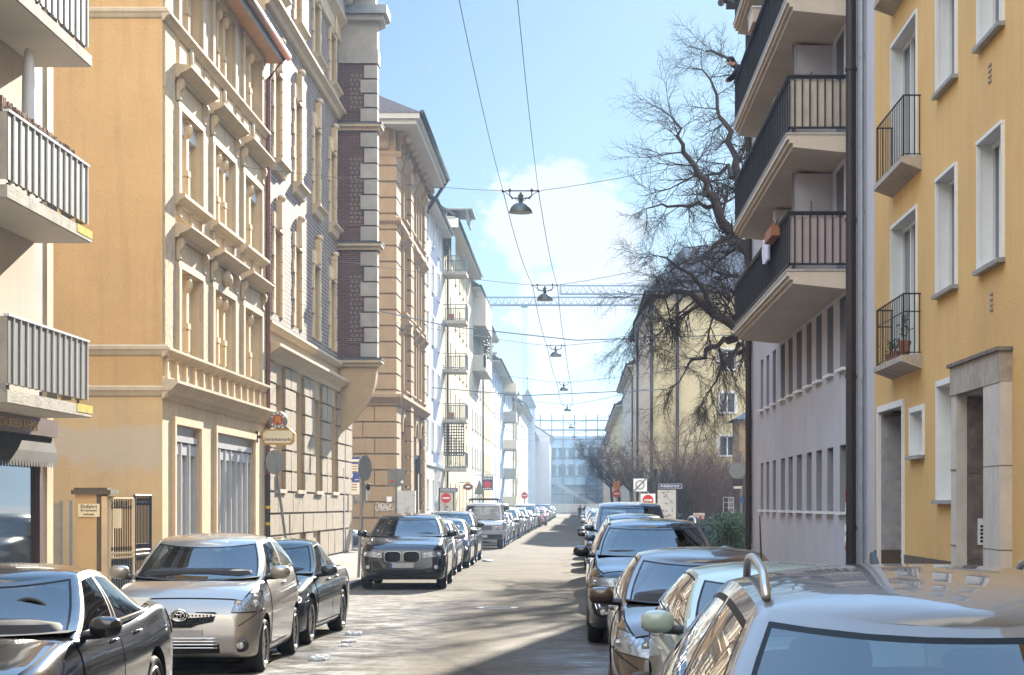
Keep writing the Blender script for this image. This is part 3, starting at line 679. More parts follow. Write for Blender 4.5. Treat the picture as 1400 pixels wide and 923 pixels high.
# ================================================================== LEFT 3: brick house on a rusticated base, corner bay
def left_brick():
    u0, u1, zt = 51.93, 71.2, 18.4
    t = thing('brick_house', (XL, 61, 0), 'tall dark brick townhouse with grey quoins and a corner bay above a rusticated base', 'building')
    ax = [fl.u(379), fl.u(406.5), fl.u(432), fl.u(454)]; hw = .62
    rows = [(7.25, 9.65), (11.55, 14.1), (16.4, 18.2)]
    ops = [(u-hw, u+hw, a, b, .32) for u in ax for a, b in rows]
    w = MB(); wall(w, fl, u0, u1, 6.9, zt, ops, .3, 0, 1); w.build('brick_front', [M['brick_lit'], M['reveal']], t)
    b = MB()
    gops = [(u-.75, u+.75, 2.3, 5.3, .3) for u in ax]
    wall(b, fl, u0, u1, 0, 6.9, gops, .3, 0, 1); b.quad((XL,u1,0),(XL-12,u1,0),(XL-12,u1,zt),(XL,u1,zt)); b.quad((XL,u0,zt),(XL,u1,zt),(XL-12,u1,zt),(XL-12,u0,zt))
    b.quad((XL,u0,13),(XL-12,u0,13),(XL-12,u0,zt),(XL,u0,zt))
    b.build('base_wall', [M['reveal'], M['reveal']], t)
    # rusticated blocks
    r = MB(); rr = random.Random(5); z = .15
    hs = [.95, .8, .72, .62, .62, .62, .62, .62]
    piers = [(u0+.1, ax[0]-.85)] + [(ax[i]+.85, ax[i+1]-.85) for i in range(3)] + [(ax[3]+.85, u1-.02)]
    for h in (.85, .62, .62): # continuous courses low down
        u = u0+.1
        while u < u1-.1:
            ln = min(1.3+.8*rr.random(), u1-.03-u)
            if z > .9 or not any(abs(u+ln/2-a) < .6 for a in ax): fbox(r, fl, u+.03, u+ln-.03, 0, .085+.03*rr.random(), z+.03, z+h-.03)
            u += ln
        z += h
    zz = z
    while zz < 5.7:
        for a, c in piers:
            m = 2 if c-a > 1.9 else 1
            for k in range(m): fbox(r, fl, a+(c-a)*k/m+.03, a+(c-a)*(k+1)/m-.03, 0, .09+.03*rr.random(), zz+.03, zz+.57)
        zz += .6
    for u in ax:
        for k in range(6): fbox(r, fl, u-.75, u+.75, -.22, -.16, 2.32+.5*k, 2.78+.5*k)
    r.build('rusticated_facing', M['stone_warm'], t)
    for u in ax: s = MB(); fbox(s, fl, u-.85, u+.85, -.02, .16, 2.2, 2.31); s.build('window_sill', M['trim'], t)
    big = [(0,0),(.08,.03),(.14,.16),(.28,.26),(.40,.34),(.42,.36),(.42,.44),(0,.52)]
    for z, pq in ((5.85, big), (6.72, [(0,0),(.1,.03),(.2,.12),(.2,.2),(0,.24)]), (15.55, [(0,0),(.1,.03),(.16,.15),(.30,.24),(.30,.32),(0,.4)]), (18.3, [(0,0),(.1,.03),(.12,.5),(.35,.7),(.35,.8),(0,.9)])):
        s = MB(); cornice(s, fl, u0, 67.8, z, pq); s.build('string_course', M['trim'], t)
    # window surrounds: quoined jambs, key hoods and sills
    for u in ax:
        for ri, (z0, z1) in enumerate(rows):
            q = MB(); sl = MB(); n = int((z1-z0)/.36)
            for k in range(n):
                e = .24 if k % 2 else .36; a = z0+(z1-z0)*k/n; c = z0+(z1-z0)*(k+1)/n-.02
                for sg in (-1, 1): fbox(q, fl, *sorted((u+sg*(hw+.003), u+sg*(hw+e))), -.01, .06, a, c)
            fbox(q, fl, u-hw-.3, u+hw+.3, -.01, .07, z1+.003, z1+.42)
            q.prism([(-.14,z1+.06),(.14,z1+.06),(.22,z1+.85),(-.22,z1+.85)], 0, .17, lambda uu, z, d: fl.p(u+uu, d, z)); q.blob(fl.p(u,.13,z1+.92), .12, .24, .1, 2.2, 10, 6)
            if ri: cornice(sl, fl, u-hw-.34, u+hw+.34, z0-.34, [(0,0),(.1,.03),(.15,.2),(.28,.28),(.28,.34),(0,.37)])
            window(t, fl, u, z0, 2*hw, z1-z0, .32, 'cross', M['frame']); q.build('window_surround', M['cream'], t)
            if ri: sl.build('window_sill', M['trim'], t)
    # corner bay: a face towards the camera, a short street face, a slanted face behind
    ub, D = 67.8, 1.36
    pts = [(XL, ub), (XL+D, ub), (XL+D, ub+.6), (XL, ub+3.4)]
    a = MB(); a.prism(pts, 7.0, 18.0, lambda x, y, z: (x, y, z)); by = a.build('corner_bay', M['brick'], t)
    def band(z, h, e, mat, nm):
        a = MB(); p = [(XL, ub-e), (XL+D+e, ub-e), (XL+D+e, ub+.6+e), (XL, ub+3.4+e)]; a.prism(p, z, z+h, lambda x, y, z: (x,y,z)); a.build(nm, mat, by)
    for z in (6.80, 10.95, 15.2): band(z, .12, .10, M['trim'], 'band'); band(z+.125, .10, .2, M['trim'], 'band'); band(z+.23, .05, .22, M['slate'], 'band')
    band(17.6, .5, .08, M['stone'], 'frieze'); band(18.1, 1.0, .04, M['stone'], 'frieze'); band(19.1, .18, .28, M['stone'], 'frieze'); band(19.3, .3, .42, M['zinc'], 'frieze'); band(19.65, 3.5, -.02, M['stone'], 'parapet_block')
    for za, zb in ((7.1, 10.9), (11.25, 15.15), (15.5, 17.55)):
        n = round((zb-za)/.56); qn = MB()
        for k in range(n):
            z0 = za+(zb-za)*k/n; z1 = za+(zb-za)*(k+1)/n
            e = .55 if k % 2 == 0 else .42
            qn.box(XL+D-e, XL+D+.05, ub-.06, ub+.5, z0+.03, z1-.03)
        qn.build('quoin_strip', M['stone'], by)
    for za in (7.7, 11.9, 16.0):
        bl = MB(); zb = min(za+2.5, 17.3); xm = XL+.62
        bl.box(xm-.26, xm+.26, ub-.03, ub+.02, za-.12, za-.02, 0)
        for k in range(int((zb-za)/.16)):
            for j in range(3):
                x = xm-.2+.16*j+(.05 if k % 2 else 0); bl.box(x, x+.08, ub-.022, ub-.002, za+.16*k, za+.16*k+.09, 1)
        bl.build('blind_window', [M['brick'], M['pale_brick']], by)
    # corbel: stack of shrinking slabs
    a = MB(); n = 24; vs = []
    for k in range(n+1):
        f = max(.03, cos(pi/2*(k/n)**1.25)); z = 6.8-2.5*k/n
        vs += [(XL, ub+.02, z), (XL+D*f, ub+.02, z), (XL+D*f, ub+.02+.6*f, z), (XL, ub+.1+3.3*f, z)]
    a.add(vs, [(4*k+j,4*k+(j+1)%4,4*k+4+(j+1)%4,4*k+4+j) for k in range(n) for j in range(4)]+[(0,1,2,3)])
    a.build('bay_corbel', M['reveal'], t)
    # eaves brackets and roof
    c = MB()
    for k in range(9):
        u = 53.2+1.75*k; scroll(c, fl, u, 19.0, .1, .4, .95); c.blob(fl.p(u,.45,19.75), .18, .24, .2, 2, 10, 6)
    fbox(c, fl, u0, 67.7, -.1, .3, 18.95, 20.1); c.build('eaves_brackets', M['stone'], t)
    c = MB(); fbox(c, fl, u0, 67.9, -.2, .95, 20.1, 20.35); fbox(c, fl, u0, 67.9, -.2, 1.1, 20.35, 20.5); c.build('eaves', M['zinc'], t)
    c = MB(); c.prism([(1.1,20.5),(-6,24.5),(-12,20.5)], u0, u1, lambda d, z, u: fl.p(u,d,z)); c.build('roof', M['slate'], t)
    c = MB(); fbox(c, fl, 68.6, 68.8, .02, .12, .1, 3.2); c.build('cable_duct', M['steel'], t)
left_brick()

# ================================================================== LEFT 4: brown sandstone corner house
def left_sand():
    Yg = fl.u(540); u1 = 106.; zt = 18.6
    t = thing('sandstone_house', (XL, 97, 0), 'brown sandstone corner house with deep horizontal joints and a bracketed cornice', 'building')
    ax = [fl.u(550.5), fl.u(560.5), fl.u(567.5), fl.u(574.5)]
    rows = [(7.6, 10.2), (11.4, 14.3), (15.9, 18.0)]
    ops = [(u-.6, u+.6, a, b, .45) for u in ax for a, b in rows] + [(u-.8, u+.8, 1.6, 5.4, .4) for u in ax]
    w = MB(); wall(w, fl, Yg, u1, 0, zt+.9, ops, .45, 0, 0)
    ga = Gab(Yg); wall(w, ga, XL-12, XL, 0, zt+.9, ())
    w.quad((XL,u1,0),(XL-12,u1,0),(XL-12,u1,zt+.9),(XL,u1,zt+.9)); w.build('wall', M['sand'], t)
    r = MB(); pf = [MB(), MB()]; z = .5; k = 0
    while z < zt-.4:
        h = .75
        if not (6.5 < z < 7.1):
            if z < 6.6:
                n = 4
                for i in range(n):
                    xa = XL-6+6*i/n+(.55 if k % 2 and i else 0); xb = XL-6+6*(i+1)/n+(.55 if k % 2 and i < n-1 else 0)
                    r.box(xa+.02, xb-.02 if i < n-1 else XL+.09, Yg-.1, Yg+.02, z+.04, z+h-.04)
            else: r.box(XL-6, XL+.08, Yg-.09, Yg+.02, z+.045, z+h-.045)
            fbox(r, fl, Yg+.03, Yg+2.2, 0, .08, z+.045, z+h-.045)
            for a, c in zip(ax[1:], ax[2:]): pass
            for q, u in enumerate([(ax[0]+ax[1])/2, u1-1.2]): fbox(pf[q], fl, u-.7, u+.7, 0, .30 if u < 100 else .2, z+.045, z+h-.045)
        z += h; k += 1
    r.build('rusticated_facing', M['sand'], t)
    for q in pf: q.build('rusticated_pier', M['sand'], t)
    for u in ax:
        for z0, z1 in rows:
            tr = MB()
            for sg in (-1, 1): fbox(tr, fl, *sorted((u+sg*.605, u+sg*.85)), -.01, .14, z0-.2, z1+.1)
            fbox(tr, fl, u-.86, u+.86, -.01, .13, z1+.08, z1+.2); fbox(tr, fl, u-.86, u+.86, -.01, .12, z0-.22, z0-.16); cornice(tr, fl, u-1.05, u+1.05, z1+.15, [(0,0),(.15,.05),(.3,.25),(.42,.35),(.42,.45),(0,.6)]); cornice(tr, fl, u-.95, u+.95, z0-.5, [(0,0),(.12,.05),(.28,.22),(.28,.3),(0,.34)])
            window(t, fl, u, z0, 1.2, z1-z0, .45, 'cross', M['frame']); tr.build('window_surround', M['sand'], t)
        tr = MB()
        # arched heads on the ground floor
        for i in range(8):
            a0, a1 = pi*i/8, pi*(i+1)/8
            tr.prism([(.8*cos(a0),5.4+.8*sin(a0)),(1.05*cos(a0),5.4+1.05*sin(a0)),(1.05*cos(a1),5.4+1.05*sin(a1)),(.8*cos(a1),5.4+.8*sin(a1))], 0, .12, lambda x, z, d: fl.p(u+x, d, z))
        tr.build('arch_moulding', M['sand'], t)
        g = MB(); g.prism([(.8*cos(pi*i/10),5.4+.8*sin(pi*i/10)) for i in range(11)], .004, .012, lambda x, z, d: fl.p(u+x, d, z)); g.build('fanlight', M['pane'], t)
        window(t, fl, u, 1.6, 1.6, 3.8, .4, 'cross', M['frame'])
    for z, pq in ((6.55, [(0,0),(.1,.05),(.3,.25),(.4,.35),(.4,.5),(0,.6)]), (14.95, [(0,0),(.1,.05),(.25,.2),(.25,.35),(0,.4)]), (zt-.5, [(0,0),(.08,.05),(.14,.2),(.14,.3),(0,.3)])):
        c = MB()
        for f, a, b in ((fl, Yg, u1), (ga, XL-12, XL+.3)): cornice(c, f, a, b, z, pq)
        c.build('string_course', M['sand'], t)
    c = MB()
    for k in range(10): scroll(c, fl, Yg+.9+1.65*k, zt-.1, .05, .45, .95); c.blob(fl.p(Yg+.9+1.65*k,.5,zt+.55), .2, .28, .22, 2, 8, 6)
    for k in range(6): scroll(c, ga, XL-.5-1.5*k, zt-.1, .05, .45, .95)
    c.build('eaves_brackets', M['sand'], t)
    c = MB(); z = zt+.9
    c.box(XL-12, XL+1.1, Yg-1.1, u1, z, z+.22); c.box(XL-12, XL+1.25, Yg-1.25, u1, z+.225, z+.5); c.build('eaves', M['whiteplaster'], t)
    c = MB(); z += .5; e = [(XL+1.3,Yg-1.3,z),(XL-13,Yg-1.3,z),(XL-13,u1,z),(XL+1.3,u1,z),(XL-3.6,Yg+3.5,z+2.8),(XL-8.5,Yg+3.5,z+2.8),(XL-8.5,u1,z+2.8),(XL-3.6,u1,z+2.8)]
    c.add(e, [(0,1,5,4),(0,4,7,3),(1,2,6,5),(4,5,6,7),(2,3,7,6)]); c.build('roof', M['tile'], t)
    c = MB(); c.path([fl.p(Yg-1.2,1.36,z), fl.p(u1,1.36,z)], .13, 8); c.path([fl.p(u1-.1,1.36,z), fl.p(u1-.1,.3,z-1.6), fl.p(u1-.1,.2,z-1.9)], .1, 8); c.build('gutter', M['iron'], t, smooth=True)
    c = MB(); cx = XL-1.2; c.path([(cx,Yg+2,z+1.2),(cx,Yg+2,z+1.9)], .05, 6); c.build('lightning_rod', M['iron'], t)
    # spray painted scrawls low on the wall facing the camera
    gr = MB()
    def scr(px0, py0, w, h, seed, mi, th):
        q = random.Random(seed); pts = []
        for i in range(26):
            pts.append((xat(px0+w*i/26+2.2*sin(i*2.1+seed), Yg), Yg-.115, zat(py0-h/2+h*.5*sin(i*1.35+seed)+q.uniform(-2,2), Yg)))
        gr.path(pts, th, 4, mi, cap=False)
    scr(514, 699, 24, 9, 1, 0, .03); scr(516, 697, 20, 9, 4, 0, .025); scr(476, 685, 30, 18, 2, 1, .02); scr(480, 690, 24, 12, 7, 1, .02)
    gr.build('graffiti', [M['graffiti'], M['stone']], t)
    n = MB(); n.box(xat(529,Yg), xat(536,Yg), Yg-.14, Yg-.11, zat(686,Yg), zat(679,Yg)); n.build('house_plaque', M['signwhite'], t)
left_sand()
# ================================================================== generic plastered house in the row
def plain_house(name, label, f, u0, u1, zt, mat, axes, rows, ww, wh, roof, fm=None, gm=None, depth=11, ov=.6, roof_h=3.6, ground=None, bands=(), pipe=None, trim=None, chim=0, dormers=0):
    t = thing(name, (f.X, (u0+u1)/2, 0), label, 'building')
    ops = [(u-ww/2, u+ww/2, z, z+wh, .16) for u in axes for z in rows]
    w = MB(); wall(w, f, u0, u1, 0, zt, ops, .16)
    for u in (u0, u1): w.quad(f.p(u,0,0), f.p(u,-depth,0), f.p(u,-depth,zt), f.p(u,0,zt)); w.add([f.p(u,0,zt), f.p(u,-depth,zt), f.p(u,-depth/2,zt+roof_h)], [(0,1,2)])
    w.build('wall', mat, t)
    if ground: 
        g = MB(); wall(g, f, u0, u1, 0, ground[0], [(o[0]-.02, o[1]+.02, o[2]-.02, o[3]+.02, .1) for o in ops if o[3] < ground[0]], .06, d=.05); g.build('base', ground[1], t)
    for u in axes:
        for z in rows: window(t, f, u, z, ww, wh, .16, 'mull', fm or M['white'], gm or M['pane'], sill=trim or M['trim'], trim=trim)
    for z in bands: s = MB(); fbox(s, f, u0, u1, -.01, .13, z, z+.22); s.build('string_course', trim or M['trim'], t)
    r = MB(); r.prism([(ov,zt+.05),(-depth/2,zt+roof_h+.3),(-depth-.3,zt),(-depth/2,zt+roof_h+.05),(ov,zt-.1)], u0-.05, u1+.05, lambda d, z, u: f.p(u,d,z)); rf = r.build('roof', roof, t)
    e = MB(); fbox(e, f, u0, u1, -.02, ov, zt-.22, zt-.1); e.build('eaves', M['whiteplaster'], t)
    e = MB(); e.path([f.p(u0,ov+.07,zt+.02), f.p(u1,ov+.07,zt+.02)], .09, 7)
    if pipe is not None: e.path([f.p(pipe,ov+.05,zt), f.p(pipe,.12,zt-.9), f.p(pipe,.1,.1)], .075, 7)
    e.build('gutter', M['pipe_dark'], t, smooth=True)
    for k in range(chim):
        c = MB(); u = u0+(u1-u0)*(k+.5)/chim; a = f.p(u,-depth/2+.3,0); c.box(a[0]-.4, a[0]+.4, u-.6, u+.6, zt+roof_h-.8, zt+roof_h+1.2); c.build('chimney', M['brick'], rf)
    for k in range(dormers):
        c = MB(); u = u0+(u1-u0)*(k+.5)/dormers; fbox(c, f, u-.7, u+.7, -3., -.5, zt+.3, zt+2.3); fbox(c, f, u-.85, u+.85, -3.2, -.3, zt+2.3, zt+2.45); fbox(c, f, u-.5, u+.5, -.52, -.48, zt+.8, zt+2.1, 1); c.build('dormer', [M['zinc'], M['pane']], rf)
    return t
def bar_balcony(t, f, u0, u1, D, zb, parapet=None, h=1.0, th=.2):
    s = MB(); fbox(s, f, u0, u1, .0, D, zb, zb+th); s = s.build('balcony', M['concrete'], t)
    r = MB()
    if parapet:
        fbox(r, f, u0, u1, D-.08, D-.01, zb+th, zb+th+h); fbox(r, f, u0+.004, u0+.07, .01, D-.09, zb+th, zb+th+h); fbox(r, f, u1-.07, u1-.004, .01, D-.09, zb+th, zb+th+h)
    else:
        n = int((u1-u0)/.12)
        for i in range(n+1): r.path([f.p(u0+.03+(u1-u0-.06)*i/n,D-.04,zb+th), f.p(u0+.03+(u1-u0-.06)*i/n,D-.04,zb+th+h)], .014, 4)
        m = int(D/.12)
        for u in (u0+.03, u1-.03):
            for i in range(m): r.path([f.p(u,D*i/m+.03,zb+th), f.p(u,D*i/m+.03,zb+th+h)], .014, 4)
        for z in (zb+th+.08, zb+th+h): r.path([f.p(u0+.03,.02,z), f.p(u0+.03,D-.04,z), f.p(u1-.03,D-.04,z), f.p(u1-.03,.02,z)], .028, 5)
    r.build('railing', parapet or M['darksteel'], s)
    return s

h5 = plain_house('plaster_house', 'pale grey plastered house with small plain windows next to the sandstone corner house', fl, 106.02, 120.8, 19.0, M['blueplaster'],
    [fl.u(584), fl.u(591.5), fl.u(599.5)], [1.7, 5.1, 8.2, 11.3, 14.4, 17.1], 1.25, 1.6, M['slate'], ground=(4.1, M['stone']), bands=(4.12,), trim=M['white'], roof_h=4)
def house6():
    t = plain_house('balcony_house', 'pale yellow house with a stack of five iron balconies at its near end', fl, 120.82, 153.9, 20.3, M['yellowplaster'],
        [fl.u(p) for p in (616,622.5,628.5,633,637.5)], [1.6, 4.8, 7.9, 11.1, 14.2, 17.3], 1.2, 1.7, M['tile'], pipe=123.9, chim=1, ov=.8)
    for zb in (4.0, 7.1, 10.3, 13.4, 16.5): b = bar_balcony(t, fl, 120.9, 123.4, 1.5, zb)
    tr = MB()
    for i in range(9): tr.path([fl.p(120.86,.1+1.25*i/8,5.0), fl.p(120.86,.1+1.25*i/8,7.0)], .03, 4)
    for i in range(12): tr.path([fl.p(120.86,.1,5.0+2*i/11), fl.p(120.86,1.35,5.0+2*i/11)], .03, 4)
    tr.build('trellis', M['iron'], t)
    for i, zb in enumerate((7.1, 13.4)):
        c = MB(); fbox(c, fl, 121.3, 121.7, .3, .7, zb+.2, zb+.65); c.build('planter', M['terra'], t)
    # glazed roof canopy on posts over the top balcony
    a = MB(); fbox(a, fl, 120.9, 125, -.3, 1.9, 20.6, 20.7, 0); fbox(a, fl, 120.9, 125, .2, .3, 18.5, 20.6, 0); fbox(a, fl, 120.9, 125, 1.5, 1.6, 19.9, 20.6, 0)
    fbox(a, fl, 121.0, 122.8, .0, 1.7, 20.72, 20.74, 1); fbox(a, fl, 120.86, 120.9, .3, 1.0, 19.5, 20.1, 1); a.build('terrace_canopy', [M['darksteel'], M['signwhite']], t)
    a = MB(); fbox(a, fl, 120.9, 125, .5, .55, 17.7, 19.4); a.build('glass_screen', M['pane'], t)
house6()
def house7():
    t = plain_house('loggia_house', 'off white house with a projecting upper loggia and a long dark downpipe', fl, 153.92, 172, 19.6, M['whiteplaster'],
        [156, 160, 164, 168], [1.8, 5.0, 8.1, 11.2], 1.4, 1.6, M['tile'], pipe=171, ov=.7, dormers=3)
    lo = MB(); fbox(lo, fl, 156.5, 168, .01, 1.05, 12.9, 13.15); fbox(lo, fl, 156.5, 168, .85, 1.05, 13.15, 14.3); fbox(lo, fl, 156.5, 168, .01, 1.05, 16.6, 18.9); fbox(lo, fl, 156.5, 156.8, .01, 1.05, 13.15, 14.2); fbox(lo, fl, 167.7, 168, .01, 1.05, 13.15, 16.6)
    lo.build('loggia', M['whiteplaster'], t); lo = MB(); fbox(lo, fl, 156.9, 167.6, .005, .03, 13.2, 16.5); lo.build('loggia_glazing', M['pane'], t)
    pl = MB(); q = random.Random(2)
    for i in range(80): pl.blob(fl.p(159+q.gauss(0,.5),.95+q.gauss(0,.12),14.8+q.gauss(0,.5)), .1, .12, .08, 2, 5, 3)
    tag(pl.build('potted_shrub', M['leaf'], smooth=False), 'green shrub growing over the upper loggia parapet', 'plant')
house7()
plain_house('plaster_house', 'cream plastered house beyond the loggia house with a steep tiled roof', fl, 172.02, 190, 18.2, M['yellowplaster'], [175,179,183,187], [1.8,5,8.1,11.2,14.4], 1.3, 1.6, M['tile'], ov=.7, dormers=3)
def house9():
    t = plain_house('balcony_house', 'light blue house with yellow balcony parapets stacked at its far end', fl, 190.02, 252, 16.4, M['lightblue'], [194+6.2*i for i in range(10)], [1.8,5,8.1,11.2,13.9], 1.5, 1.6, M['slate'], ov=.9, dormers=7, chim=3)
    for k, zb in enumerate((1.6+3.3*i for i in range(5))): bar_balcony(t, fl, 221, 226, 1.5, zb, M['signcream'] if k % 2 == 0 else M['stone'])
    a = MB()
    for D in (1.4,):
        for u in (221.05, 225.95): a.path([fl.p(u,D,0), fl.p(u,D,16)], .06, 5)
    a.build('balcony_posts', M['steel'], t)
house9()
plain_house('plaster_house', 'narrow yellow plastered house after the light blue balcony house', fl, 252.02, 285, 15.6, M['yellowplaster'], [256+5*i for i in range(6)], [1.8,5,8.1,11.2], 1.4, 1.6, M['tile'], ov=.8, pipe=253)
def house11():
    t = plain_house('turret_house', 'hazy pale house with a pointed corner turret', fl, 285.02, 345, 17.2, M['whiteplaster'], [290+6*i for i in range(9)], [1.8,5,8.1,11.2,14], 1.5, 1.6, M['slate'], ov=.7, chim=2)
    a = MB(); o = fl.p(340,-.2,0); a.lathe([(1.3,0),(1.3,19.2)], o, 8); a.build('turret', M['lightblue'], t)
    a = MB(); a.lathe([(1.6,19.2),(.9,20.8),(.05,22.6),(.04,25.0)], o, 8); a.lathe([(.0,24.2),(.25,24.4),(0,24.7)], o, 8); a.build('turret_roof', M['slate'], t)
house11()
plain_house('plaster_house', 'hazy beige house with a red tiled roof beside the turret house', fl, 345.02, 398, 15.4, M['rose'], [350+6*i for i in range(8)], [1.8,5,8.1,11.2], 1.5, 1.6, M['tile_red'], ov=.7)
plain_house('plaster_house', 'hazy pale grey house standing forward of the row beside the hoarding', Fac(-5.6,1), 398.5, 426, 16.2, M['blueplaster'], [402+6*i for i in range(4)], [1.8,5,8.1,11.2], 1.5, 1.6, M['slate'], ov=.6)

# ================================================================== RIGHT 1: ochre yellow flats
def right_yellow():
    u0, u1, zt = -26., fr.u(1196), 16.
    t = thing('ochre_apartment_building', (XR, 26, 0), 'ochre yellow plastered flats with white windows and small iron balconies', 'building')
    A = (fr.u(1309), fr.u(1283)); B = (fr.u(1373), fr.u(1340)); C = (17.6, 19.4); K_ = [(13.2,14.6),(9.4,10.8),(5.2,6.6),(1,2.4),(-3.2,-1.8)]
    D_ = (fr.u(1253.5), fr.u(1219.5))
    wr = [4.98, 7.96, 10.94]
    ops = [(a, b, z, z+1.7, .22) for a, b in [A, B, C]+K_ for z in wr]
    ops += [(D_[0], D_[1], z, z+2.33, .24) for z in (4.24, 7.34, 10.44)]
    small = (fr.u(1263), fr.u(1246), 2.64, 3.34); ga = (A[0], A[1], 1.93, 3.62); ent = (fr.u(1235.5), fr.u(1203), .12, 3.5, .95); por = (fr.u(1360), fr.u(1321), .12, 3.39, .75)
    ops += [small+(.2,), ga+(.26,), ent, por, (C[0], C[1], 1.95, 3.62, .2)]
    w = MB(); wall(w, fr, u0, u1, .1, zt, ops, .22, 0, 1)
    w.quad((XR,u1,0),(XR+10,u1,0),(XR+10,u1,zt),(XR,u1,zt)); w.quad((XR,u0,0),(XR+10,u0,0),(XR+10,u0,zt),(XR,u0,zt)); w.quad((XR,u0,zt),(XR,u1,zt),(XR+10,u1,zt),(XR+10,u0,zt))
    w.build('wall', [M['yellow'], M['white']], t)
    P0_, P1_ = fr.u(1384)-.004, fr.u(1314)+.004
    p = MB(); [fbox(p, fr, a, b, -.01, .014, .1, 1.05) for a, b in ((u0, P0_), (P1_, ent[0]-.112), (ent[1]+.112, u1))]; p.build('plinth', M['plinth'], t)
    # windows
    for a, b in [A, B, C]+K_:
        for z in wr: window(t, fr, (a+b)/2, z+.01, b-a-.02, 1.68, .22, 'side', M['white'], M['pane'], sill=M['zinc'], trim=M['white'], tw=.05)
    window(t, fr, (ga[0]+ga[1])/2, ga[2]+.01, ga[1]-ga[0]-.02, ga[3]-ga[2]-.02, .26, 'side', M['white'], M['pane_pale'], sill=M['zinc'])
    window(t, fr, (small[0]+small[1])/2, 2.65, small[1]-small[0]-.02, .68, .2, 'plain', M['white'], M['pane_pale'], sill=M['zinc'])
    for z in (4.24, 7.34, 10.44): window(t, fr, (D_[0]+D_[1])/2, z+.02, D_[1]-D_[0]-.02, 2.3, .24, 'side', M['white'], M['pane'], name='balcony_door')
    def sur(o, e, d): 
        tr = MB()
        for x, y in ((o[0]-e, o[0]-.003), (o[1]+.003, o[1]+e)): fbox(tr, fr, x, y, -.02, d, o[2], o[3])
        fbox(tr, fr, o[0]-e, o[1]+e, -.02, d, o[3]+.003, o[3]+e); tr.build('opening_surround', M['white'], t)
    for z in (4.24, 7.34, 10.44): sur((D_[0],D_[1],z,z+2.33), .06, .025)
    sur(small[:4], .09, .03); sur(ga[:4], .09, .03); sur(ent[:4], .11, .04)
    # small side entrance recess: stucco reveal, brown door
    e = MB(); fbox(e, fr, ent[0]+.005, ent[1]-.005, -.94, -.9, .13, 3.48); dr = e.build('entrance_door', M['brownboard'], t)
    e = MB(); e.box(XR+.02, XR+.93, ent[1]-.035, ent[1]-.006, 1.07, 3.47, 0); e.box(XR+.02, XR+.93, ent[1]-.04, ent[1]-.006, .13, 1.065, 1); e.box(XR+.06, XR+.93, ent[1]-.9, ent[1]-.04, 3.44, 3.49, 1)
    e.build('stucco_reveal', [M['greystucco'], M['plinth']], t)
    e = MB(); e.box(XR+.55, XR+.62, ent[1]-.075, ent[1]-.035, .13, 3.44); e.build('door_post', M['brownboard'], t)
    e = MB(); e.lathe([(0,-.05),(.05,-.05),(.05,0)], (XR+.40, ent[1]-.04, .95), 10, ax='y'); e.build('door_knob', M['steel'], t)
    # stone portal
    q = MB(); P0, P1 = fr.u(1384), fr.u(1314)
    fbox(q, fr, por[1]+.002, P1, -.05, .14, .1, 3.39, 0)
    fbox(q, fr, P0, por[0]-.002, -.05, .15, .1, 3.39, 0)
    fbox(q, fr, P0, P1, -.05, .16, 3.393, 3.78, 1); fbox(q, fr, P0-.04, P1+.05, -.05, .20, 3.783, 3.83, 2)
    for z in (1.3, 2.35):
        for a, b in ((por[1]+.004, P1+.004), (P0-.004, por[0]-.004)): fbox(q, fr, a, b, -.05, .153, z, z+.012, 2)
    q.build('portal_surround', [M['portal_pale'], M['portal'], M['portal_dark']], t)
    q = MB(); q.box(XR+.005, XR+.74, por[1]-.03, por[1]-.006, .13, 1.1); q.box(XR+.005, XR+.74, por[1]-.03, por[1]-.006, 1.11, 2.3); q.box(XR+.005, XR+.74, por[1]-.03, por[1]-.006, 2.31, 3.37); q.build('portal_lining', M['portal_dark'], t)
    q = MB(); fbox(q, fr, por[0]+.005, por[1]-.005, -.74, -.70, .13, 3.37); q.build('portal_door', M['brownboard'], t)
    yi = por[1]-.03; s_ = F/yi; ix = lambda px: (px-CX)/s_; iz = lambda py: H-(py-HY)/s_
    ic = MB(); ic.box(ix(1336.5), ix(1360)-.005, yi-.02, yi-.002, iz(745), iz(709)); ic = ic.build('intercom_panel', M['signwhite'], t)
    b = MB(); x0, x1 = ix(1338.5), ix(1359.5)
    for i in range(3):
        for j in range(5):
            xx = x0+.012+(x1-x0)*i/3; zz = iz(741.5)+.052*j; b.box(xx, xx+(x1-x0)*.24, yi-.026, yi-.021, zz, zz+.03)
    b.box(x0+.07, x0+.12, yi-.026, yi-.021, iz(741.5)+.262, iz(741.5)+.29); b.build('bell_buttons', M['black'], ic)
    b = MB(); b.box(x0+.05, x1-.06, yi-.024, yi-.021, iz(741.5)+.31, iz(741.5)+.37); b.build('speaker_grille', M['steel'], ic)
    b = MB(); b.box(ix(1344), ix(1355), yi-.03, yi-.002, iz(759), iz(749)); b.box(ix(1348), ix(1351), yi-.036, yi-.03, iz(755.5), iz(753)); b.build('light_switch', M['signcream'], t)
    q = MB(); fbox(q, fr, por[0]+.3, por[1]-.4, -.45, -.25, 3.22, 3.37); q.blob(fr.p((por[0]+por[1])/2+.3,-.3,3.25), .14, .14, .1); q.build('porch_lamp', M['white'], t)
    v = MB()
    for px, py in ((1354,98), (1356,410)):
        u = fr.u(px); z = fr.z(px,py)
        for k in range(4): fbox(v, fr, u-.09, u+.09, -.01, .018, z-.14+.07*k, z-.11+.07*k)
    v.build('air_vents', M['portal'], t)
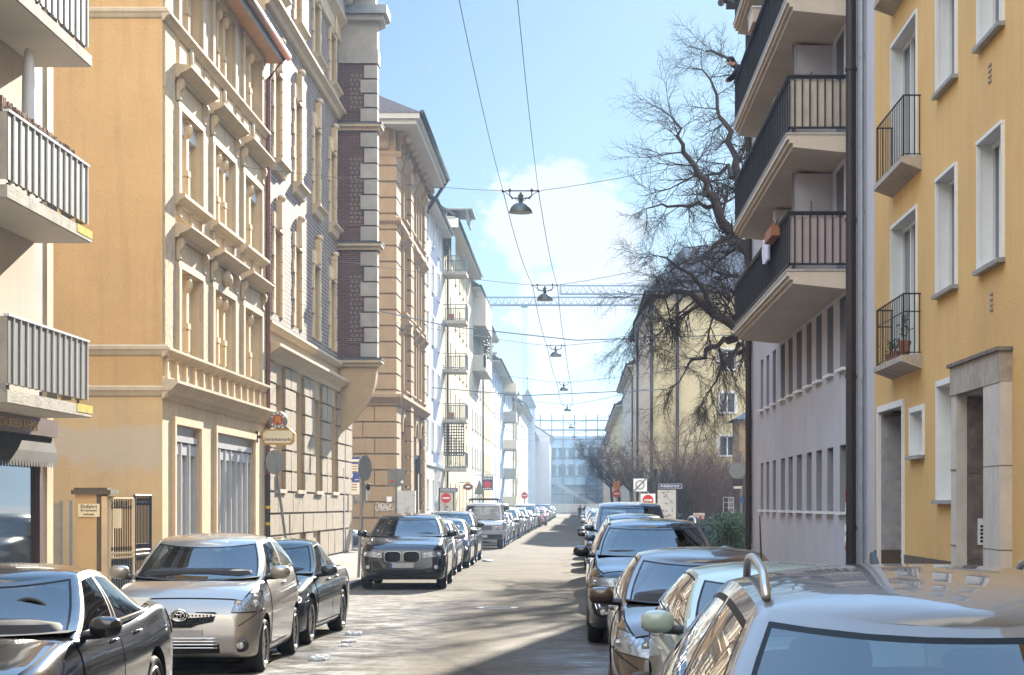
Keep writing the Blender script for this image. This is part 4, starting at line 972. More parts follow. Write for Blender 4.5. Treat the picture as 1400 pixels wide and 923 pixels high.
    # small balconies
    for k, zb in enumerate((4.06, 7.17, 10.27)):
        a, b = fr.u(1235.5, .26)-.05, fr.u(1200, .26)
        D = .27
        s = MB(); s.prism([(0,zb-.06),(D+.05,zb+.06),(D+.05,zb+.15),(0,zb+.17)], a-.08, b+.06, lambda d, z, u: fr.p(u,d,z)); s = s.build('balcony', M['portal'], t)
        r = MB(); z0, z1 = zb+.2, zb+1.12
        n = 15
        for i in range(n+1): r.path([fr.p(a+(b-a)*i/n,D,z0), fr.p(a+(b-a)*i/n,D,z1)], .007, 4)
        for u in (a, b):
            for d in (.02, .1, .18): r.path([fr.p(u,d,z0), fr.p(u,d,z1)], .008, 4)
        for z in (z0, z1, z1-.28) if k == 0 else (z0, z1): r.path([fr.p(a,0,z), fr.p(a,D,z), fr.p(b,D,z), fr.p(b,0,z)], .014 if z == z1 else .01, 5)
        for u in (a, b): r.path([fr.p(u,D,zb+.1), fr.p(u,D,z1)], .016, 5)
        r.build('railing', M['iron'], s)
    for i, (u, d, r_, h) in enumerate(((30.5,.14,.10,.26), (31.4,.13,.075,.17), (32.0,.13,.075,.16))):
        p = MB(); x, y, z = fr.p(u,d,4.235); p.lathe([(0,0),(r_*.72,0),(r_,h*.8),(r_*1.1,h*.8),(r_*1.1,h),(r_*.9,h),(r_*.85,h*.85),(0,h*.85)], (x,y,z), 14)
        o = thing('plant_pot', (x,y,z), ('large terracotta pot with a thin bare plant on the lowest iron balcony', 'small terracotta pot beside the large one on the lowest iron balcony', 'small terracotta pot at the far end of the lowest iron balcony')[i], 'plant pot')
        p.build('pot', M['terra'], o, smooth=40)
        q = MB(); rr = random.Random(i)
        for k in range(5 if i == 0 else 4): q.path([(x,y,z+h*.8), (x+rr.uniform(-.08,.08),y+rr.uniform(-.1,.1),z+h+.2), (x+rr.uniform(-.1,.1),y+rr.uniform(-.14,.14),z+h+(.55 if i == 0 else .25)*rr.uniform(.6,1))], .006, 4)
        for k in range(16): q.blob((x+rr.gauss(0,.05),y+rr.gauss(0,.08),z+h+rr.uniform(0,.4 if i == 0 else .2)), .02, .035, .012, 2, 5, 3)
        q.build('foliage', M['leaf'], o)
right_yellow()

# ================================================================== RIGHT 2: lilac grey flats with deep balconies
def right_lilac():
    u0, u1, zt = fr.u(1196)+.003, 58.5, 17.0
    t = thing('lilac_apartment_building', (XR, 46, 0), 'lilac grey flats with a row of slit windows and broad stacked balconies', 'building')
    spans = [(1148,1156.6),(1131,1139.3),(1116,1123.6),(1102.7,1109.7),(1089,1096.3),(1078,1083.8),(1067.6,1073.2),(1056.5,1060.8),(1047.8,1051.7),(1040,1043.6)]
    sp = [(fr.u(b), fr.u(a)) for a, b in spans]
    ops = [(a, b, z0, z1, .3) for a, b in sp for z0, z1 in ((1.72, 3.08), (4.62, 6.08))]
    for k in range(4): ops += [(38.4, 39.5, 6.6+2.71*k, 8.75+2.71*k, .3), (41.5, 44.0, 6.6+2.71*k, 8.75+2.71*k, .3), (46.2, 49.4, 6.6+2.71*k, 8.75+2.71*k, .3)] if 6.6+2.71*k < 15 else []
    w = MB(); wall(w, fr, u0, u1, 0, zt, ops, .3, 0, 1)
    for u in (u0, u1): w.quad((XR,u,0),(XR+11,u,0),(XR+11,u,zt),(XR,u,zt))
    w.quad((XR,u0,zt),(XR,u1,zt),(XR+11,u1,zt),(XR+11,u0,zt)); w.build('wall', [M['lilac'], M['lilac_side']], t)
    for a, b in sp:
        for z0, z1 in ((1.72, 3.08), (4.62, 6.08)): window(t, fr, (a+b)/2, z0+.01, b-a-.02, z1-z0-.02, .3, 'plain', M['white'], M['pane'], sill=M['white'])
    for o in ops[20:]: window(t, fr, (o[0]+o[1])/2, o[2]+.01, o[1]-o[0]-.02, o[3]-o[2]-.02, .3, 'side', M['white'], M['pane'])
    for u, r_, mt, nm in ((fr.u(1172.5), .10, M['pipe_dark'], 'downpipe'), (fr.u(1184), .05, M['zinc'], 'downpipe'), (58.2, .10, M['pipe_dark'], 'downpipe')):
        p = MB(); p.path([fr.p(u,r_+.03,.1), fr.p(u,r_+.03,zt+.1)], r_, 10)
        for z in (1.4, 4.3, 7.3, 10.2): p.path([fr.p(u,r_+.03,z), fr.p(u,r_+.03,z+.06)], r_*1.16, 10)
        p.build(nm, mt, t, smooth=40)
    q = MB(); rr = random.Random(9); u = fr.u(1172.5)-.1
    for k in range(7):
        z = 1.0+rr.random()*1.5; q.box(XR-.245, XR-.235, u+rr.random()*.12-.02, u+.04+rr.random()*.14, z, z+.05+.09*rr.random(), k % 2)
    q.build('stickers', [M['signwhite'], M['signred']], t)
    # balconies with stepped slabs and a variety of screens
    b0, b1, D = 37.75, 50.6, 1.2
    for k in range(5):
        zt_ = 6.5+2.71*k; D2 = D
        s = MB(); s.prism([(0,zt_-.34),(.12,zt_-.34),(D-.1,zt_-.24),(D-.1,zt_-.16),(D-.03,zt_-.16),(D-.03,zt_-.09),(D+.02,zt_-.09),(D+.02,zt_),(0,zt_)], b0, b1, lambda d, z, u: fr.p(u,d,z)); s = s.build('balcony', M['beige'], t)
        e = MB(); fbox(e, fr, b0-.012, b1+.012, 0, D+.032, zt_+.003, zt_+.05)
        for i in range(9): fbox(e, fr, b0-.016, b0-.012, .02+D*i/9, D*(i+1)/9, zt_+.006, zt_+.046)
        e.build('tile_edge', M['stone'], s)
        r = MB(); z0, z1 = zt_+.13, zt_+1.12
        for z in (z0, z1): fbox(r, fr, b0, b1, D-.05, D, z, z+.035); fbox(r, fr, b0, b0+.05, 0, D-.05, z, z+.035); fbox(r, fr, b1-.05, b1, 0, D-.05, z, z+.035)
        fbox(r, fr, b0-.02, b1+.02, D-.07, D+.02, z1+.04, z1+.075); fbox(r, fr, b0-.02, b0+.07, 0, D-.07, z1+.04, z1+.075)
        n = 40
        for i in range(n+1): fbox(r, fr, b0+(b1-b0-.03)*i/n, b0+(b1-b0-.03)*i/n+.03, D-.045, D-.015, z0, z1)
        for i in range(8): fbox(r, fr, b0+.01, b0+.04, D*i/8+.0, D*i/8+.025, z0, z1)
        r.build('railing', M['iron'], s)
        c = MB(); mi = [3, 2, 0, 0, 1][k]
        fbox(c, fr, b0+.045, b0+.06, .04, D-.06, z0+.05, z1-.03, [0, 1, 2, 2, 0][k])   # end screen towards the camera
        seg = [(38.0,40.6), (40.8,43.5), (43.7,46.8), (47,50.4)]
        for j, (a, b) in enumerate(seg): fbox(c, fr, a, b, D-.075, D-.06, z0+.03, z1-.02, [[3,3,3,3],[1,3,3,3],[3,2,2,2],[3,2,3,2],[3,3,3,3]][k][j])
        c.build('privacy_screen', [M['mauve'], M['reed'], M['slat'], M['slat_dark']], s)
        if k < 4:   # storage cupboard walls dividing the loggia
            for ua, db in ((40.1,.78),(45.,.70)): d = MB(); fbox(d, fr, ua, ua+.5, .0, db, zt_+.06, zt_+2.35); d.build('partition', M['lilac'], s)
            d = MB(); fbox(d, fr, 40.07, 40.095, .80, .86, zt_+.06, zt_+2.35); d.path([fr.p(39.9,.45,zt_+.8), fr.p(39.95,.47,zt_+1.75)], .022, 6); d.build('folded_airer', M['slat_dark'], s)
    e = MB(); fbox(e, fr, 36, u1, -.2, .8, zt+.1, zt+.25); e.path([fr.p(36,.95,zt+.3), fr.p(u1,.95,zt+.3)], .11, 8); e.path([fr.p(57.5,.95,zt+.25), fr.p(56,.4,zt-.5), fr.p(55,.15,zt-.6)], .07, 7); e.build('eaves', M['pipe_dark'], t)
    r = MB(); r.prism([(.9,zt+.28),(-5.5,zt+3.5),(-11,zt+.28)], u0, u1, lambda d, z, u: fr.p(u,d,z)); r.build('roof', M['tile'], t)
    # things on the balconies
    z = 6.5+1.0; u = 40.3
    o = thing('flower_box', fr.p(u, 1.2, z), 'brown flower box hooked on the lowest lilac balcony railing', 'flower box'); a = MB()
    fbox(a, fr, u-.9, u+.5, 1.13, 1.36, z-.05, z+.17); a.build('box', M['terra'], o); a = MB(); rr = random.Random(4)
    for i in range(26):
        uu = u-.8+1.2*rr.random(); a.path([fr.p(uu,1.25,z+.15), fr.p(uu+rr.uniform(-.1,.1),1.25+rr.uniform(-.08,.1),z+.22+.12*rr.random())], .008, 4)
    a.build('dry_stems', M['twig_brown'], o)
    o = thing('awning_box', fr.p(45,1.1,14), 'pale folded box fixed on the third balcony railing', 'box'); a = MB(); fbox(a, fr, 44.2, 45.3, .95, 1.3, 13.1, 13.42); a.build('box', M['beige'], o); a = MB(); fbox(a, fr, 44.17, 45.33, .93, 1.32, 13.425, 13.46); a.build('lid', M['white'], o)
    # hedge plant in a balcony
    a = MB(); rr = random.Random(6)
    for i in range(260):
        c = Vector(fr.p(rr.uniform(41.5,43.5), 1.0+rr.gauss(0,.05), rr.uniform(12.05,13.2))); d = Vector((rr.gauss(0,1),rr.gauss(0,1),rr.gauss(0,1))).normalized()*.09; e = d.orthogonal().normalized()*.05
        a.quad(c-d, c+e, c+d, c-e)
    tag(a.build('potted_conifer', M['leaf_dark']), 'dark conifer hedge in pots on the third lilac balcony', 'plant')
right_lilac()

# ================================================================== RIGHT, beyond the crossing
def right_pale():
    Yg = 130.; X0 = 5.25; f3 = Fac(X0, -1); ga = Gab(Yg); zt = 16.4; X1 = 18.
    t = thing('pale_yellow_house', (X0, Yg, 0), 'pale yellow house with a slate mansard roof behind the bare tree', 'building')
    wx = [xat(994.5,Yg), xat(1040,Yg)]; rows = [5.2, 8.15, 11.1]
    ops = [(x-.55, x+.55, z, z+1.35, .15) for x in wx for z in rows]
    w = MB(); wall(w, ga, X0, X1, 0, zt, ops, .15); w.build('gable_wall', M['yellowplaster'], t)
    us = [134+5*i for i in range(7)]
    o2 = [(u-.6, u+.6, z, z+1.5, .15) for u in us for z in (2.0, 5.1, 8.2, 11.3, 14)]
    w = MB(); wall(w, f3, Yg, 170, 0, zt, o2, .15); w.quad((X0,170,0),(X1,170,0),(X1,170,zt),(X0,170,zt)); w.build('street_wall', M['rose'], t)
    for x in wx:
        for z in rows: window(t, ga, x, z, 1.1, 1.35, .15, 'mull', M['white'], M['pane'], sill=M['white'], trim=M['white'], tw=.13)
    for u in us:
        for z in (2.0, 5.1, 8.2, 11.3, 14): window(t, f3, u, z, 1.2, 1.5, .15, 'mull', M['white'], M['pane'])
    r = MB(); e = [(X0-.5,Yg-.5,zt),(X1+.5,Yg-.5,zt),(X1+.5,170,zt),(X0-.5,170,zt),(X0+2.2,Yg+2.,zt+3.4),(X1-2,Yg+2.,zt+3.4),(X1-2,170,zt+3.4),(X0+2.2,170,zt+3.4)]
    r.add(e, [(0,1,5,4),(1,2,6,5),(2,3,7,6),(3,0,4,7),(4,5,6,7),(0,1,2,3)]); r.build('roof', M['slate'], t)
    p = MB()
    for x in (X0-.12, xat(926,Yg)): p.path([(x,Yg-.16,0),(x,Yg-.16,zt+.1)], .11, 8)
    p.path([(X0-.5,Yg-.55,zt), (X1,Yg-.55,zt)], .1, 6); p.path([(X0-.55,Yg-.5,zt),(X0-.55,170,zt)], .1, 6); p.path([(X0-.12,160,0),(X0-.12,160,zt)], .11, 6); p.build('downpipe', M['pipe_dark'], t, smooth=True)
    # low projecting bay with its own roof beside the garden
    b = MB(); x0, x1 = xat(1011,112), xat(1034,112); b.box(x0, x1+3, 112, 117, 0, 6.9); o = thing('garden_house', (x0,112,0), 'small tan garden building with a hipped roof behind the round sign', 'building'); b.build('wall', M['sand'], o)
    b = MB(); b.add([(x0-.4,111.6,6.9),(x1+3.4,111.6,6.9),(x1+3.4,117.4,6.9),(x0-.4,117.4,6.9),(x0+2,114.5,8.2)], [(0,1,4),(1,2,4),(2,3,4),(3,0,4),(0,1,2,3)]); b.build('roof', M['slate'], o)
right_pale()
plain_house('plaster_house', 'white house with a broad cornice beyond the pale yellow mansard house', Fac(5.2,-1), 172, 214, 14.6, M['whiteplaster'], [176+5*i for i in range(8)], [1.8,5,8.1,11.2], 1.4, 1.7, M['tile'], ov=.6, bands=(13.6,), pipe=173)
plain_house('plaster_house', 'cream house in the haze behind the bare street trees', Fac(5.2,-1), 214.1, 290, 13.2, M['yellowplaster'], [219+6*i for i in range(12)], [1.8,5,8.1], 1.4, 1.7, M['slate'], ov=.8)
plain_house('plaster_house', 'hazy beige house just before the scaffolded building', Fac(5.6,-1), 290.1, 400, 13.0, M['rose'], [297+8*i for i in range(13)], [1.8,5,8.1], 1.6, 1.7, M['tile'], ov=.8)

# ================================================================== the scaffolded building closing the street
def end_building():
    Y = 432.; ga = Gab(Y)
    t = thing('scaffolded_building', (2, Y, 0), 'large building wrapped in scaffolding and netting closing the end of the street', 'building')
    X0, X1 = -16, 24
    a = MB(); a.box(X0, X1, Y+2.2, Y+20, 0, 17.5); b = a.build('wall', M['lightblue'], t)
    n = MB(); n.box(X0, xat(812,Y), Y+1.6, Y+1.62, 6.2, 17.4); n.build('netting', M['netting'], t)
    w = MB()
    for z in (8.6, 12.2):
        for i in range(14):
            x = X0+1+2.2*i; w.box(x, x+1.5, Y+1.4, Y+1.56, z, z+2.4)
    w.build('windows_behind', M['pane'], t)
    s = MB(); r = .12
    xs = [X0+2.6*i for i in range(16)]
    for x in xs:
        for y in (Y, Y+1.2): s.path([(x,y,0),(x,y,22.3)], r, 4)
    for z in [2.1*i for i in range(1,11)]:
        for y in (Y, Y+1.2): s.path([(X0,y,z),(X1,y,z)], r, 4)
    for x0 in xs[7:14]:
        for k in range(5):
            z = 2.1*k; s.path([(x0,Y-.06,z),(x0+2.6,Y-.06,z+2.1)], r*.8, 4); s.path([(x0+2.6,Y-.06,z),(x0,Y-.06,z+2.1)], r*.8, 4)
    s.build('scaffold_frame', M['cranegrey'], t)
    d = MB()
    for z in [2.1*i for i in range(1,9)]: d.box(xat(800,Y), X1, Y+.05, Y+1.15, z+.08, z+.15)
    d.build('scaffold_boards', M['plinth'], t)
    d = MB(); d.box(X0, X1, Y+.8, Y+1.3, 18.6, 18.75); d.box(X0,X1,Y+1.65,Y+2.15,16.9,17.5); d.build('parapet', M['zinc'], t)
    d = MB(); d.prism([(xat(757,Y),7.6),(xat(757,Y),6.4),(xat(806,Y),1.9),(xat(812,Y),1.9),(xat(812,Y),2.4),(xat(800,Y),3.3)], Y-.9, Y-.2, lambda x, z, y: (x,y,z)); d.build('rubble_chute', M['zinc'], t)
    h = thing('site_hoarding', (-2,Y-3,0), 'pale building site hoarding in front of the scaffolded building', 'hoarding'); d = MB()
    for i in range(9): d.box(-9+2*i+.02, -7+2*i-.02, Y-3, Y-2.92, .1, 2.1)
    d.build('panels', M['whiteplaster'], h); d = MB()
    for i in range(10): d.box(-9+2*i-.05, -9+2*i+.05, Y-2.91, Y-2.8, 0, 2.2)
    d.build('posts', M['steel'], h)
end_building()
# ================================================================== STREET FURNITURE
def disc_y(mb, x, y, z, r, th=.03, n=24, mi=0): mb.lathe([(0,-th/2),(r,-th/2),(r,th/2),(0,th/2)], (x,y,z), n, mi, 'y')
def no_entry(parent, x, y, z, r):
    a = MB(); disc_y(a, x, y, z, r, .02); a.build('sign_face', M['signred'], parent)
    a = MB(); a.box(x-r*.72, x+r*.72, y-.018, y-.011, z-r*.17, z+r*.17); a.build('white_bar', M['signwhite'], parent)
def post(parent, x, y, z1, r=.038, lean=(0,0), mat=None, z0=.1):
    a = MB(); a.path([(x-lean[0],y-lean[1],z0),(x,y,z1)], r, 10); return a.build('post', mat or M['steel'], parent, smooth=40)
def furniture():
    # left pavement: leaning sign post
    Y = 46.5; x, z = xat(375.5,Y), zat(632,Y)
    t = thing('sign_post', (x+.35,Y,0), 'leaning grey post with the back of a round sign before the rusty downpipe', 'traffic sign')
    post(t, x-.02, Y, z+.2, .035, lean=(-.42,0), mat=M['darksteel'])
    a = MB(); a.lathe([(0,-.012),(.3,-.012),(.3,.012),(0,.012)], (0,0,0), 24, 0, 'y'); rot = Matrix.Rotation(radians(58),3,'Z'); a.v = [tuple(rot @ Vector(v) + Vector((x,Y-.05,z))) for v in a.v]; a.build('sign_back', M['signgrey'], t)
    a = MB(); a.box(x-.0, x+.06, Y-.08, Y+.3, z-.75, z-.35); a.build('lower_plate', M['darksteel'], t)
    # second post at the kerb
    Y = 45.6; x, z = xat(499,Y), zat(640,Y)
    t = thing('sign_post', (xat(489,Y),Y,0), 'grey post with a round sign back on the kerb before the black estate', 'traffic sign')
    post(t, x-.03, Y, z+.25, .035, lean=(.13,0))
    a = MB(); a.lathe([(0,-.012),(.31,-.012),(.31,.012),(0,.012)], (0,0,0), 24, 0, 'y'); rot = Matrix.Rotation(radians(66),3,'Z'); a.v = [tuple(rot @ Vector(v) + Vector((x,Y-.05,z))) for v in a.v]; a.build('sign_back', M['signgrey'], t)
    a = MB(); a.box(x-.06, x+.03, Y-.06, Y+.26, z-.78, z-.36); a.build('lower_plate', M['darksteel'], t); a = MB(); a.blob((x+.08,Y-.02,z-.45), .05,.06,.09); a.build('clamp', M['iron'], t)
    # parking sign stack behind the brick corner
    Y = 74.; x = xat(484.5,Y); t = thing('parking_sign', (x,Y,0), 'stack of blue and white parking plates beside the brick corner', 'traffic sign'); post(t, x-.1, Y+.03, 4.0, .04)
    for py0, py1, m in ((625,634,'signblue'),(635,645,'signwhite'),(646,659,'signblue'),(660,676,'signwhite')):
        a = MB(); a.box(x-.33, x+.2, Y-.02, Y-.003, zat(py1,Y), zat(py0,Y)); p = a.build('plate', M[m], t)
        if py0 == 646: lettering('P', .30, (x-.13,Y-.024,zat(651.5,Y)), M['signwhite'], p, bold=.008); a = MB(); a.box(x+.03, x+.16, Y-.026, Y-.021, zat(656.4,Y), zat(655.4,Y)); a.build('arrow', M['signwhite'], p)
        if py0 == 625: a = MB(); a.box(x-.33, x+.2, Y-.026, Y-.021, zat(631.2,Y), zat(628,Y)); a.build('white_bar', M['signwhite'], p)
        if m == 'signwhite':
            a = MB(); 
            for k in range(3): a.box(x-.22, x+.1, Y-.026, Y-.021, zat(py0+2.5+3.6*k,Y)-.02, zat(py0+2.5+3.6*k,Y)+.015)
            a.build('small_print', M['graffiti_dark'], p)
    # twin dark sign backs
    Y = 76.; x = xat(541.5,Y); t = thing('sign_post', (x,Y,0), 'post with two dark square sign backs side by side before the brown sandstone wall', 'traffic sign'); post(t, x, Y, zat(640,Y), .05, mat=M['darksteel'])
    for px0, px1 in ((530,541),(542,553.5)):
        a = MB(); a.box(xat(px0,Y), xat(px1,Y), Y-.07, Y-.052, zat(664.5,Y), zat(641,Y)); p = a.build('sign_back', M['darksteel'], t)
    a = MB(); a.box(xat(534.5,Y), xat(538,Y), Y-.076, Y-.071, zat(659.5,Y), zat(656,Y)); a.build('sticker', M['signred'], t); a = MB(); disc_y(a, xat(550,Y), Y-.073, zat(659,Y), .06, .006); a.build('sticker', M['signwhite'], t)
    # traffic light, left
    Y = 87.; x = xat(569.5,Y); t = thing('traffic_light', (x,Y,0), 'dark traffic light pole in front of the pale graffitied cabinet', 'traffic light'); post(t, x, Y, zat(628,Y), .07, mat=M['iron'])
    a = MB(); a.box(xat(572,Y), xat(575.5,Y), Y-.15, Y+.2, zat(648,Y), zat(623,Y)); a.build('signal_head', M['iron'], t); a = MB(); a.box(xat(565,Y), xat(576,Y), Y+.2, Y+.23, zat(634,Y), zat(622.5,Y)); a.build('backing_board', M['darksteel'], t)
    # pale cabinet with scribbles
    Y = 86.; x0, x1 = xat(543,Y), xat(567.5,Y); t = thing('utility_cabinet', ((x0+x1)/2,Y,0), 'pale graffitied advertising cabinet standing against the sandstone corner', 'cabinet'); a = MB(); a.box(x0, x1, Y, Y+.5, .2, zat(671,Y)); a.build('body', M['board'], t); a = MB(); a.box(x0-.03,x1+.03,Y-.03,Y+.53,.1,.2); a.build('base', M['concrete'], t)
    scrib(t, x0, x1, Y-.006, .9, 2.3, 11, 5)
    # notice boards with the street name plate
    def notice(Y, px0, px1, pyt, pyb, pylab0, pylab1, lx0, lx1, label, round_sign, frame_mat):
        x0, x1 = xat(px0,Y), xat(px1,Y); t = thing('notice_board', ((x0+x1)/2,Y,0), label, 'notice board')
        a = MB()
        for x in (x0-.03, x1+.03): a.path([(x,Y+.02,.1),(x,Y+.02,zat(pylab0,Y))], .045, 8)
        a.build('posts', frame_mat, t)
        a = MB(); a.box(x0, x1, Y-.03, Y+.03, zat(pyb,Y), zat(pyt,Y)); a.build('board', M['board'], t)
        s = thing('street_name_sign', (xat((lx0+lx1)/2,Y),Y-.06,zat(pylab1,Y)), 'dark blue plate reading Adalbertstr. above the ' + ('board with the no entry sign' if px0 < 788 else 'board covered in scribbles'), 'street sign')
        X0, X1, Z0, Z1 = xat(lx0,Y), xat(lx1,Y), zat(pylab1,Y), zat(pylab0,Y)
        a = MB(); a.box(X0, X1, Y-.07, Y-.04, Z0, Z1); a.build('plate', M['bluecap'], s)
        a = MB(); e = .02
        for b in ((X0+e,X1-e,Z0+e,Z0+e*1.6),(X0+e,X1-e,Z1-e*1.6,Z1-e),(X0+e,X0+e*1.6,Z0+e,Z1-e),(X1-e*1.6,X1-e,Z0+e,Z1-e)): a.box(b[0],b[1],Y-.074,Y-.0705,b[2],b[3])
        a.build('border', M['signwhite'], s)
        lettering('Adalbertstr.', (Z1-Z0)*.72, ((X0+X1)/2, Y-.075, (Z0+Z1)/2+.005), M['signwhite'], s, bold=.001, extrude=.003, space=1.05)
        return t, x0, x1
    t, x0, x1 = notice(100., 601.5, 619.5, 673, 712, 667, 673, 601.5, 626, 'grey notice board carrying a round no entry sign', True, M['iron'])
    no_entry(t, xat(610,100.), 99.95, zat(681,100.), .255); scrib(t, x0+.05, x1-.05, 99.955, zat(701,100.), zat(690,100.), 3, 14, M['graffiti_dark'])
    t, x0, x1 = notice(80., 899, 924, 669.5, 727, 661, 668.5, 900, 933, 'pale notice board covered in scribbles and paper notes', False, M['iron'])
    scrib(t, x0+.06, x1-.06, 79.955, zat(720,80.), zat(672,80.), 8, 30, M['graffiti_dark'])
    # right side signs
    Y = 82.; x = xat(886,Y); t = thing('no_entry_sign', (x,Y,0), 'no entry sign on a white square plate with a pale sticker across it', 'traffic sign'); post(t, x, Y+.04, zat(672,Y), .04)
    a = MB(); a.box(xat(876,Y), xat(896,Y), Y, Y+.02, zat(695,Y), zat(675,Y)); a.build('plate', M['signwhite'], t); no_entry(t, x, Y-.015, zat(684,Y), .235)
    a = MB(); a.blob((x-.05,Y-.035,zat(684,Y)), .13,.006,.05); a.build('sticker', M['board'], t)
    Y = 83.; x = xat(875,Y); t = thing('zone_end_sign', (x,Y,0), 'white square zone end sign with a grey ring and diagonal stripe', 'traffic sign'); post(t, x, Y+.04, zat(654,Y), .04)
    a = MB(); a.box(xat(866,Y), xat(884.5,Y), Y, Y+.02, zat(672,Y), zat(654.5,Y)); a.build('plate', M['signwhite'], t)
    a = MB(); zc = zat(663,Y); a.lathe([(.15,-.012),(.21,-.012),(.21,-.004),(.15,-.004)], (x,Y,zc), 24, 0, 'y'); a.build('grey_ring', M['steel'], t); a = MB(); a.prism([(-.29,-.25),(-.22,-.27),(.29,.25),(.22,.27)], Y-.02, Y-.013, lambda u, z, y: (x+u,y,zc+z)); a.build('diagonal_stripe', M['darksteel'], t)
    Y = 84.; x = xat(896,Y); t = thing('traffic_light', (x,Y,0), 'dark traffic light beside the street name plate and zone end sign', 'traffic light'); post(t, x+.02, Y, zat(641,Y), .06, mat=M['iron'])
    a = MB(); a.box(xat(890.5,Y), xat(895,Y), Y-.2, Y+.2, zat(653,Y), zat(641.5,Y)); a.box(xat(896,Y), xat(899.5,Y), Y-.2, Y+.2, zat(668,Y), zat(642,Y)); a.build('signal_head', M['iron'], t)
    Y = 71.; x = xat(1013,Y); t = thing('sign_post', (x,Y,0), 'post with a big round grey sign back beside the lilac corner', 'traffic sign'); post(t, x, Y, zat(618,Y), .045, mat=M['darksteel'])
    a = MB(); disc_y(a, xat(1007.5,Y), Y-.08, zat(643.5,Y), .3, .03); a.build('sign_back', M['darksteel'], t); a = MB(); a.box(x-.32, x+.08, Y-.1, Y-.05, zat(664,Y), zat(655,Y)); a.build('lower_plate', M['iron'], t); a = MB(); a.box(x-.28,x+.02,Y-.1,Y-.06,zat(668,Y),zat(665,Y)); a.build('small_plate', M['board'], t)
    a = MB(); a.box(x-.03, x+.08, Y-.12, Y-.05, zat(687,Y), zat(680,Y)); a.build('blue_plate', M['signblue'], t); a = MB(); a.box(x-.05,x+.2,Y-.02,Y+.02,zat(644,Y),zat(643,Y)); a.build('arm', M['iron'], t)
    # grey lattice case by the hedge
    Y = 69.; t = thing('display_case', (xat(995,Y),Y,0), 'dark glazed display case with a pale grid between the hedge and the round sign', 'display case'); a = MB(); x0, x1, z0, z1 = xat(989,Y), xat(1003,Y), zat(701,Y), zat(680,Y); a.box(x0,x1,Y,Y+.08,z0,z1); a.build('glass', M['pane'], t)
    a = MB()
    for k in range(3): xx = x0+(x1-x0)*k/2; a.box(xx-.015,xx+.015,Y-.03,Y-.003,z0,z1)
    for k in range(4): zz = z0+(z1-z0)*k/3; a.box(x0,x1,Y-.026,Y-.006,zz-.015,zz+.015)
    a.build('grid', M['steel'], t); post(t, (x0+x1)/2, Y+.12, z0+.1, .04)
    for px, py, Y, r, lab in ((717,677.5,172.,.3,'small far no entry sign above the white van and grey cars'), (843,675,150.,.32,'no entry sign below an orange panel on the same post')):
        x = xat(px,Y); t = thing('no_entry_sign', (x,Y,0), lab, 'traffic sign'); post(t, x, Y+.03, zat(py,Y)+.4, .04); no_entry(t, x, Y, zat(py,Y), r)
        if px > 800: a = MB(); a.box(x-.28,x+.28,Y-.01,Y+.01,zat(py,Y)+.36,zat(py,Y)+.95); a.build('orange_panel', M['orange'], t)
    Y = 96.; x = xat(655.5,Y); t = thing('warning_sign', (x,Y,0), 'grey back of a triangular sign rising behind the grey off road car', 'traffic sign'); post(t, x, Y+.05, zat(657,Y), .04)
    a = MB(); z0, z1 = zat(676,Y), zat(657.5,Y); a.prism([(-.26,0),(.26,0),(.03,z1-z0),(-.03,z1-z0)], Y-.02, Y, lambda u, z, y: (x+u,y,z0+z)); a.build('sign_back', M['darksteel'], t); a = MB(); a.box(x-.15,x+.17,Y-.03,Y,zat(683,Y),zat(678,Y)); a.build('lower_plate', M['board'], t)
    # hanging signs far left
    Y = 138.; k = Y/F; x = xat(640,Y); z = zat(665.5,Y); t = thing('oval_sign', (XL,Y,z), 'orange brown oval sign hanging from the pale yellow house', 'sign'); a = MB(); a.v = []; a.lathe([(0,-.06),(1,-.06),(1,.06),(0,.06)], (0,0,0), 24, 0, 'y'); a.v = [(x+v[0]*7.2*k, Y+v[1], z+v[2]*5*k) for v in a.v]; a.build('panel', M['orange'], t)
    a = MB(); a.lathe([(0,-.08),(1,-.08),(1,-.065)], (0,0,0), 24, 0, 'y'); a.v = [(x+v[0]*6*k, Y+v[1], z+v[2]*3.8*k) for v in a.v]; a.build('inner_oval', M['brownboard'], t); a = MB(); a.blob((x,Y-.1,z), 3.4*k,.02,1.3*k); a.build('white_motif', M['signwhite'], t); a = MB(); a.path([(XL,Y,z+6*k),(x+2*k,Y,z+6*k),(x+2*k,Y,z+4*k)], .03, 5); a.build('bracket', M['iron'], t)
    Y = 160.; k = Y/F; x0, x1, z0, z1 = xat(659,Y), xat(674,Y), zat(670,Y), zat(651.5,Y); t = thing('banner_sign', (XL,Y,z0), 'dark blue hanging sign with a red splash on the off white house', 'sign'); a = MB(); a.box(x0,x1,Y-.04,Y+.04,z0,z1); a.build('panel', M['bluecap'], t)
    a = MB(); a.blob(((x0+x1)/2,Y-.045,(z0+z1)/2-.1), .36,.01,.33, 1.6); a.build('red_splash', M['signred'], t); a = MB()
    for i in range(6): a.box(x0+.1+.13*i, x0+.19+.13*i, Y-.05, Y-.042, z1-.24, z1-.1)
    for i in range(5): a.box(x0+.1+.15*i, x0+.2+.15*i, Y-.05, Y-.042, z0+.08, z0+.16)
    a.build('pale_lettering', M['signwhite'], t); a = MB(); a.path([(XL,Y,z1+.12),(x1,Y,z1+.12)], .03, 5); a.path([(x0+.4,Y,z1+.12),(x0+.4,Y,z1)], .02, 5); a.build('bracket', M['iron'], t)
    # manhole
    a = MB(); Y = F*H/(831-HY); x = xat(680,Y); a.lathe([(0,.006),(.36,.006),(.38,.003)], (x,Y,0), 28)
    for i in range(5): a.box(x-.25,x+.25,Y-.26+.12*i,Y-.22+.12*i,.0065,.012)
    tag(a.build('manhole_cover', M['darksteel']), 'round iron manhole cover in the middle of the road', 'manhole cover')
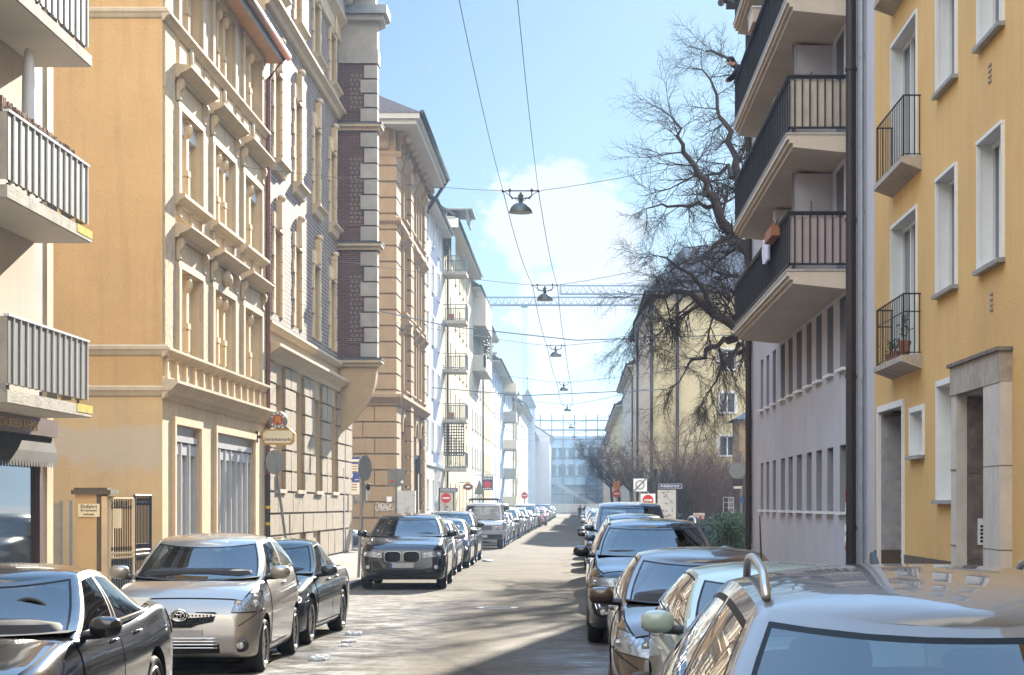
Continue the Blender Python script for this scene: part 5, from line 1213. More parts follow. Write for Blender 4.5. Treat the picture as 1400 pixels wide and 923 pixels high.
    # slush lumps
    rr = random.Random(21)
    for i, (px, py, r, lab) in enumerate(((437,903,.075,'largest lump of dirty snow beside the silver hatchback'), (484,868,.06,'lump of dirty snow farthest from the silver hatchback'), (478,878,.05,'small lump of dirty snow just before the farthest lump'), (470,884,.04,'smallest lump of dirty snow in the middle of the road edge line'), (668,768,.09,'lumps of dirty snow beside the dark off road wagon'))):
        Y = F*H/(py-HY); x = xat(px,Y); a = MB()
        for k in range(16): q = r*rr.uniform(.3,.75); a.blob((x+rr.gauss(0,r*.8), Y+rr.gauss(0,r*.9), q*.45), q*rr.uniform(.7,1.3), q*rr.uniform(.7,1.3), q*.8, 2.2, 8, 5)
        me = a.build('snow_lump', M['snow']); tag(me, lab, 'snow')
def scrib(t, x0, x1, y, z0, z1, seed, n, mat=None):
    q = random.Random(seed); a = MB()
    for i in range(n):
        x, z = q.uniform(x0+.05,x1-.1), q.uniform(z0,z1); w = q.uniform(.05,.16)
        a.path([(min(x1-.02,x+w*k/5), y, z+q.uniform(-.05,.05)*(1 if n < 20 else .6)) for k in range(6)], .009, 4, cap=False)
    a.build('scribbles', mat or M['graffiti_dark'], t)
furniture()

# ================================================================== hanging lamps and wires
def lamps():
    pos = []
    for px, py in ((712,284),(745,406),(760,484),(771,531.5),(776,560),(781,584),(785.5,597),(789,606),(791,614)):
        Y = F*7.05/(HY-py); pos.append((xat(px,Y), Y, H+7.05))
    names = ['nearest and largest hanging street lamp over the road', 'second hanging street lamp, just below the crane jib', 'third hanging street lamp in the row', 'fourth hanging street lamp in the row', 'fifth hanging street lamp, first above the scaffold top', 'sixth hanging street lamp against the hazy netting', 'seventh hanging street lamp against the hazy netting', 'eighth hanging street lamp in the row', 'farthest hanging street lamp in the row']
    proto = None
    for i, (x, y, z) in enumerate(pos):
        if i == 0:
            t = thing('street_lamp', (x,y,z), names[0], 'street lamp', 'lamps hanging over the road')
            a = MB(); a.lathe([(.285,-.12),(.28,-.10),(.24,.0),(.17,.075),(.09,.11),(.05,.12),(.05,.2),(.0,.2)], (x,y,z), 28); a.build('shade', M['enamel'], t, smooth=40)
            a = MB(); a.lathe([(0,-.135),(.15,-.13),(.262,-.105),(.275,-.112)], (x,y,z), 28); a.build('diffuser', M['opal'], t, smooth=40)
            a = MB(); a.lathe([(.05,.19),(.085,.20),(.085,.235),(.06,.25),(.07,.30),(.03,.31),(.03,.36)], (x,y,z), 16); a.build('neck', M['enamel'], t, smooth=40)
            a = MB()
            b = z+.40
            a.path([(x-.42,y,b),(x+.42,y,b)], .016, 6); a.path([(x-.26,y,b-.12),(x-.2,y,b-.17),(x+.2,y,b-.17),(x+.26,y,b-.12)], .016, 6)
            for sx in (-1, 1):
                a.blob((x+sx*.42,y,b), .04,.04,.04,2,8,6); a.blob((x+sx*.26,y,b+.01), .03,.03,.05,2,8,6); a.path([(x+sx*.26,y,b),(x+sx*.26,y,b-.13)], .012, 5); a.blob((x+sx*.2,y,b-.17), .03,.03,.03,2,8,6); a.path([(x+sx*.42,y,b),(x,y,b-.28)], .007, 4)
            a.build('hanger', M['iron'], t); proto = t
        else:
            t = copy_tree(proto); t.location = (x,y,z); t['label'] = names[i]; ORG[t] = Vector((x,y,z))
    def wire(pts, r, label, nm='span_wire'):
        a = MB(); a.path(pts, r, 5); tag(a.build(nm, M['wire']), label, 'wire')
    ordn = ['nearest', 'second', 'third', 'fourth', 'fifth', 'sixth', 'seventh', 'eighth', 'farthest']
    for i, (x, y, z) in enumerate(pos):
        b = z+.40; r = .007+.003*min(i,4)
        sag = lambda xa, xb, za, zb: [(xa+(xb-xa)*k/10, y, za+(zb-za)*(k/10)**1.15) for k in range(11)]
        wire([(p[0], y+ (3. if i == 0 else 0)*(-p[0]+x-.42)/7., p[2]) for p in sag(x-.42, XL+.05, b, 10.4 if i != 1 else 10.2)], r, 'thin cross wire from the %s hanging lamp to the left house fronts' % ordn[i])
        wire(sag(x+.42, XR-.05 if y < 58 or y > 130 else 9., b, 10.5 if i != 1 else 11.4), r, 'thin cross wire from the %s hanging lamp towards the right side' % ordn[i])
    prev = (-1.25, 21.5, H+7.05)
    for i, (x, y, z) in enumerate(pos[:5]):
        for sx in (-1, 1):
            p0 = (prev[0]+sx*.42, prev[1], prev[2]+.40); p1 = (x+sx*.42, y, z+.40)
            wire([tuple(p0[c]+(p1[c]-p0[c])*k/10 - (.25*4*k/10*(1-k/10) if c == 2 else 0) for c in range(3)) for k in range(11)], .006+.003*i, '%s lengthwise lamp cable running up to the %s hanging lamp' % ('left' if sx < 0 else 'right', ordn[i]), 'lamp_cable')
        prev = (x, y, z)
    wire([(XL+.1,72,9.4),(-5,75,8.9),(0,79,8.7),(9,86,9.6)], .022, 'heavy dark diagonal overhead cable crossing just under the second lamp bracket', 'overhead_cable')
    wire([(XL+.1,111,8.7),(-3,113,8.35),(XR-.1,116,8.9)], .03, 'dark overhead cable crossing at the fourth lamp', 'overhead_cable')
lamps()

def cranes():
    def jib(Y, x0, x1, z0, hgt, xm, label, trolley=None):
        t = thing('tower_crane', (xm,Y,0), label, 'crane')
        a = MB(); r = .17; w = 1.2; n = int((x1-x0)/1.3)
        for p in ((Y-w/2,z0),(Y+w/2,z0),(Y,z0+hgt)): a.path([(x0,p[0],p[1]),(x1,p[0],p[1])], r, 4)
        for k in range(n):
            xa, xb, xc = x0+(x1-x0)*k/n, x0+(x1-x0)*(k+1)/n, x0+(x1-x0)*(k+.5)/n
            for s in (-1, 1): a.path([(xa,Y+s*w/2,z0),(xc,Y,z0+hgt),(xb,Y+s*w/2,z0)], r*.6, 4)
        a.path([(x0,Y,z0-.2),(x0,Y,z0+hgt+.3)], r, 4); a.build('jib', M['cranegrey'], t)
        a = MB()
        for sx in (-1,1):
            for sy in (-1,1): a.path([(xm+sx*.9,Y+sy*.9,0),(xm+sx*.9,Y+sy*.9,z0+hgt)], .12, 4)
        for k in range(int(z0/2)):
            for sy in (-1,1): a.path([(xm-.9,Y+sy*.9,2*k),(xm+.9,Y+sy*.9,2*k+2)], .07, 4)
        a.build('mast', M['cranegrey'], t); a = MB(); a.box(xm-2.2,xm-1,Y-1.5,Y,z0-2.4,z0-.2); a.build('cab', M['whiteplaster'], t)
        if trolley is not None:
            a = MB(); a.box(trolley-.6,trolley+.6,Y-.7,Y+.7,z0-.5,z0-.15); a.build('trolley', M['iron'], t); a = MB()
            for dx in (-.45,-.15,.2,.5): a.path([(trolley+dx,Y,z0-.4),(trolley+dx*.6,Y,z0-17)], .03, 4)
            a.build('hoist_ropes', M['wire'], t); a = MB(); a.box(trolley-.4,trolley+.4,Y-.25,Y+.25,z0-18,z0-17); a.build('hook_block', M['iron'], t)
    Y = 360.; jib(Y, -22, 24, zat(417,Y), 1.45, 20.5, 'lower and longer crane jib with a trolley across the hazy sky', xat(717,Y))
    Y = 385.; jib(Y, xat(766,Y), 30, zat(402,Y), 1.7, 26, 'upper crane jib ending short above the middle of the street')
cranes()

# ================================================================== TREES AND HEDGES
def twigs(mb, p, d, ln, r, lvl, rr, droop=.1, curl=.1, kids=3, spread=.75, sides=4, mi=0):
    n = 5 if lvl > 0 else 4
    pts = [Vector(p)]; d = Vector(d).normalized(); dirs = []
    for k in range(n):
        f = k/n
        d = (d + Vector((rr.gauss(0,.09), rr.gauss(0,.09), rr.gauss(0,.07) + (-droop if f < .5 else curl*1.3)))).normalized()
        pts.append(pts[-1]+d*ln/n); dirs.append(d)
    mb.path(pts, [r*(1-.75*k/n) for k in range(n+1)], sides if lvl > 0 else 3, mi, cap=False)
    if lvl == 0: return
    for k in range(1, n+1):
        for j in range(kids if k > 1 else 1):
            if k < n and rr.random() < .12: continue
            e = dirs[k-1]; q = e.orthogonal().normalized(); a = rr.uniform(0,2*pi); q = Matrix.Rotation(a,3,e) @ q
            twigs(mb, pts[k], e*.75+q*spread*rr.uniform(.6,1.3), ln*rr.uniform(.42,.68), r*(1-.75*k/n)*.62+.002, lvl-1, rr, droop, curl, kids, spread, sides, mi)
def big_tree():
    rr = random.Random(12); Y0 = 64.
    t = thing('bare_tree', (7.0,Y0,0), 'large leafless tree with crooked drooping limbs behind the lilac flats', 'tree')
    tr = MB(); tw = MB()
    base = [(7.2,Y0,.05),(7.15,Y0,2),(7.0,Y0+.1,4),(6.9,Y0,5.6)]
    tr.path(base, [.5,.40,.36,.33], 12)
    def limb(px, r0, r1, dy, lv=2, droop=.03, curl=.10, kids=2, every=1, l0=1.9, start=None):
        m = len(px); pts = []
        for i, (x, y) in enumerate(px):
            Y = Y0+dy*i/(m-1); pts.append(Vector((xat(x,Y), Y, zat(y,Y))))
        if start: pts = [Vector(start)]+pts
        # resample with a slight crookedness
        out = [pts[0]]
        for a, b in zip(pts, pts[1:]): out += [a.lerp(b,.5)+Vector((rr.gauss(0,.11),rr.gauss(0,.15),rr.gauss(0,.11))), b]
        n = len(out); rs = [r0+(r1-r0)*(i/(n-1))**.8 for i in range(n)]
        tr.path(out, rs, 8, cap=True)
        for i in range(2, n, every):
            d = (out[i]-out[i-1]).normalized()
            for j in range((2 if i % 2 else 1) if i < n-1 else 3):
                q = Matrix.Rotation(rr.uniform(0,2*pi),3,d) @ d.orthogonal().normalized()
                k = 1. if i < n-1 else .3
                twigs(tw, out[i], d*.55+q*k*rr.uniform(.7,1.2), l0*rr.uniform(.55,1.15)*(1-.3*i/n), max(.0145,rs[i]*.34), lv, rr, droop, curl, kids)
    top = (6.9,Y0,5.6)
    limb([(1045,420),(1025,345),(1002,319),(980,283),(965,262),(954,238),(934,208),(926,186),(918,160)], .30, .035, -1.5, start=top, l0=2.0)
    limb([(980,280),(955,277),(931,281),(905,279),(884,285)], .09, .02, -2.5, droop=.10, l0=1.7)
    limb([(1050,400),(1030,300),(1009,243),(1007,215),(1000,180),(984,160),(980,130),(960,95)], .26, .03, 1.8, start=top, l0=1.8)
    limb([(1040,250),(1030,150),(1010,100),(985,75),(965,70)], .16, .025, 2.5, start=(xat(1040,Y0),Y0,zat(330,Y0)), l0=1.6)
    limb([(1008,243),(996,226),(975,238),(955,245)], .10, .03, 1.5, l0=1.6)
    limb([(1050,470),(1028,455),(1006,447),(977,431),(953,410),(920,398),(891,404),(876,425),(866,446)], .27, .025, -2.2, start=top, droop=.16, curl=.16, l0=2.0, kids=3)
    limb([(977,431),(965,400),(945,375),(920,360),(900,350)], .12, .02, -3, droop=.12, l0=1.7, kids=3)
    limb([(1023,332),(1002,330),(975,338),(945,361),(915,372)], .14, .02, -2.8, droop=.16, l0=1.8, kids=3)
    limb([(1008,462),(990,463),(965,478),(945,492),(930,520)], .13, .02, -2., droop=.2, curl=.16, l0=1.9, kids=3)
    limb([(1010,470),(995,490),(980,520),(962,545)], .08, .018, -1.5, droop=.22, curl=.14, l0=1.8, kids=3)
    limb([(1020,430),(1005,400),(985,380),(960,372)], .12, .02, 3, droop=.14, l0=1.8)
    limb([(1060,360),(1075,280),(1090,220)], .2, .04, 3, start=top, lv=1)
    tr.build('trunk', M['bark'], t, smooth=True); tw.build('crown', M['twig'], t)
big_tree()
def small_tree(x, y, hgt, spread, label, seed, mat, lv=2, kids=3, lean=-.2):
    rr = random.Random(seed); t = thing('bare_tree', (x,y,0), label, 'tree'); tr = MB(); tw = MB()
    pts = [(x,y,0),(x+lean*.3,y,hgt*.2),(x+lean,y,hgt*.36)]; tr.path(pts, [.2,.16,.14], 8)
    for i in range(7):
        a = 2*pi*i/7+rr.uniform(-.3,.3); e = rr.uniform(.5,1.2); d = Vector((cos(a),sin(a),e)).normalized(); p = Vector(pts[2]); q = [p]; ln = spread*rr.uniform(.7,1.1)
        for k in range(4): d = (d+Vector((rr.gauss(0,.15),rr.gauss(0,.15),.12))).normalized(); q.append(q[-1]+d*ln*.42)
        tr.path(q, [.1,.075,.055,.04,.025], 6)
        for k in range(1,5):
            for j in range(3): twigs(tw, q[k], d*.5+Vector((rr.gauss(0,.6),rr.gauss(0,.6),rr.uniform(-.2,.6))), spread*.42*rr.uniform(.6,1.2), .03, lv, rr, .03, .05, kids)
    tr.build('trunk', mat, t, smooth=True); tw.build('crown', mat, t)
small_tree(4.5, 150, 8.2, 2.5, 'bare brown tree nearest in front of the pale yellow house', 3, M['twig_tan'], 2, 2)
small_tree(4.1, 178, 9.5, 2.9, 'hazy bare tree reaching over the road beyond the brown tree', 5, M['twig'], 2, 2, -.2)
small_tree(4.1, 215, 10.5, 3.2, 'faint bare tree standing before the scaffolding', 8, M['twig'], 1, 3, -.2)
small_tree(6.0, 118, 7.2, 2.6, 'slender tan shrub tree before the gable of the pale yellow house', 11, M['twig_tan'], 1, 3, 0)
def bush(x, y, w, hgt, label, seed, mat, n=60, name='bare_shrub'):
    rr = random.Random(seed); mb = MB(); st = MB(); t = thing(name, (x,y,0), label, 'shrub')
    for i in range(n):
        a = rr.uniform(0,2*pi); k = rr.random()**.5; p = Vector((x+.3*w*k*cos(a), y+.3*w*k*sin(a), .1)); d = Vector((cos(a)*k*.45, sin(a)*k*.45, 1)).normalized(); ln = hgt*rr.uniform(.7,1.05); q = [p]
        for s in range(4): d = (d+Vector((rr.gauss(0,.08),rr.gauss(0,.08),0))).normalized(); q.append(q[-1]+d*ln/4)
        st.path(q, [.03,.025,.018,.012,.006], 4, cap=False)
        for s in (1,2,3,4):
            for j in range(2): twigs(mb, q[s], d+Vector((rr.gauss(0,.5),rr.gauss(0,.5),rr.uniform(-.1,.4))), hgt*.26*rr.uniform(.6,1.2), .012, 1, rr, .0, .02, 2)
    st.build('stems', mat, t); mb.build('twigs', mat, t)
bush(xat(917,104), 104, 2.6, 3.4, 'dark dense leafless shrub behind the scribbled notice board', 1, M['twig'], 90)
bush(xat(928,122), 122, 3.2, 6.0, 'tall tan leafless shrub fanning up against the yellow gable', 2, M['twig_tan'], 45)
bush(xat(955,103), 103, 2.8, 4.0, 'red brown leafless shrub between the notice board and the gate pillar', 3, M['twig_brown'], 70)
bush(xat(985,101), 101, 2.8, 3.8, 'red brown leafless shrub between the gate pillar and the round sign', 4, M['twig_brown'], 70)
bush(xat(1006,105), 105, 2.4, 3.6, 'dark brown leafless shrub close to the lilac corner', 6, M['twig_brown'], 55)
def leafy(x0, x1, y0, y1, z0, z1, n, label, seed, mat, name, cat, size=.09, rough=.25):
    rr = random.Random(seed); mb = MB()
    for i in range(n):
        u, v, w = rr.random(), rr.random(), rr.random()**.7
        q = 1-.25*rr.random()
        c = Vector((x0+(x1-x0)*u+rr.gauss(0,rough*.4), y0+(y1-y0)*v+rr.gauss(0,rough*.4), z0+(z1-z0)*w*q+rr.gauss(0,rough*.4)))
        d = Vector((rr.gauss(0,1),rr.gauss(0,1),rr.gauss(0,1))).normalized()*size*rr.uniform(.5,1.3); e = d.orthogonal().normalized()*size*.55*rr.uniform(.6,1.2)
        mb.quad(c-d, c+e, c+d*1.1, c-e)
    st = MB()
    for i in range(14): x, y = rr.uniform(x0,x1), rr.uniform(y0,y1); st.path([(x,y,.1),(x+rr.gauss(0,.1),y,z1*.8)], .03, 4)
    t = thing(name, ((x0+x1)/2,(y0+y1)/2,0), label, cat); mb.build('foliage', mat, t); st.build('stems', M['twig'], t)
leafy(4.5, 5.35, 58.9, 63, .25, 1.6, 2600, 'glossy green evergreen shrub at the lilac house corner', 1, M['leaf'], 'evergreen_shrub', 'shrub', .08)
leafy(4.9, 5.5, 64, 80.5, .15, 1.25, 5200, 'dark clipped hedge between the lilac house and the gate pillar', 2, M['leaf_dark'], 'hedge', 'hedge', .10)
leafy(5.0, 5.8, 101, 126, .15, 1.5, 4200, 'dark hedge in front of the pale yellow house', 3, M['leaf_dark'], 'hedge', 'hedge', .13)
def pillar():
    Y = 82.; x = xat(955.5,Y); t = thing('gate_pillar', (x,Y,0), 'weathered pale stone gate pillar with a cap at the end of the hedge', 'gate pillar')
    a = MB(); a.box(x-.19, x+.19, Y-.19, Y+.19, .1, 1.38); a.build('shaft', M['portal_pale'], t); a = MB(); a.box(x-.24,x+.24,Y-.24,Y+.24,1.38,1.5); a.build('cap', M['portal'], t)
    a = MB(); a.box(x-.02,x+.12,Y-.2,Y-.192,1.2,1.36); a.build('sticker', M['signred'], t)
    a = MB(); a.box(5.0, 5.15, 64, 81.5, .1, .6); tag(a.build('garden_wall', M['concrete']), 'low concrete garden wall under the clipped hedge', 'wall')
pillar()

# ================================================================== PEOPLE
def figure(name, loc, label, joints, edges, radii, mats, head, hair=True, rz=0.):
    """One skinned body from a joint skeleton (metres, facing -Y)."""
    me = bpy.data.meshes.new('skeleton'); me.from_pydata(joints, edges, []); ob = bpy.data.objects.new('skeleton', me); COL.objects.link(ob)
    sk = ob.modifiers.new('s', 'SKIN'); sk.use_smooth_shade = True; sub = ob.modifiers.new('d', 'SUBSURF'); sub.levels = sub.render_levels = 2
    for i, v in enumerate(me.skin_vertices[0].data): v.radius = radii[i] if isinstance(radii[i], tuple) else (radii[i], radii[i]); v.use_root = i == 0
    dg = bpy.context.evaluated_depsgraph_get(); dg.update(); m2 = bpy.data.meshes.new_from_object(ob.evaluated_get(dg)); bpy.data.objects.remove(ob)
    m2.materials.clear()
    for m in mats: m2.materials.append(m)
    hz = head[2]
    for p in m2.polygons:
        c = p.center
        near_hand = any((Vector(c)-Vector(joints[i])).length < .09 for i in head[3])
        p.material_index = 2 if c.z > hz-.11 and (Vector(c)-Vector(head[:3])).length < .17 else 2 if near_hand else 1 if c.z < head[4] else 0
    t = thing(name, loc, label, 'person', rz=rz); b = put('body', m2, None); b.parent = t
    a = MB(); hx, hy = head[0], head[1]
    for s in (-1,1): a.blob((hx+s*.032,hy-.088,hz+.01), .013,.008,.009,2,6,4,0)
    e = a.mesh('eyes', M['black']); o = put('eyes', e); o.parent = t
    a = MB(); a.blob((hx,hy-.10,hz-.02), .016,.024,.022,2,6,4); a.blob((hx,hy-.085,hz-.062), .024,.012,.007,2,6,4)
    for s in (-1,1): a.blob((hx+s*.085,hy,hz), .012,.02,.03,2,6,4)
    o = put('face_details', a.mesh('face_details', M['skin'])); o.parent = t
    a = MB(); a.blob((hx,hy+.018,hz+.045), .102,.112,.092,2.1,14,10); o = put('hair', a.mesh('hair', M['hair'], smooth=True)); o.parent = t
    return t
def walker(x, y, label, ph, coat):
    s = ph
    J = [(0,0,.95),(0,0,1.15),(0,0,1.38),(0,0,1.50),(0,0,1.62),(0,-.01,1.70),
         (.1,0,.9),(.11,-.12*s,.5),(.11,-.02*s+.05,.1),(.11,-.14*s,.05), (-.1,0,.9),(-.11,.1*s,.5),(-.11,.28*s,.12),(-.11,.16*s,.05),
         (.2,0,1.42),(.25,.06*s,1.13),(.25,-.1*s,.90),(.25,-.14*s,.82), (-.2,0,1.42),(-.25,-.08*s,1.13),(-.25,-.24*s,.93),(-.25,-.3*s,.86)]
    E = [(0,1),(1,2),(2,3),(3,4),(4,5),(0,6),(6,7),(7,8),(8,9),(0,10),(10,11),(11,12),(12,13),(2,14),(14,15),(15,16),(16,17),(2,18),(18,19),(19,20),(20,21)]
    Rr = [(.17,.12),(.17,.12),(.18,.12),.06,.085,.075, .10,.07,.05,.05,.10,.07,.05,.05,.075,.055,.045,.04,.075,.055,.045,.04]
    figure('person', (x,y,0), label, J, E, Rr, [coat, M['trousers'], M['skin']], (0,-.005,1.65,(17,21),.82))
walker(.45, 236., 'person in a dark coat walking in the road, farther from the cars', 1, M['coat_dark'])
walker(1.05, 231., 'person in a dark jacket walking close beside the parked cars', -1, M['coat_dark'])
def leaner():   # on the third lilac balcony, bent over the railing (parapet at d = 1.2), looking down into the street
    J = [(0,.05,.92),(0,-.05,1.12),(0,-.22,1.34),(0,-.33,1.43),(0,-.42,1.47),(0,-.46,1.53),
         (.1,.05,.88),(.11,.02,.48),(.11,.06,.08),(-.1,.05,.88),(-.11,.02,.48),(-.11,.06,.08),
         (.2,-.22,1.34),(.25,-.36,1.13),(.14,-.50,1.03),(.06,-.56,.98),(-.2,-.22,1.34),(-.25,-.34,1.13),(-.14,-.46,1.04),(-.06,-.52,1.0)]
    E = [(0,1),(1,2),(2,3),(3,4),(4,5),(0,6),(6,7),(7,8),(0,9),(9,10),(10,11),(2,12),(12,13),(13,14),(14,15),(2,16),(16,17),(17,18),(18,19)]
    Rr = [(.16,.12),(.17,.12),(.18,.12),.06,.085,.075,.10,.07,.05,.10,.07,.05,.075,.055,.045,.04,.075,.055,.045,.04]
    figure('person', (XR-.93,49.9,11.98), 'person in dark clothes and hat leaning over the third lilac balcony railing', J, E, Rr, [M['coat_dark'], M['trousers'], M['skin']], (0,-.44,1.52,(15,19),.86), rz=-pi/2)
leaner()
def shirt():
    u = 41.4; x, z = XR-1.215, 7.66
    a = MB(); a.prism([(-.26,-.5),(.26,-.5),(.27,-.02),(.10,.06),(-.10,.06),(-.27,-.02)], 0, .05, lambda q, zz, d: fr.p(u+q, 1.225+d, z+zz)); a.prism([(-.27,-.4),(.27,-.4),(.27,.02),(.1,.12),(.0,.16),(-.1,.12),(-.27,.02)], 0, .06, lambda q, zz, d: fr.p(u+q, 1.06+d, z+zz)); a.prism([(-.27,.03),(.27,.03),(.24,.09),(-.24,.09)], 0, .14, lambda q, zz, d: fr.p(u+q, 1.10+d, z+zz))
    for s in (-1,1): a.path([fr.p(u+s*.26,1.25,z), fr.p(u+s*.36,1.27,z-.25), fr.p(u+s*.38,1.26,z-.5)], [.06,.06,.05], 7)
    tag(a.build('hanging_shirt', M['shirt'], smooth=30), 'pale lilac shirt hung over the lowest lilac balcony railing', 'shirt')
shirt()
# ================================================================== CARS
def hermite(pts):
    xs = [p[0] for p in pts]; ys = [p[1] for p in pts]; n = len(xs)
    d = [(ys[i+1]-ys[i])/(xs[i+1]-xs[i]) for i in range(n-1)]
    m = [d[0]] + [0 if d[i-1]*d[i] <= 0 else 2*d[i-1]*d[i]/(d[i-1]+d[i]) for i in range(1, n-1)] + [d[-1]]
    def f(x):
        if x <= xs[0]: return ys[0]
        if x >= xs[-1]: return ys[-1]
        i = max(k for k in range(n-1) if xs[k] <= x); h = xs[i+1]-xs[i]; t = (x-xs[i])/h
        return (2*t**3-3*t*t+1)*ys[i]+(t**3-2*t*t+t)*h*m[i]+(-2*t**3+3*t*t)*ys[i+1]+(t**3-t*t)*h*m[i+1]
    return f
SEC = [(0,0),(.80,0),(.93,.015),(.975,.09),(.992,.28),(1.0,.50),(.992,.68),(.972,.80),(.945,.88),(.91,.945),(.83,.985),(.65,1.0),(.35,1.0),(0,1.0)]
SECBOX = [(0,0),(.85,0),(.97,.01),(.985,.06),(.995,.3),(1.0,.5),(1.0,.70),(1.0,.82),(.995,.90),(.985,.955),(.95,.99),(.7,1.0),(.35,1.0),(0,1.0)]
SPEC = {
 'saloon': dict(L=4.55,W=1.80,roof=1.43,zb=.19,top=[(0,.64),(.12,.74),(.6,.86),(1.15,.95),(1.6,.965),(2.6,.985),(3.4,1.02),(4.0,1.07),(4.42,1.05),(4.55,.94)],wy=(.88,3.58),rw=.33,g=(1.05,2.0,3.15,4.22),hw=(.93,.66),pil=[(.05,.40),(.43,.82),(.84,.95)],swp=(.28,.18)),
 'hatch': dict(L=3.75,W=1.695,roof=1.53,zb=.19,top=[(0,.66),(.10,.78),(.35,.92),(.75,1.0),(1.2,1.04),(2.5,1.09),(3.5,1.13),(3.68,1.10),(3.75,1.0)],wy=(.71,3.17),rw=.30,g=(.70,1.55,3.25,3.66),hw=(.93,.70),pil=[(.06,.50),(.53,.92)],swp=(.30,.14)),
 'notch': dict(L=4.43,W=1.74,roof=1.40,zb=.18,top=[(0,.60),(.1,.69),(.5,.79),(1.2,.885),(1.6,.91),(2.8,.935),(3.5,.965),(4.2,.965),(4.36,.93),(4.43,.84)],wy=(.80,3.52),rw=.315,g=(1.25,2.0,3.0,3.72),hw=(.92,.70),pil=[(.04,.45),(.48,.86),(.88,.96)],swp=(.22,.16)),
 'suv': dict(L=4.7,W=1.89,roof=1.67,zb=.22,top=[(0,.84),(.09,.94),(.45,1.04),(1.15,1.13),(1.6,1.155),(3.5,1.20),(4.5,1.23),(4.62,1.2),(4.7,1.06)],wy=(.88,3.74),rw=.375,g=(1.15,2.0,4.05,4.58),hw=(.93,.70),pil=[(.05,.38),(.41,.70),(.73,.93)],swp=(.26,.15)),
 'crossover': dict(L=4.6,W=1.82,roof=1.68,zb=.22,top=[(0,.80),(.09,.90),(.45,1.0),(1.05,1.08),(1.6,1.10),(3.5,1.14),(4.4,1.17),(4.52,1.14),(4.6,1.0)],wy=(.88,3.55),rw=.355,g=(1.0,2.05,4.1,4.52),hw=(.93,.62),pil=[(.05,.40),(.43,.72),(.75,.94)],swp=(.27,.15)),
 'compact': dict(L=4.0,W=1.74,roof=1.47,zb=.18,top=[(0,.62),(.10,.74),(.40,.88),(.95,.98),(1.3,1.01),(2.6,1.05),(3.7,1.10),(3.93,1.06),(4.0,.95)],wy=(.80,3.34),rw=.31,g=(.90,1.85,3.35,3.85),hw=(.93,.67),pil=[(.05,.46),(.49,.84),(.86,.95)],swp=(.30,.16)),
 'estate': dict(L=4.6,W=1.79,roof=1.48,zb=.19,top=[(0,.64),(.12,.74),(.6,.86),(1.2,.95),(1.6,.97),(2.8,1.0),(4.2,1.04),(4.52,1.02),(4.6,.92)],wy=(.86,3.55),rw=.325,g=(1.15,2.0,4.0,4.5),hw=(.93,.70),pil=[(.04,.34),(.37,.64),(.67,.94)],swp=(.26,.15)),
 'offroad': dict(L=4.6,W=1.79,roof=1.98,zb=.38,top=[(0,1.02),(.05,1.12),(.2,1.16),(1.1,1.20),(1.5,1.20),(3.5,1.20),(4.5,1.20),(4.6,1.12)],wy=(.62,3.42),rw=.41,g=(1.32,1.5,4.3,4.5),hw=(.95,.85),pil=[(.03,.28),(.31,.56),(.6,.95)],swp=(.03,.03),plan0=.955,Lc=.12,sec=SECBOX,rake=0.),
 'van': dict(L=4.9,W=1.92,roof=1.95,zb=.2,top=[(0,.80),(.08,.92),(.35,1.05),(.9,1.17),(1.3,1.20),(3.5,1.22),(4.8,1.22),(4.9,1.1)],wy=(.92,3.95),rw=.33,g=(.65,1.75,4.6,4.84),hw=(.95,.80),pil=[(.05,.32),(.36,.63),(.66,.95)],swp=(.25,.08)),
}
SPEC['mini'] = dict(SPEC['hatch'], roof=1.455)
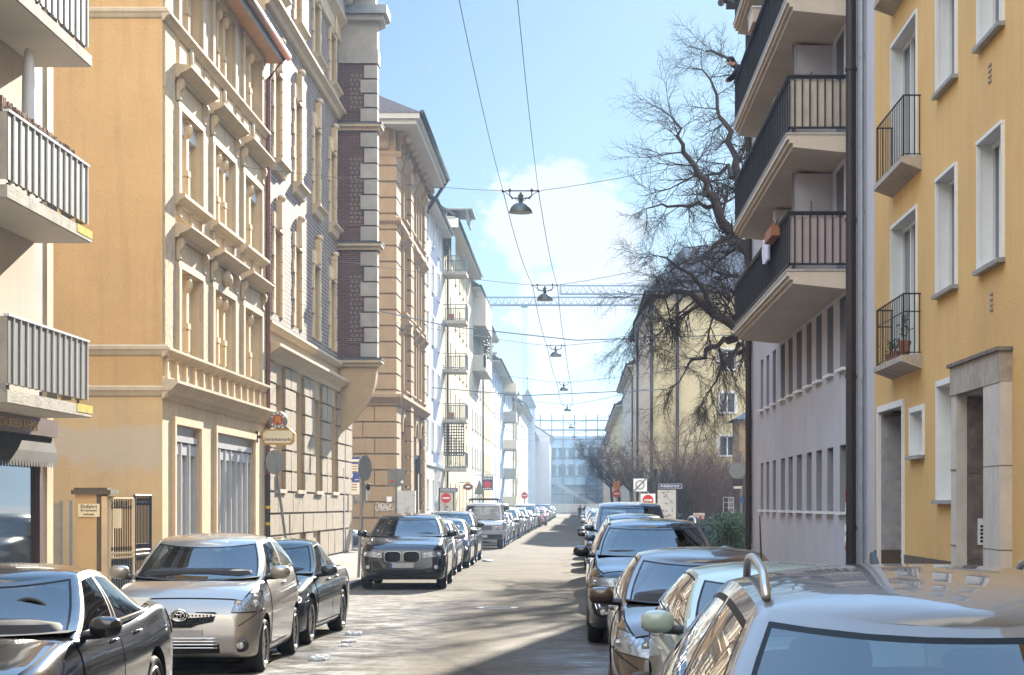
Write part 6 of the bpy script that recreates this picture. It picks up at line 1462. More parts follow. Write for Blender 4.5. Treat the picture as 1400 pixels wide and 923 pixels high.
class CarGeo:
    def __init__(s, sp):
        s.sp = sp; s.L = sp['L']; s.hw = sp['W']/2; s.zt = hermite(sp['top']); s.S = sp.get('sec', SEC)
        s.p0 = sp.get('plan0', .70); s.Lc = sp.get('Lc', .62); s.rk = sp.get('rake', .22)
    def plan(s, y):
        def c(q, a, l): return 1. if q >= l else a+(1-a)*max(0., 1-(1-q/l)**2.3)**.62
        return min(c(y, s.p0, s.Lc), c(s.L-y, s.p0+.08, s.Lc*.75))
    def zb(s, y): return s.sp['zb']+.07*math.exp(-y/.09)+.08*math.exp(-(s.L-y)/.12)
    def secv(s, v):
        n = len(s.S)-1; v = min(max(v, 0), n); i = min(int(v), n-1); t = v-i
        P0, P1, P2, P3 = s.S[max(i-1,0)], s.S[i], s.S[i+1], s.S[min(i+2,n)]
        return [min(max(.5*(2*P1[k]+(P2[k]-P0[k])*t+(2*P0[k]-5*P1[k]+4*P2[k]-P3[k])*t*t+(3*P1[k]-P0[k]-3*P2[k]+P3[k])*t**3), 0), 1.) for k in (0,1)]
    def warp(s, x, y, z):
        r = s.rk*max(0, z-.42); yy = y+r*math.exp(-y/.4)-.6*r*math.exp(-(s.L-y)/.3)
        return Vector((x, yy-s.L/2, z))
    def pt(s, y, v, sg=1):
        xf, zf = s.secv(v); b, t = s.zb(y), s.zt(y)
        z = b+(t-b)*zf
        if v > 9: z += .022*(1-xf*xf)*(1 if y < s.sp['g'][0] else .15)
        return s.warp(sg*xf*s.hw*s.plan(y), y, z)
    def out(s, y, v, sg, off):
        p = s.pt(y, v, sg); e = .004
        a = s.pt(min(y+e, s.L), v, sg)-s.pt(max(y-e, 0), v, sg); b = s.pt(y, v+.03, sg)-s.pt(y, v-.03, sg); n = a.cross(b)
        if n.length < 1e-9: return p
        n.normalize()
        if n.x*sg < 0 and abs(n.x) > .05 or abs(n.x) <= .05 and n.z < 0: n = -n
        return p+n*off
    def patch(s, mb, y0, y1, v0, v1, sg, off, ny=10, nv=8, mi=0, yf=None):
        vs = []
        for i in range(ny+1):
            for j in range(nv+1):
                v = v0+(v1-v0)*j/nv; y = y0+(y1-y0)*i/ny
                if yf: y += yf(v)*1.
                vs.append(s.out(y, v, sg, off))
        mb.add(vs, [(i*(nv+1)+j,(i+1)*(nv+1)+j,(i+1)*(nv+1)+j+1,i*(nv+1)+j+1) for i in range(ny) for j in range(nv)], mi)
    def secx(s, zf):
        lo, hi = 2., 11.
        for _ in range(18):
            m = (lo+hi)/2
            if s.secv(m)[1] < zf: lo = m
            else: hi = m
        return s.secv(lo)[0]
    def front(s, x, z, off):
        """the point of the nose at lateral x and height z, pushed forward by off"""
        lo, hi = 0., s.Lc
        ok = lambda y: (lambda zf: s.plan(y)*s.hw*s.secx(min(max(zf,.02),.99)) >= abs(x) and z <= s.zt(y))((z-s.zb(y))/(s.zt(y)-s.zb(y)))
        if ok(0): y = 0.
        else:
            for _ in range(20):
                m = (lo+hi)/2
                if ok(m): hi = m
                else: lo = m
            y = hi
        p = s.warp(x, y, z); 
        k = min(1, y/.12); n = Vector((math.copysign(k*.8, x), -1, .15)).normalized()
        return p+n*off
    def fpatch(s, mb, q, off=.008, nx=6, nz=4, mi=0, mirror=False):
        for sg in ((1,-1) if mirror else (1,)):
            vs = []
            for i in range(nx+1):
                for j in range(nz+1):
                    u, w = i/nx, j/nz
                    x = (q[0][0]*(1-u)+q[1][0]*u)*(1-w)+(q[3][0]*(1-u)+q[2][0]*u)*w; z = (q[0][1]*(1-u)+q[1][1]*u)*(1-w)+(q[3][1]*(1-u)+q[2][1]*u)*w
                    vs.append(s.front(sg*x, z, off))
            mb.add(vs, [(i*(nz+1)+j,(i+1)*(nz+1)+j,(i+1)*(nz+1)+j+1,i*(nz+1)+j+1) for i in range(nx) for j in range(nz)], mi)
    # greenhouse
    def G(s, kind, a, t, sg=1):
        g = s.sp['g']; hb, ht = s.sp['hw']; sf, sr = s.sp['swp']
        yf = g[0]+(g[1]-g[0])*t; yr = g[3]+(g[2]-g[3])*t
        hw = s.hw*(hb+(ht-hb)*t+.035*sin(pi*t)); mid = (g[1]+g[2])/2; half = (g[3]-g[0])/2
        tap = lambda y: 1-.07*abs((y-mid)/half)**2.2
        if kind == 'F': y = yf+sf*abs(a)**2.4; x = a*hw*tap(yf+sf)
        elif kind == 'R': y = yr-sr*abs(a)**2.4; x = a*hw*tap(yr-sr)
        else: y = yf+sf+(yr-sr-yf-sf)*a; x = sg*hw*tap(y)
        zr = s.sp['roof']-.055-.075*abs((y-mid)/(g[2]-g[1])*2)**2.
        z0 = s.zt(y)-.02
        if kind == 'R': z0 = min(z0, s.zt(g[3])-.0)
        return Vector((x, y-s.L/2, z0+(zr-z0)*t))
    def gpatch(s, mb, kind, a0, a1, t0, t1, sg=1, na=10, nt=8, ba=.0, bt=.0):
        """window pane with a black border strip (material 1)"""
        def lst(p, q, b, n):
            if b <= 0: return [p+(q-p)*i/n for i in range(n+1)]
            return [p]+[p+b+(q-p-2*b)*i/n for i in range(n+1)]+[q]
        A = lst(a0, a1, ba, na); T = lst(t0, t1, bt, nt); w = len(T)
        vs = [s.G(kind, a, t, sg) for a in A for t in T]
        for i in range(len(A)-1):
            for j in range(w-1):
                e = (ba > 0 and i in (0, len(A)-2)) or (bt > 0 and j in (0, w-2))
                b = len(mb.v); mb.add([vs[i*w+j], vs[(i+1)*w+j], vs[(i+1)*w+j+1], vs[i*w+j+1]], [(0,1,2,3)], 1 if e else 0)
def smooth_weld(me, ang):
    bm = bmesh.new(); bm.from_mesh(me); bmesh.ops.remove_doubles(bm, verts=bm.verts, dist=2e-4); bm.to_mesh(me); bm.free(); me.shade_smooth(); me.set_sharp_from_angle(angle=radians(ang)); return me
def wheel_meshes(r, tw, ns, dark):
    t = MB(); t.lathe([(r*.66,-tw/2),(r*.9,-tw/2-.005),(r*.975,-tw*.40),(r,-tw*.25),(r,tw*.25),(r*.975,tw*.40),(r*.9,tw/2+.005),(r*.70,tw/2-.003),(r*.66,tw/2-.02)], n=36, ax='x')
    w = MB(); w.lathe([(r*.69,tw/2-.004),(r*.66,tw/2-.006),(r*.63,tw/2-.03),(r*.62,-.02),(0,-.03)], n=30, ax='x', mi=1)
    w.lathe([(r*.71,tw/2-.006),(r*.675,tw/2+.004),(r*.64,tw/2-.012)], n=30, ax='x')
    w.lathe([(r*.17,tw/2-.045),(r*.17,tw/2-.02),(r*.1,tw/2-.012),(0,tw/2-.012)], n=16, ax='x')
    for k in range(ns):
        a = 2*pi*k/ns; c, s_ = cos(a), sin(a); wd = .55*r/ns+.012
        f = lambda u, v, x: (x, u*c-v*s_, u*s_+v*c)
        w.prism([(r*.12,-wd*.8),(r*.655,-wd*.55),(r*.655,wd*.55),(r*.12,wd*.8)], tw/2-.055, tw/2-.02, f)
    return t.mesh('tyre', M['rubber'], smooth=50), w.mesh('rim', [M['rimdark'] if dark else M['rim'], M['plastic']], smooth=35)
CARS = {}
def car_meshes(kind, detail):
    """list of (name, mesh, painted, location, rot z, [sub-parts])"""
    if (kind, detail['key']) in CARS: return CARS[(kind, detail['key'])]
    sp = SPEC[kind]; c = CarGeo(sp); Lh = c.L/2; hw = c.hw; parts = []
    white = M['signwhite']   # placeholder paint, overridden on the object
    # lower body: rings along the length, closed, wheel arches cut out
    ys = [0,.01,.03,.06,.10,.15,.21,.28,.37,.48]; y = .6
    while y < c.L-.55: ys.append(y); y += .14
    ys += [c.L-q for q in (.5,.38,.28,.2,.13,.08,.04,.015,0)]
    vv = [0,.5]+[1+.5*k for k in range(23)]+[12.5,13]
    mb = MB(); rings = []
    for y in ys:
        half = [c.pt(y, v) for v in vv]
        ring = half+[Vector((-p.x, p.y, p.z)) for p in half[-2:0:-1]]
        rings.append(ring)
    n = len(rings[0]); vs = [p for r in rings for p in r]
    fs = [(i*n+k, i*n+(k+1) % n, (i+1)*n+(k+1) % n, (i+1)*n+k) for i in range(len(ys)-1) for k in range(n)]
    mb.add(vs, fs)
    for base in (0, (len(ys)-1)*n):     # end caps as strips between left and right
        h = len(vv); idx = lambda k: base+k; odx = lambda k: base+(n-k) % n
        for k in range(h-1):
            a, b, cc, d = idx(k), idx(k+1), odx(k+1), odx(k)
            f = [a, b, cc, d]; f2 = []
            for q in f:
                if q not in f2: f2.append(q)
            if len(f2) > 2: mb.f.append(f2); mb.m.append(0)
    me = mb.mesh('body', [white, M['plastic']], fix=True)
    ob = bpy.data.objects.new('tmp', me); COL.objects.link(ob)
    cu = MB(); R_ = sp['rw']+.055
    for wy in sp['wy']:
        for sg in (1,-1):
            x0, x1 = sg*(hw-.30), sg*(hw+.15); m = 28; z = sp['rw']+.01
            vs = [(x, wy-Lh+R_*cos(2*pi*k/m), z+R_*sin(2*pi*k/m)) for x in (x0, x1) for k in range(m)]
            cu.add(vs, [tuple(range(m)), tuple(range(2*m-1,m-1,-1))]+[(k,(k+1) % m,m+(k+1) % m,m+k) for k in range(m)], 1)
    cm = cu.mesh('cut', [white, M['plastic']], fix=True); co = bpy.data.objects.new('cut', cm); COL.objects.link(co)
    md = ob.modifiers.new('b', 'BOOLEAN'); md.operation = 'DIFFERENCE'; md.object = co; md.solver = 'EXACT'
    dg = bpy.context.evaluated_depsgraph_get(); dg.update()
    bm_ = bpy.data.meshes.new_from_object(ob.evaluated_get(dg)); bm_.name = 'body'
    bpy.data.objects.remove(ob); bpy.data.objects.remove(co)
    bm_.shade_smooth(); bm_.set_sharp_from_angle(angle=radians(42)); parts.append(('body', bm_, True, None, 0, []))
    # greenhouse: pillars and roof
    T0, T1 = .07, .92
    g = MB()
    TL = [0,.04,T0,.2,.4,.6,.8,T1,.955,1.]
    pil = sp['pil']; AL = sorted({0.,.02,1.}|{x for p in pil for x in p}|{(p[0]+p[1])/2 for p in pil})
    AF = [0,.25,.5,.75,.93,1.]
    solid = detail.get('solid', [])
    for sg in (1,-1):
        for kind_, A, hole in (('F', [sg*a for a in AF], lambda a, t: abs(a) < .93 and .04 < t < .955), ('R', [sg*a for a in AF], lambda a, t: abs(a) < .93 and T0 < t < T1), ('S', AL, lambda a, t: any(p[0] < a < p[1] for p in pil) and T0 < t < T1)):
            for i in range(len(A)-1):
                for j in range(len(TL)-1):
                    if hole((A[i]+A[i+1])/2, (TL[j]+TL[j+1])/2): continue
                    g.quad(c.G(kind_,A[i],TL[j],sg), c.G(kind_,A[i+1],TL[j],sg), c.G(kind_,A[i+1],TL[j+1],sg), c.G(kind_,A[i],TL[j+1],sg))
    edge = [c.G('F',a,1.) for a in [0,.15,.3,.5,.75,.93,1.]]+[c.G('S',i/14,1.) for i in range(1,14)]+[c.G('R',a,1.) for a in [1.,.93,.75,.5,.3,.15,0]]
    K = [-1,-.96,-.88,-.75,-.5,-.25,0,.25,.5,.75,.88,.96,1]; vs = []; hm = max(p.x for p in edge)
    for p in edge:
        cr = .055*min(1,(p.x/hm)**.5) if p.x > 0 else 0
        for k in K: vs.append((p.x*k, p.y, p.z+cr*(1-abs(k)**2.6)))
    w = len(K); g.add(vs, [(i*w+j,(i+1)*w+j,(i+1)*w+j+1,i*w+j+1) for i in range(len(edge)-1) for j in range(w-1)])
    parts.append(('roof', smooth_weld(g.mesh('roof', [white]), 48), True, None, 0, []))
    # glass
    q = MB(); c.gpatch(q, 'F', -.93, .93, .04, .955, 1, 16, 8, .022, .025); parts.append(('windscreen', smooth_weld(q.mesh('windscreen', [M['carglass'], M['frit']]), 60), False, None, 0, []))
    q = MB(); c.gpatch(q, 'R', -.93, .93, T0, T1, 1, 12, 6, .04, .05); parts.append(('rear_window', smooth_weld(q.mesh('rear_window', [M['carglass'], M['frit']]), 60), False, None, 0, []))
    for sg in (1,-1):
        for a0, a1 in pil:
            q = MB(); c.gpatch(q, 'S', a0, a1, T0, T1, sg, 4, 6, min(.012,(a1-a0)*.1), .035); parts.append(('side_window', smooth_weld(q.mesh('side_window', [M['carglass'], M['frit']]), 60), False, None, 0, []))
    # doors with seams and handles
    g0 = sp['g']; yd = [sp['wy'][0]+sp['rw']+.10]
    bpil = [c.G('S', p[1]+.015, .1).y+Lh for p in pil[:2]]
    ends = [bpil[0], min(bpil[1], sp['wy'][1]-sp['rw']-.03)] if len(pil) > 1 and kind not in ('hatch','mini') else [bpil[0]+.05]
    y0 = yd[0]
    for e in ends:
        if e-y0 < .35: continue
        for sg in (1,-1):
            d = MB(); c.patch(d, y0, e, 3.1, 9.2, sg, .002, 10, 10, 1); c.patch(d, y0+.012, e-.012, 3.25, 9.2, sg, .006, 10, 10, 0)
            dm = d.mesh('door', [white, M['frit']], smooth=True)
            h = MB(); pz = [c.out(e-.30+.2*k/4, 7.55, sg, .03 if 0 < k < 4 else .008) for k in range(5)]; h.path(pz, .014, 6)
            hm_ = h.mesh('handle', [white], smooth=True)
            sub = [('handle', hm_, True, None, 0, [])]
            if detail.get('strip'):
                m = MB(); c.patch(m, y0+.012, e-.012, 5.0, 5.35, sg, .016, 8, 2, 0); sub.append(('trim_strip', m.mesh('trim_strip', [M['plastic']]), False, None, 0, []))
            parts.append(('door', dm, True, None, 0, sub))
        y0 = e
    # bonnet with its shut line
    if kind != 'offroad':
        d = MB(); ya, yb = .16, g0[0]-.03
        for sg in (1,-1):
            c.patch(d, ya-.012, yb, 9.55, 13, sg, .002, 14, 10, 1); c.patch(d, ya, yb, 9.75, 13, sg, .007, 14, 10, 0)
        parts.append(('bonnet', smooth_weld(d.mesh('bonnet', [white, M['frit']]), 60), True, None, 0, []))
        d = MB()
        for sg in (1,-1):     # bumper joint running round the nose
            d.path([c.pt(.02+.5*k/10, 6.1-.1*k/10, sg)+(c.out(.02+.5*k/10, 6.1-.1*k/10, sg, .003)-c.pt(.02+.5*k/10, 6.1-.1*k/10, sg)) for k in range(11)], .005, 4)
        parts.append(('bumper_joint', d.mesh('bumper_joint', [M['frit']]), False, None, 0, []))
    # sills, dark lower edge
    s_ = MB()
    for sg in (1,-1): c.patch(s_, sp['wy'][0]+sp['rw']+.08, sp['wy'][1]-sp['rw']-.08, 1.2, 3.0 if detail.get('clad') else 2.3, sg, .005, 10, 3)
    parts.append(('sill', s_.mesh('sill', [M['plastic']], smooth=True), False, None, 0, []))
    if detail.get('clad'):
        for wy in sp['wy']:
            for sg in (1,-1):
                a = MB(); vs = []
                z = sp['rw']+.01
                for k in range(17):
                    an = pi*k/16*1.08-.04*pi
                    for rr_ in (R_-.004, R_+.05): 
                        yy, zz = wy+rr_*cos(an), z+rr_*sin(an); zf = min(max((zz-c.zb(yy))/(c.zt(yy)-c.zb(yy)),.03),.95); vs.append(c.warp(sg*(c.secx(zf)*hw*c.plan(yy)+.012), yy, zz))
                a.add(vs, [(2*k,2*k+2,2*k+3,2*k+1) for k in range(16)]); parts.append(('arch_trim', a.mesh('arch_trim', [M['plastic']], smooth=True), False, None, 0, []))
    # wheels
    tm, rm = wheel_meshes(sp['rw'], .205 if kind != 'offroad' else .235, detail.get('spokes', 10), detail.get('darkrim', False))
    for wy in sp['wy']:
        for sg in (1,-1): parts.append(('wheel', tm, False, (sg*(hw-.115), wy-Lh, sp['rw']), 0 if sg > 0 else pi, [('rim', rm, False, None, 0, [])]))
    # mirrors
    for sg in (1,-1):
        p = c.G('S', .03, .14, sg); m = MB(); ctr = (sg*(hw+.075), p.y+.05, p.z+.035)
        m.blob(ctr, .115, .085, .078, 2.7, 14, 8, 0); m.path([(p.x*.97, p.y+.06, p.z-.03), (ctr[0]-sg*.03, ctr[1], ctr[2]-.05)], .032, 8, 1)
        parts.append(('mirror', m.mesh('mirror', [white, M['plastic']], smooth=50), True, None, 0, []))
    # interior
    zb_ = c.zt(g0[0]+.8); i = MB()
    ol = [c.G('F',a,0.) for a in (-1,-.75,-.4,0,.4,.75,1)]+[c.G('S',k/8,0.,1) for k in range(1,9)]+[c.G('R',a,0.) for a in (.75,.4,0,-.4,-.75)]+[c.G('S',k/8,0.,-1) for k in range(8,0,-1)]
    i.add([(p.x*.965, p.y*.985+.0, p.z+.045) for p in ol], [tuple(range(len(ol)))])
    i.blob((0, g0[0]+.52-Lh, zb_+.0), hw*.80, .26, .10, 3, 16, 6)
    parts.append(('dashboard', i.mesh('dashboard', [M['cabin']], smooth=40), False, None, 0, []))
    ys1 = max(g0[1], g0[0]+.95)+.22
    for sx in (.36,-.36):
        t = MB(); t.blob((sx, ys1-Lh, zb_+.0), .24, .09, min(.30, sp['roof']-zb_-.20), 3.2, 12, 8); t.blob((sx, ys1+.03-Lh, min(zb_+.40, sp['roof']-.24)), .12, .05, .08, 3, 10, 6); parts.append(('seat', t.mesh('seat', [M['seat']], smooth=True), False, None, 0, []))
    t = MB(); yr = min(ys1+.95, g0[3]-.45); t.blob((0, yr-Lh, zb_+.02), hw*.72, .1, .22, 3.4, 14, 8)
    for sx in (.38,-.38): t.blob((sx, yr+.03-Lh, zb_+.22), .12, .05, .075, 3, 10, 6)
    parts.append(('rear_seat', t.mesh('rear_seat', [M['seat']], smooth=True), False, None, 0, []))
    t = MB(); cw = Vector((.36, g0[0]+.72-Lh, zb_+.05)); t.path([cw+Vector((.18*cos(a), .07*sin(a), .17*sin(a))) for a in [2*pi*k/20 for k in range(21)]], .016, 6); parts.append(('steering_wheel', t.mesh('steering_wheel', [M['plastic']], smooth=True), False, None, 0, []))
    t = MB(); pm = c.G('F',0,.86); t.blob(pm+Vector((0,.07,-.0)), .11, .02, .035, 3, 10, 6); parts.append(('inside_mirror', t.mesh('inside_mirror', [M['plastic']], smooth=True), False, None, 0, []))
    t = MB()
    for sx, tx in ((.50,-.05),(-.12,-.62)):
        p0 = c.G('F', tx*.9, .035); p1 = c.G('F', sx*.9, .075)
        t.path([p0+Vector((0,-.03,.0)), p0.lerp(p1,.5)+Vector((0,-.035,.012)), p1+Vector((0,-.022,.012))], .011, 5)
    parts.append(('wipers', t.mesh('wiper', [M['plastic']]), False, None, 0, []))
    parts[-1] = ('wiper',)+parts[-1][1:]
    # nose
    W = hw
    def fp(name, quads, mat, off=.008, mirror=True, nx=6, nz=4, subs=None, tilt=None):
        for sg in ((1,-1) if mirror else (1,)):
            a = MB()
            for q in quads: c.fpatch(a, [(sg*x, z) for x, z in q], off, nx, nz)
            parts.append((name, a.mesh(name, [mat], smooth=60), False, None, 0, subs(sg) if subs else []))
    zn = c.zt(0.02)
    hl = detail.get('head', [(.62*W,zn-.16),(.955*W,zn-.10),(.93*W,zn+.06),(.60*W,zn-.03)])
    def bulbs(sg):
        bl = []; qx = sum(p[0] for p in hl)/4; qz = sum(p[1] for p in hl)/4; r = detail.get('bulb', .042)
        for k in (-.35, .35):
            ctr = c.front(sg*(qx+k*(hl[1][0]-hl[0][0])), qz+.35*k*(hl[1][1]-hl[0][1]), .012); a = MB(); a.lathe([(0,0),(r,0),(r*1.05,-.014),(r*.7,-.012),(r*.3,-.02),(0,-.02)], tuple(ctr), 14, ax='y'); bl.append(('bulb', a.mesh('bulb', [M['chrome']], smooth=40), False, None, 0, []))
        r_ = MB(); cx_ = sum(p[0] for p in hl)/4; cz_ = sum(p[1] for p in hl)/4
        c.fpatch(r_, [(sg*(cx_+(x-cx_)*1.07), cz_+(z-cz_)*1.13) for x, z in hl], .005, 8, 5)
        return [('lamp_rim', r_.mesh('lamp_rim', [M['plastic']]), False, None, 0, [])]+bl
    fp('headlight', [hl], M['lens'], .009, True, 8, 5, bulbs)
    gr = detail.get('grille')
    if gr == 'kidney':
        for sg in (1,-1):
            cx, cz, w_, h_ = .205, .725, .19, .125; K_ = 26
            oval = lambda f: [(cx*sg+w_*f*math.copysign(abs(cos(t))**.55,cos(t)), cz+h_*f*math.copysign(abs(sin(t))**.6,sin(t))) for t in [2*pi*k/K_ for k in range(K_)]]
            a = MB(); o1, o2 = oval(1.), oval(.915)
            a.add([c.front(x,z,.022) for x,z in o1]+[c.front(x,z,.026) for x,z in o2]+[c.front(x,z,.0) for x,z in o1], [(k,(k+1)%K_,K_+(k+1)%K_,K_+k) for k in range(K_)]+[(k,(k+1)%K_,2*K_+(k+1)%K_,2*K_+k) for k in range(K_)])
            b = MB(); b.add([c.front(x,z,.008) for x,z in o2], [tuple(range(K_))]); d = MB()
            for k in range(9):
                x = cx*sg-w_*.75+w_*1.5*k/8; hh = h_*.78*(1-((k-4)/5.2)**4)
                d.path([c.front(x,cz-hh,.016), c.front(x,cz+hh,.016)], .006, 4)
            parts.append(('grille', b.mesh('grille', [M['frit']]), False, None, 0, [('chrome_frame', a.mesh('chrome_frame', [M['steel']], smooth=40), False, None, 0, []), ('grille_bars', d.mesh('grille_bars', [M['plastic']]), False, None, 0, [])]))
    elif gr == 'mesh':
        b = MB(); o = [(-.40,.685),(-.38,.70),(.38,.70),(.40,.685),(.37,.60),(.20,.565),(.13,.535),(-.13,.535),(-.20,.565),(-.37,.60)]; b.add([c.front(x,z,.012) for x, z in o], [tuple(range(len(o)))]); d = MB()
        for k in range(-9,10):
            for j in range(4):
                x, z = .04*k+(.02 if j%2 else 0), .575+.03*j
                if abs(x) < .36-(.12 if j == 0 else 0): d.blob(c.front(x,z,.014), .012,.005,.009,2,6,4)
        parts.append(('grille', b.mesh('grille', [M['frit']]), False, None, 0, [('grille_mesh', d.mesh('grille_mesh', [M['plastic']]), False, None, 0, [])]))
        d = MB(); e = c.front(0,.665,.02)
        for k in range(2): d.lathe([(0,-.012),(.085,-.006),(.09,0)], tuple(e), 24, ax='y')
        d.v = [(e.x+(v[0]-e.x), v[1], e.z+(v[2]-e.z)*.70) for v in d.v]; sub = MB(); yq = e.y-.016
        def ell(ax_, az, cz): sub.path([(e.x+ax_*cos(t), yq, e.z+cz+az*sin(t)) for t in [2*pi*k/22 for k in range(23)]], .0075, 5)
        ell(.062,.043,0); ell(.022,.043,0); ell(.045,.016,.022)
        parts.append(('emblem', d.mesh('emblem', [M['frit']], smooth=40), False, None, 0, [('emblem_rings', sub.mesh('emblem_rings', [M['chrome']], smooth=True), False, None, 0, []), ('emblem_rim', (lambda r_: (r_.path([(e.x+.088*cos(t), yq+.008, e.z+.062*sin(t)) for t in [2*pi*k/26 for k in range(27)]], .011, 6), r_.mesh('emblem_rim', [M['chrome']], smooth=True))[1])(MB()), False, None, 0, [])]))
    elif gr == 'wide':
        fp('grille', [[(0,zn-.24),(.60*W,zn-.22),(.60*W,zn-.05),(0,zn-.03)]], M['frit'], .010)
        a = MB()
        for z in (zn-.245, zn-.035): a.path([c.front(-.60*W+1.2*W*k/14, z+.012*(abs(k-7)/7), .016) for k in range(15)], .012, 5)
        for k in range(11): x = -.5*W+W*k/10; a.path([c.front(x,zn-.22,.014),c.front(x,zn-.06,.014)], .007, 4)
        parts.append(('grille_trim', a.mesh('grille_trim', [M['chrome'] if detail.get('chromegrille', True) else M['plastic']], smooth=True), False, None, 0, []))
    elif gr == 'box':
        b = MB(); c.fpatch(b, [(-.48*W,.80),(.48*W,.80),(.48*W,1.0),(-.48*W,1.0)], .012, 4, 3); d = MB()
        for k in range(6): d.path([c.front(-.46*W,.82+.033*k,.016), c.front(.46*W,.82+.033*k,.016)], .008, 4)
        parts.append(('grille', b.mesh('grille', [M['frit']]), False, None, 0, [('grille_bars', d.mesh('grille_bars', [M['steel']]), False, None, 0, [])]))
        d = MB(); d.box(-W*.98,W*.98,-Lh-.16,-Lh+.02,.46,.62); parts.append(('bumper', d.mesh('bumper', [M['plastic']]), False, None, 0, []))
    elif gr == 'slim':
        fp('grille', [[(0,zn-.13),(.50*W,zn-.11),(.50*W,zn-.05),(0,zn-.05)]], M['frit'], .010)
    if gr != 'box':
        zl = c.zb(0)+.04
        fp('lower_intake', detail.get('intake', [[(0,zl),(.52*W,zl+.01),(.50*W,zl+.13),(0,zl+.13)]]), M['frit'], .008)
        if detail.get('bars'):
            a = MB()
            for k in range(4): a.path([c.front(-.5*W+W*j/12, zl+.015+.035*k, .014) for j in range(13)], .0075, 5)
            parts.append(('intake_bars', a.mesh('intake_bars', [M['chrome'] if detail['bars'] == 2 else M['steel']], smooth=True), False, None, 0, []))
        fx, fz, fr_ = detail.get('fog', (.78*W, zl+.12, .045)); fm = M[detail.get('fogmat', 'foglens')]
        for sg in (1,-1):
            a = MB(); ctr = c.front(sg*fx, fz, .016); 
            bz = detail.get('bezel', 1.7); a.blob(ctr+Vector((0,.012,0)), fr_*bz*1.25, .02, fr_*bz, 2.2, 14, 6); b = MB(); b.lathe([(0,-.022),(fr_*.8,-.018),(fr_,-.0),(fr_,.01)], tuple(ctr), 16, ax='y')
            parts.append(('fog_lamp', a.mesh('fog_lamp', [M['plastic']], smooth=True), False, None, 0, [('lamp_glass', b.mesh('lamp_glass', [fm], smooth=40), False, None, 0, [])]))
    if detail.get('slash'):
        for sg in (1,-1):
            a = MB(); sx = lambda x: sg*x*W
            pts = [c.front(sx(.66),.42,.014), c.front(sx(.84),.44,.014), c.front(sx(.92),.66,.014), c.front(sx(.86),.62,.014), c.front(sx(.80),.47,.014)]
            a.path(pts+[pts[0]], .014, 5); parts.append(('bumper_trim', a.mesh('bumper_trim', [M['chrome']], smooth=True), False, None, 0, []))
    # number plate, plain
    zp = detail.get('platez', .50 if gr != 'box' else .54); pf = c.front(0, zp, .012); yp = pf.y - (.0 if gr != 'box' else .17); a = MB(); a.box(-.26,.26,yp-.012,yp+.03,zp-.055,zp+.055,0); a.box(-.258,-.215,yp-.015,yp-.0125,zp-.052,zp+.052,1)
    parts.append(('number_plate', a.mesh('number_plate', [M['plate'], M['signblue']] if detail.get('blueband') else [M['plate'], M['plate']]), False, None, 0, []))
    # tail lamps
    for sg in (1,-1):
        a = MB(); c.patch(a, c.L-.34, c.L-.012, 6.0, 8.6, sg, .008, 6, 4); parts.append(('tail_lamp', a.mesh('tail_lamp', [M['taillens']], smooth=True), False, None, 0, []))
    if detail.get('rails'):
        for sg in (1,-1):
            a = MB(); pts = []
            for k in range(15):
                f = .02+.90*k/14; p = c.G('S', f, 1., sg); up = .055 if 0 < k < 14 else .0; up = .045 if k in (1,13) else up
                pts.append(Vector((p.x*(.95-(.10 if detail['key'] == 'near silver' else .03)*k/14), p.y, p.z+.022+up)))
            a.path(pts, detail.get('railr', .018), 8); parts.append(('roof_rail', a.mesh('roof_rail', [M[detail['rails']]], smooth=True), False, None, 0, []))
    if detail.get('antenna'):
        a = MB(); p = c.G('R',0,1.); a.path([(0,p.y-.22,p.z+.04),(0,p.y-.10,p.z+.04+detail['antenna'])], [.010,.005] if detail['antenna'] > .2 else [.03,.012], 6); parts.append(('antenna', a.mesh('antenna', [M['plastic']]), False, None, 0, []))
    if detail.get('rack'):
        a = MB(); z = sp['roof']+.1; a.box(-.55,.65,-.9,-.8,z-.02,z+.06); 
        for x in (-.6,.6): a.box(x-.02,x+.02,-.8,1.9,z-.04,z)
        for y in (-.5,.3,1.1,1.8): a.box(-.65,.65,y-.02,y+.02,z+.001,z+.03)
        for x in (-.6,.6):
            for y in (-.5,1.8): a.box(x-.02,x+.02,y-.02,y+.02,z-.12,z-.04)
        parts.append(('roof_rack', a.mesh('roof_rack', [M['iron']]), False, None, 0, []))
    if detail.get('roofbox'):
        a = MB(); a.blob((.1,.15,sp['roof']+.24), .42,1.0,.2,3.2,18,8); parts.append(('roof_box', a.mesh('roof_box', [M['plastic']], smooth=True), False, None, 0, [])); a = MB()
        for y in (-.4,.6): a.box(-.6,.6,y-.025,y+.025,sp['roof']-.01,sp['roof']+.045)
        parts.append(('roof_bar', a.mesh('roof_bar', [M['steel']]), False, None, 0, []))
    CARS[(kind, detail['key'])] = parts
    return parts
PAINTS = {}
def car(kind, x, y, label, col, detail, group, yaw=0., metal=.0, rough=.3, damt=.1, name='parked_car', keep=None):
    """x: centre line, y: front bumper (the car faces the camera)."""
    pk = (tuple(col), metal, rough, damt)
    if pk not in PAINTS: PAINTS[pk] = paint('car paint', col, metal, rough, damt=damt)
    pm = PAINTS[pk]
    t = thing(name, (x, y+SPEC[kind]['L']/2, 0), label, 'car', group, radians(yaw))
    def addp(ps, parent):
        for nm, me, painted, loc, rz, sub in ps:
            if keep and nm not in keep: continue
            o = bpy.data.objects.new(nm, me); COL.objects.link(o); o.parent = parent
            if loc: o.location = loc
            o.rotation_euler.z = rz
            if painted: o.material_slots[0].link = 'OBJECT'; o.material_slots[0].material = pm
            addp(sub, o)
    addp(car_meshes(kind, detail), t)
    return t
GL, GR = 'cars parked along the left kerb', 'cars parked along the right kerb'
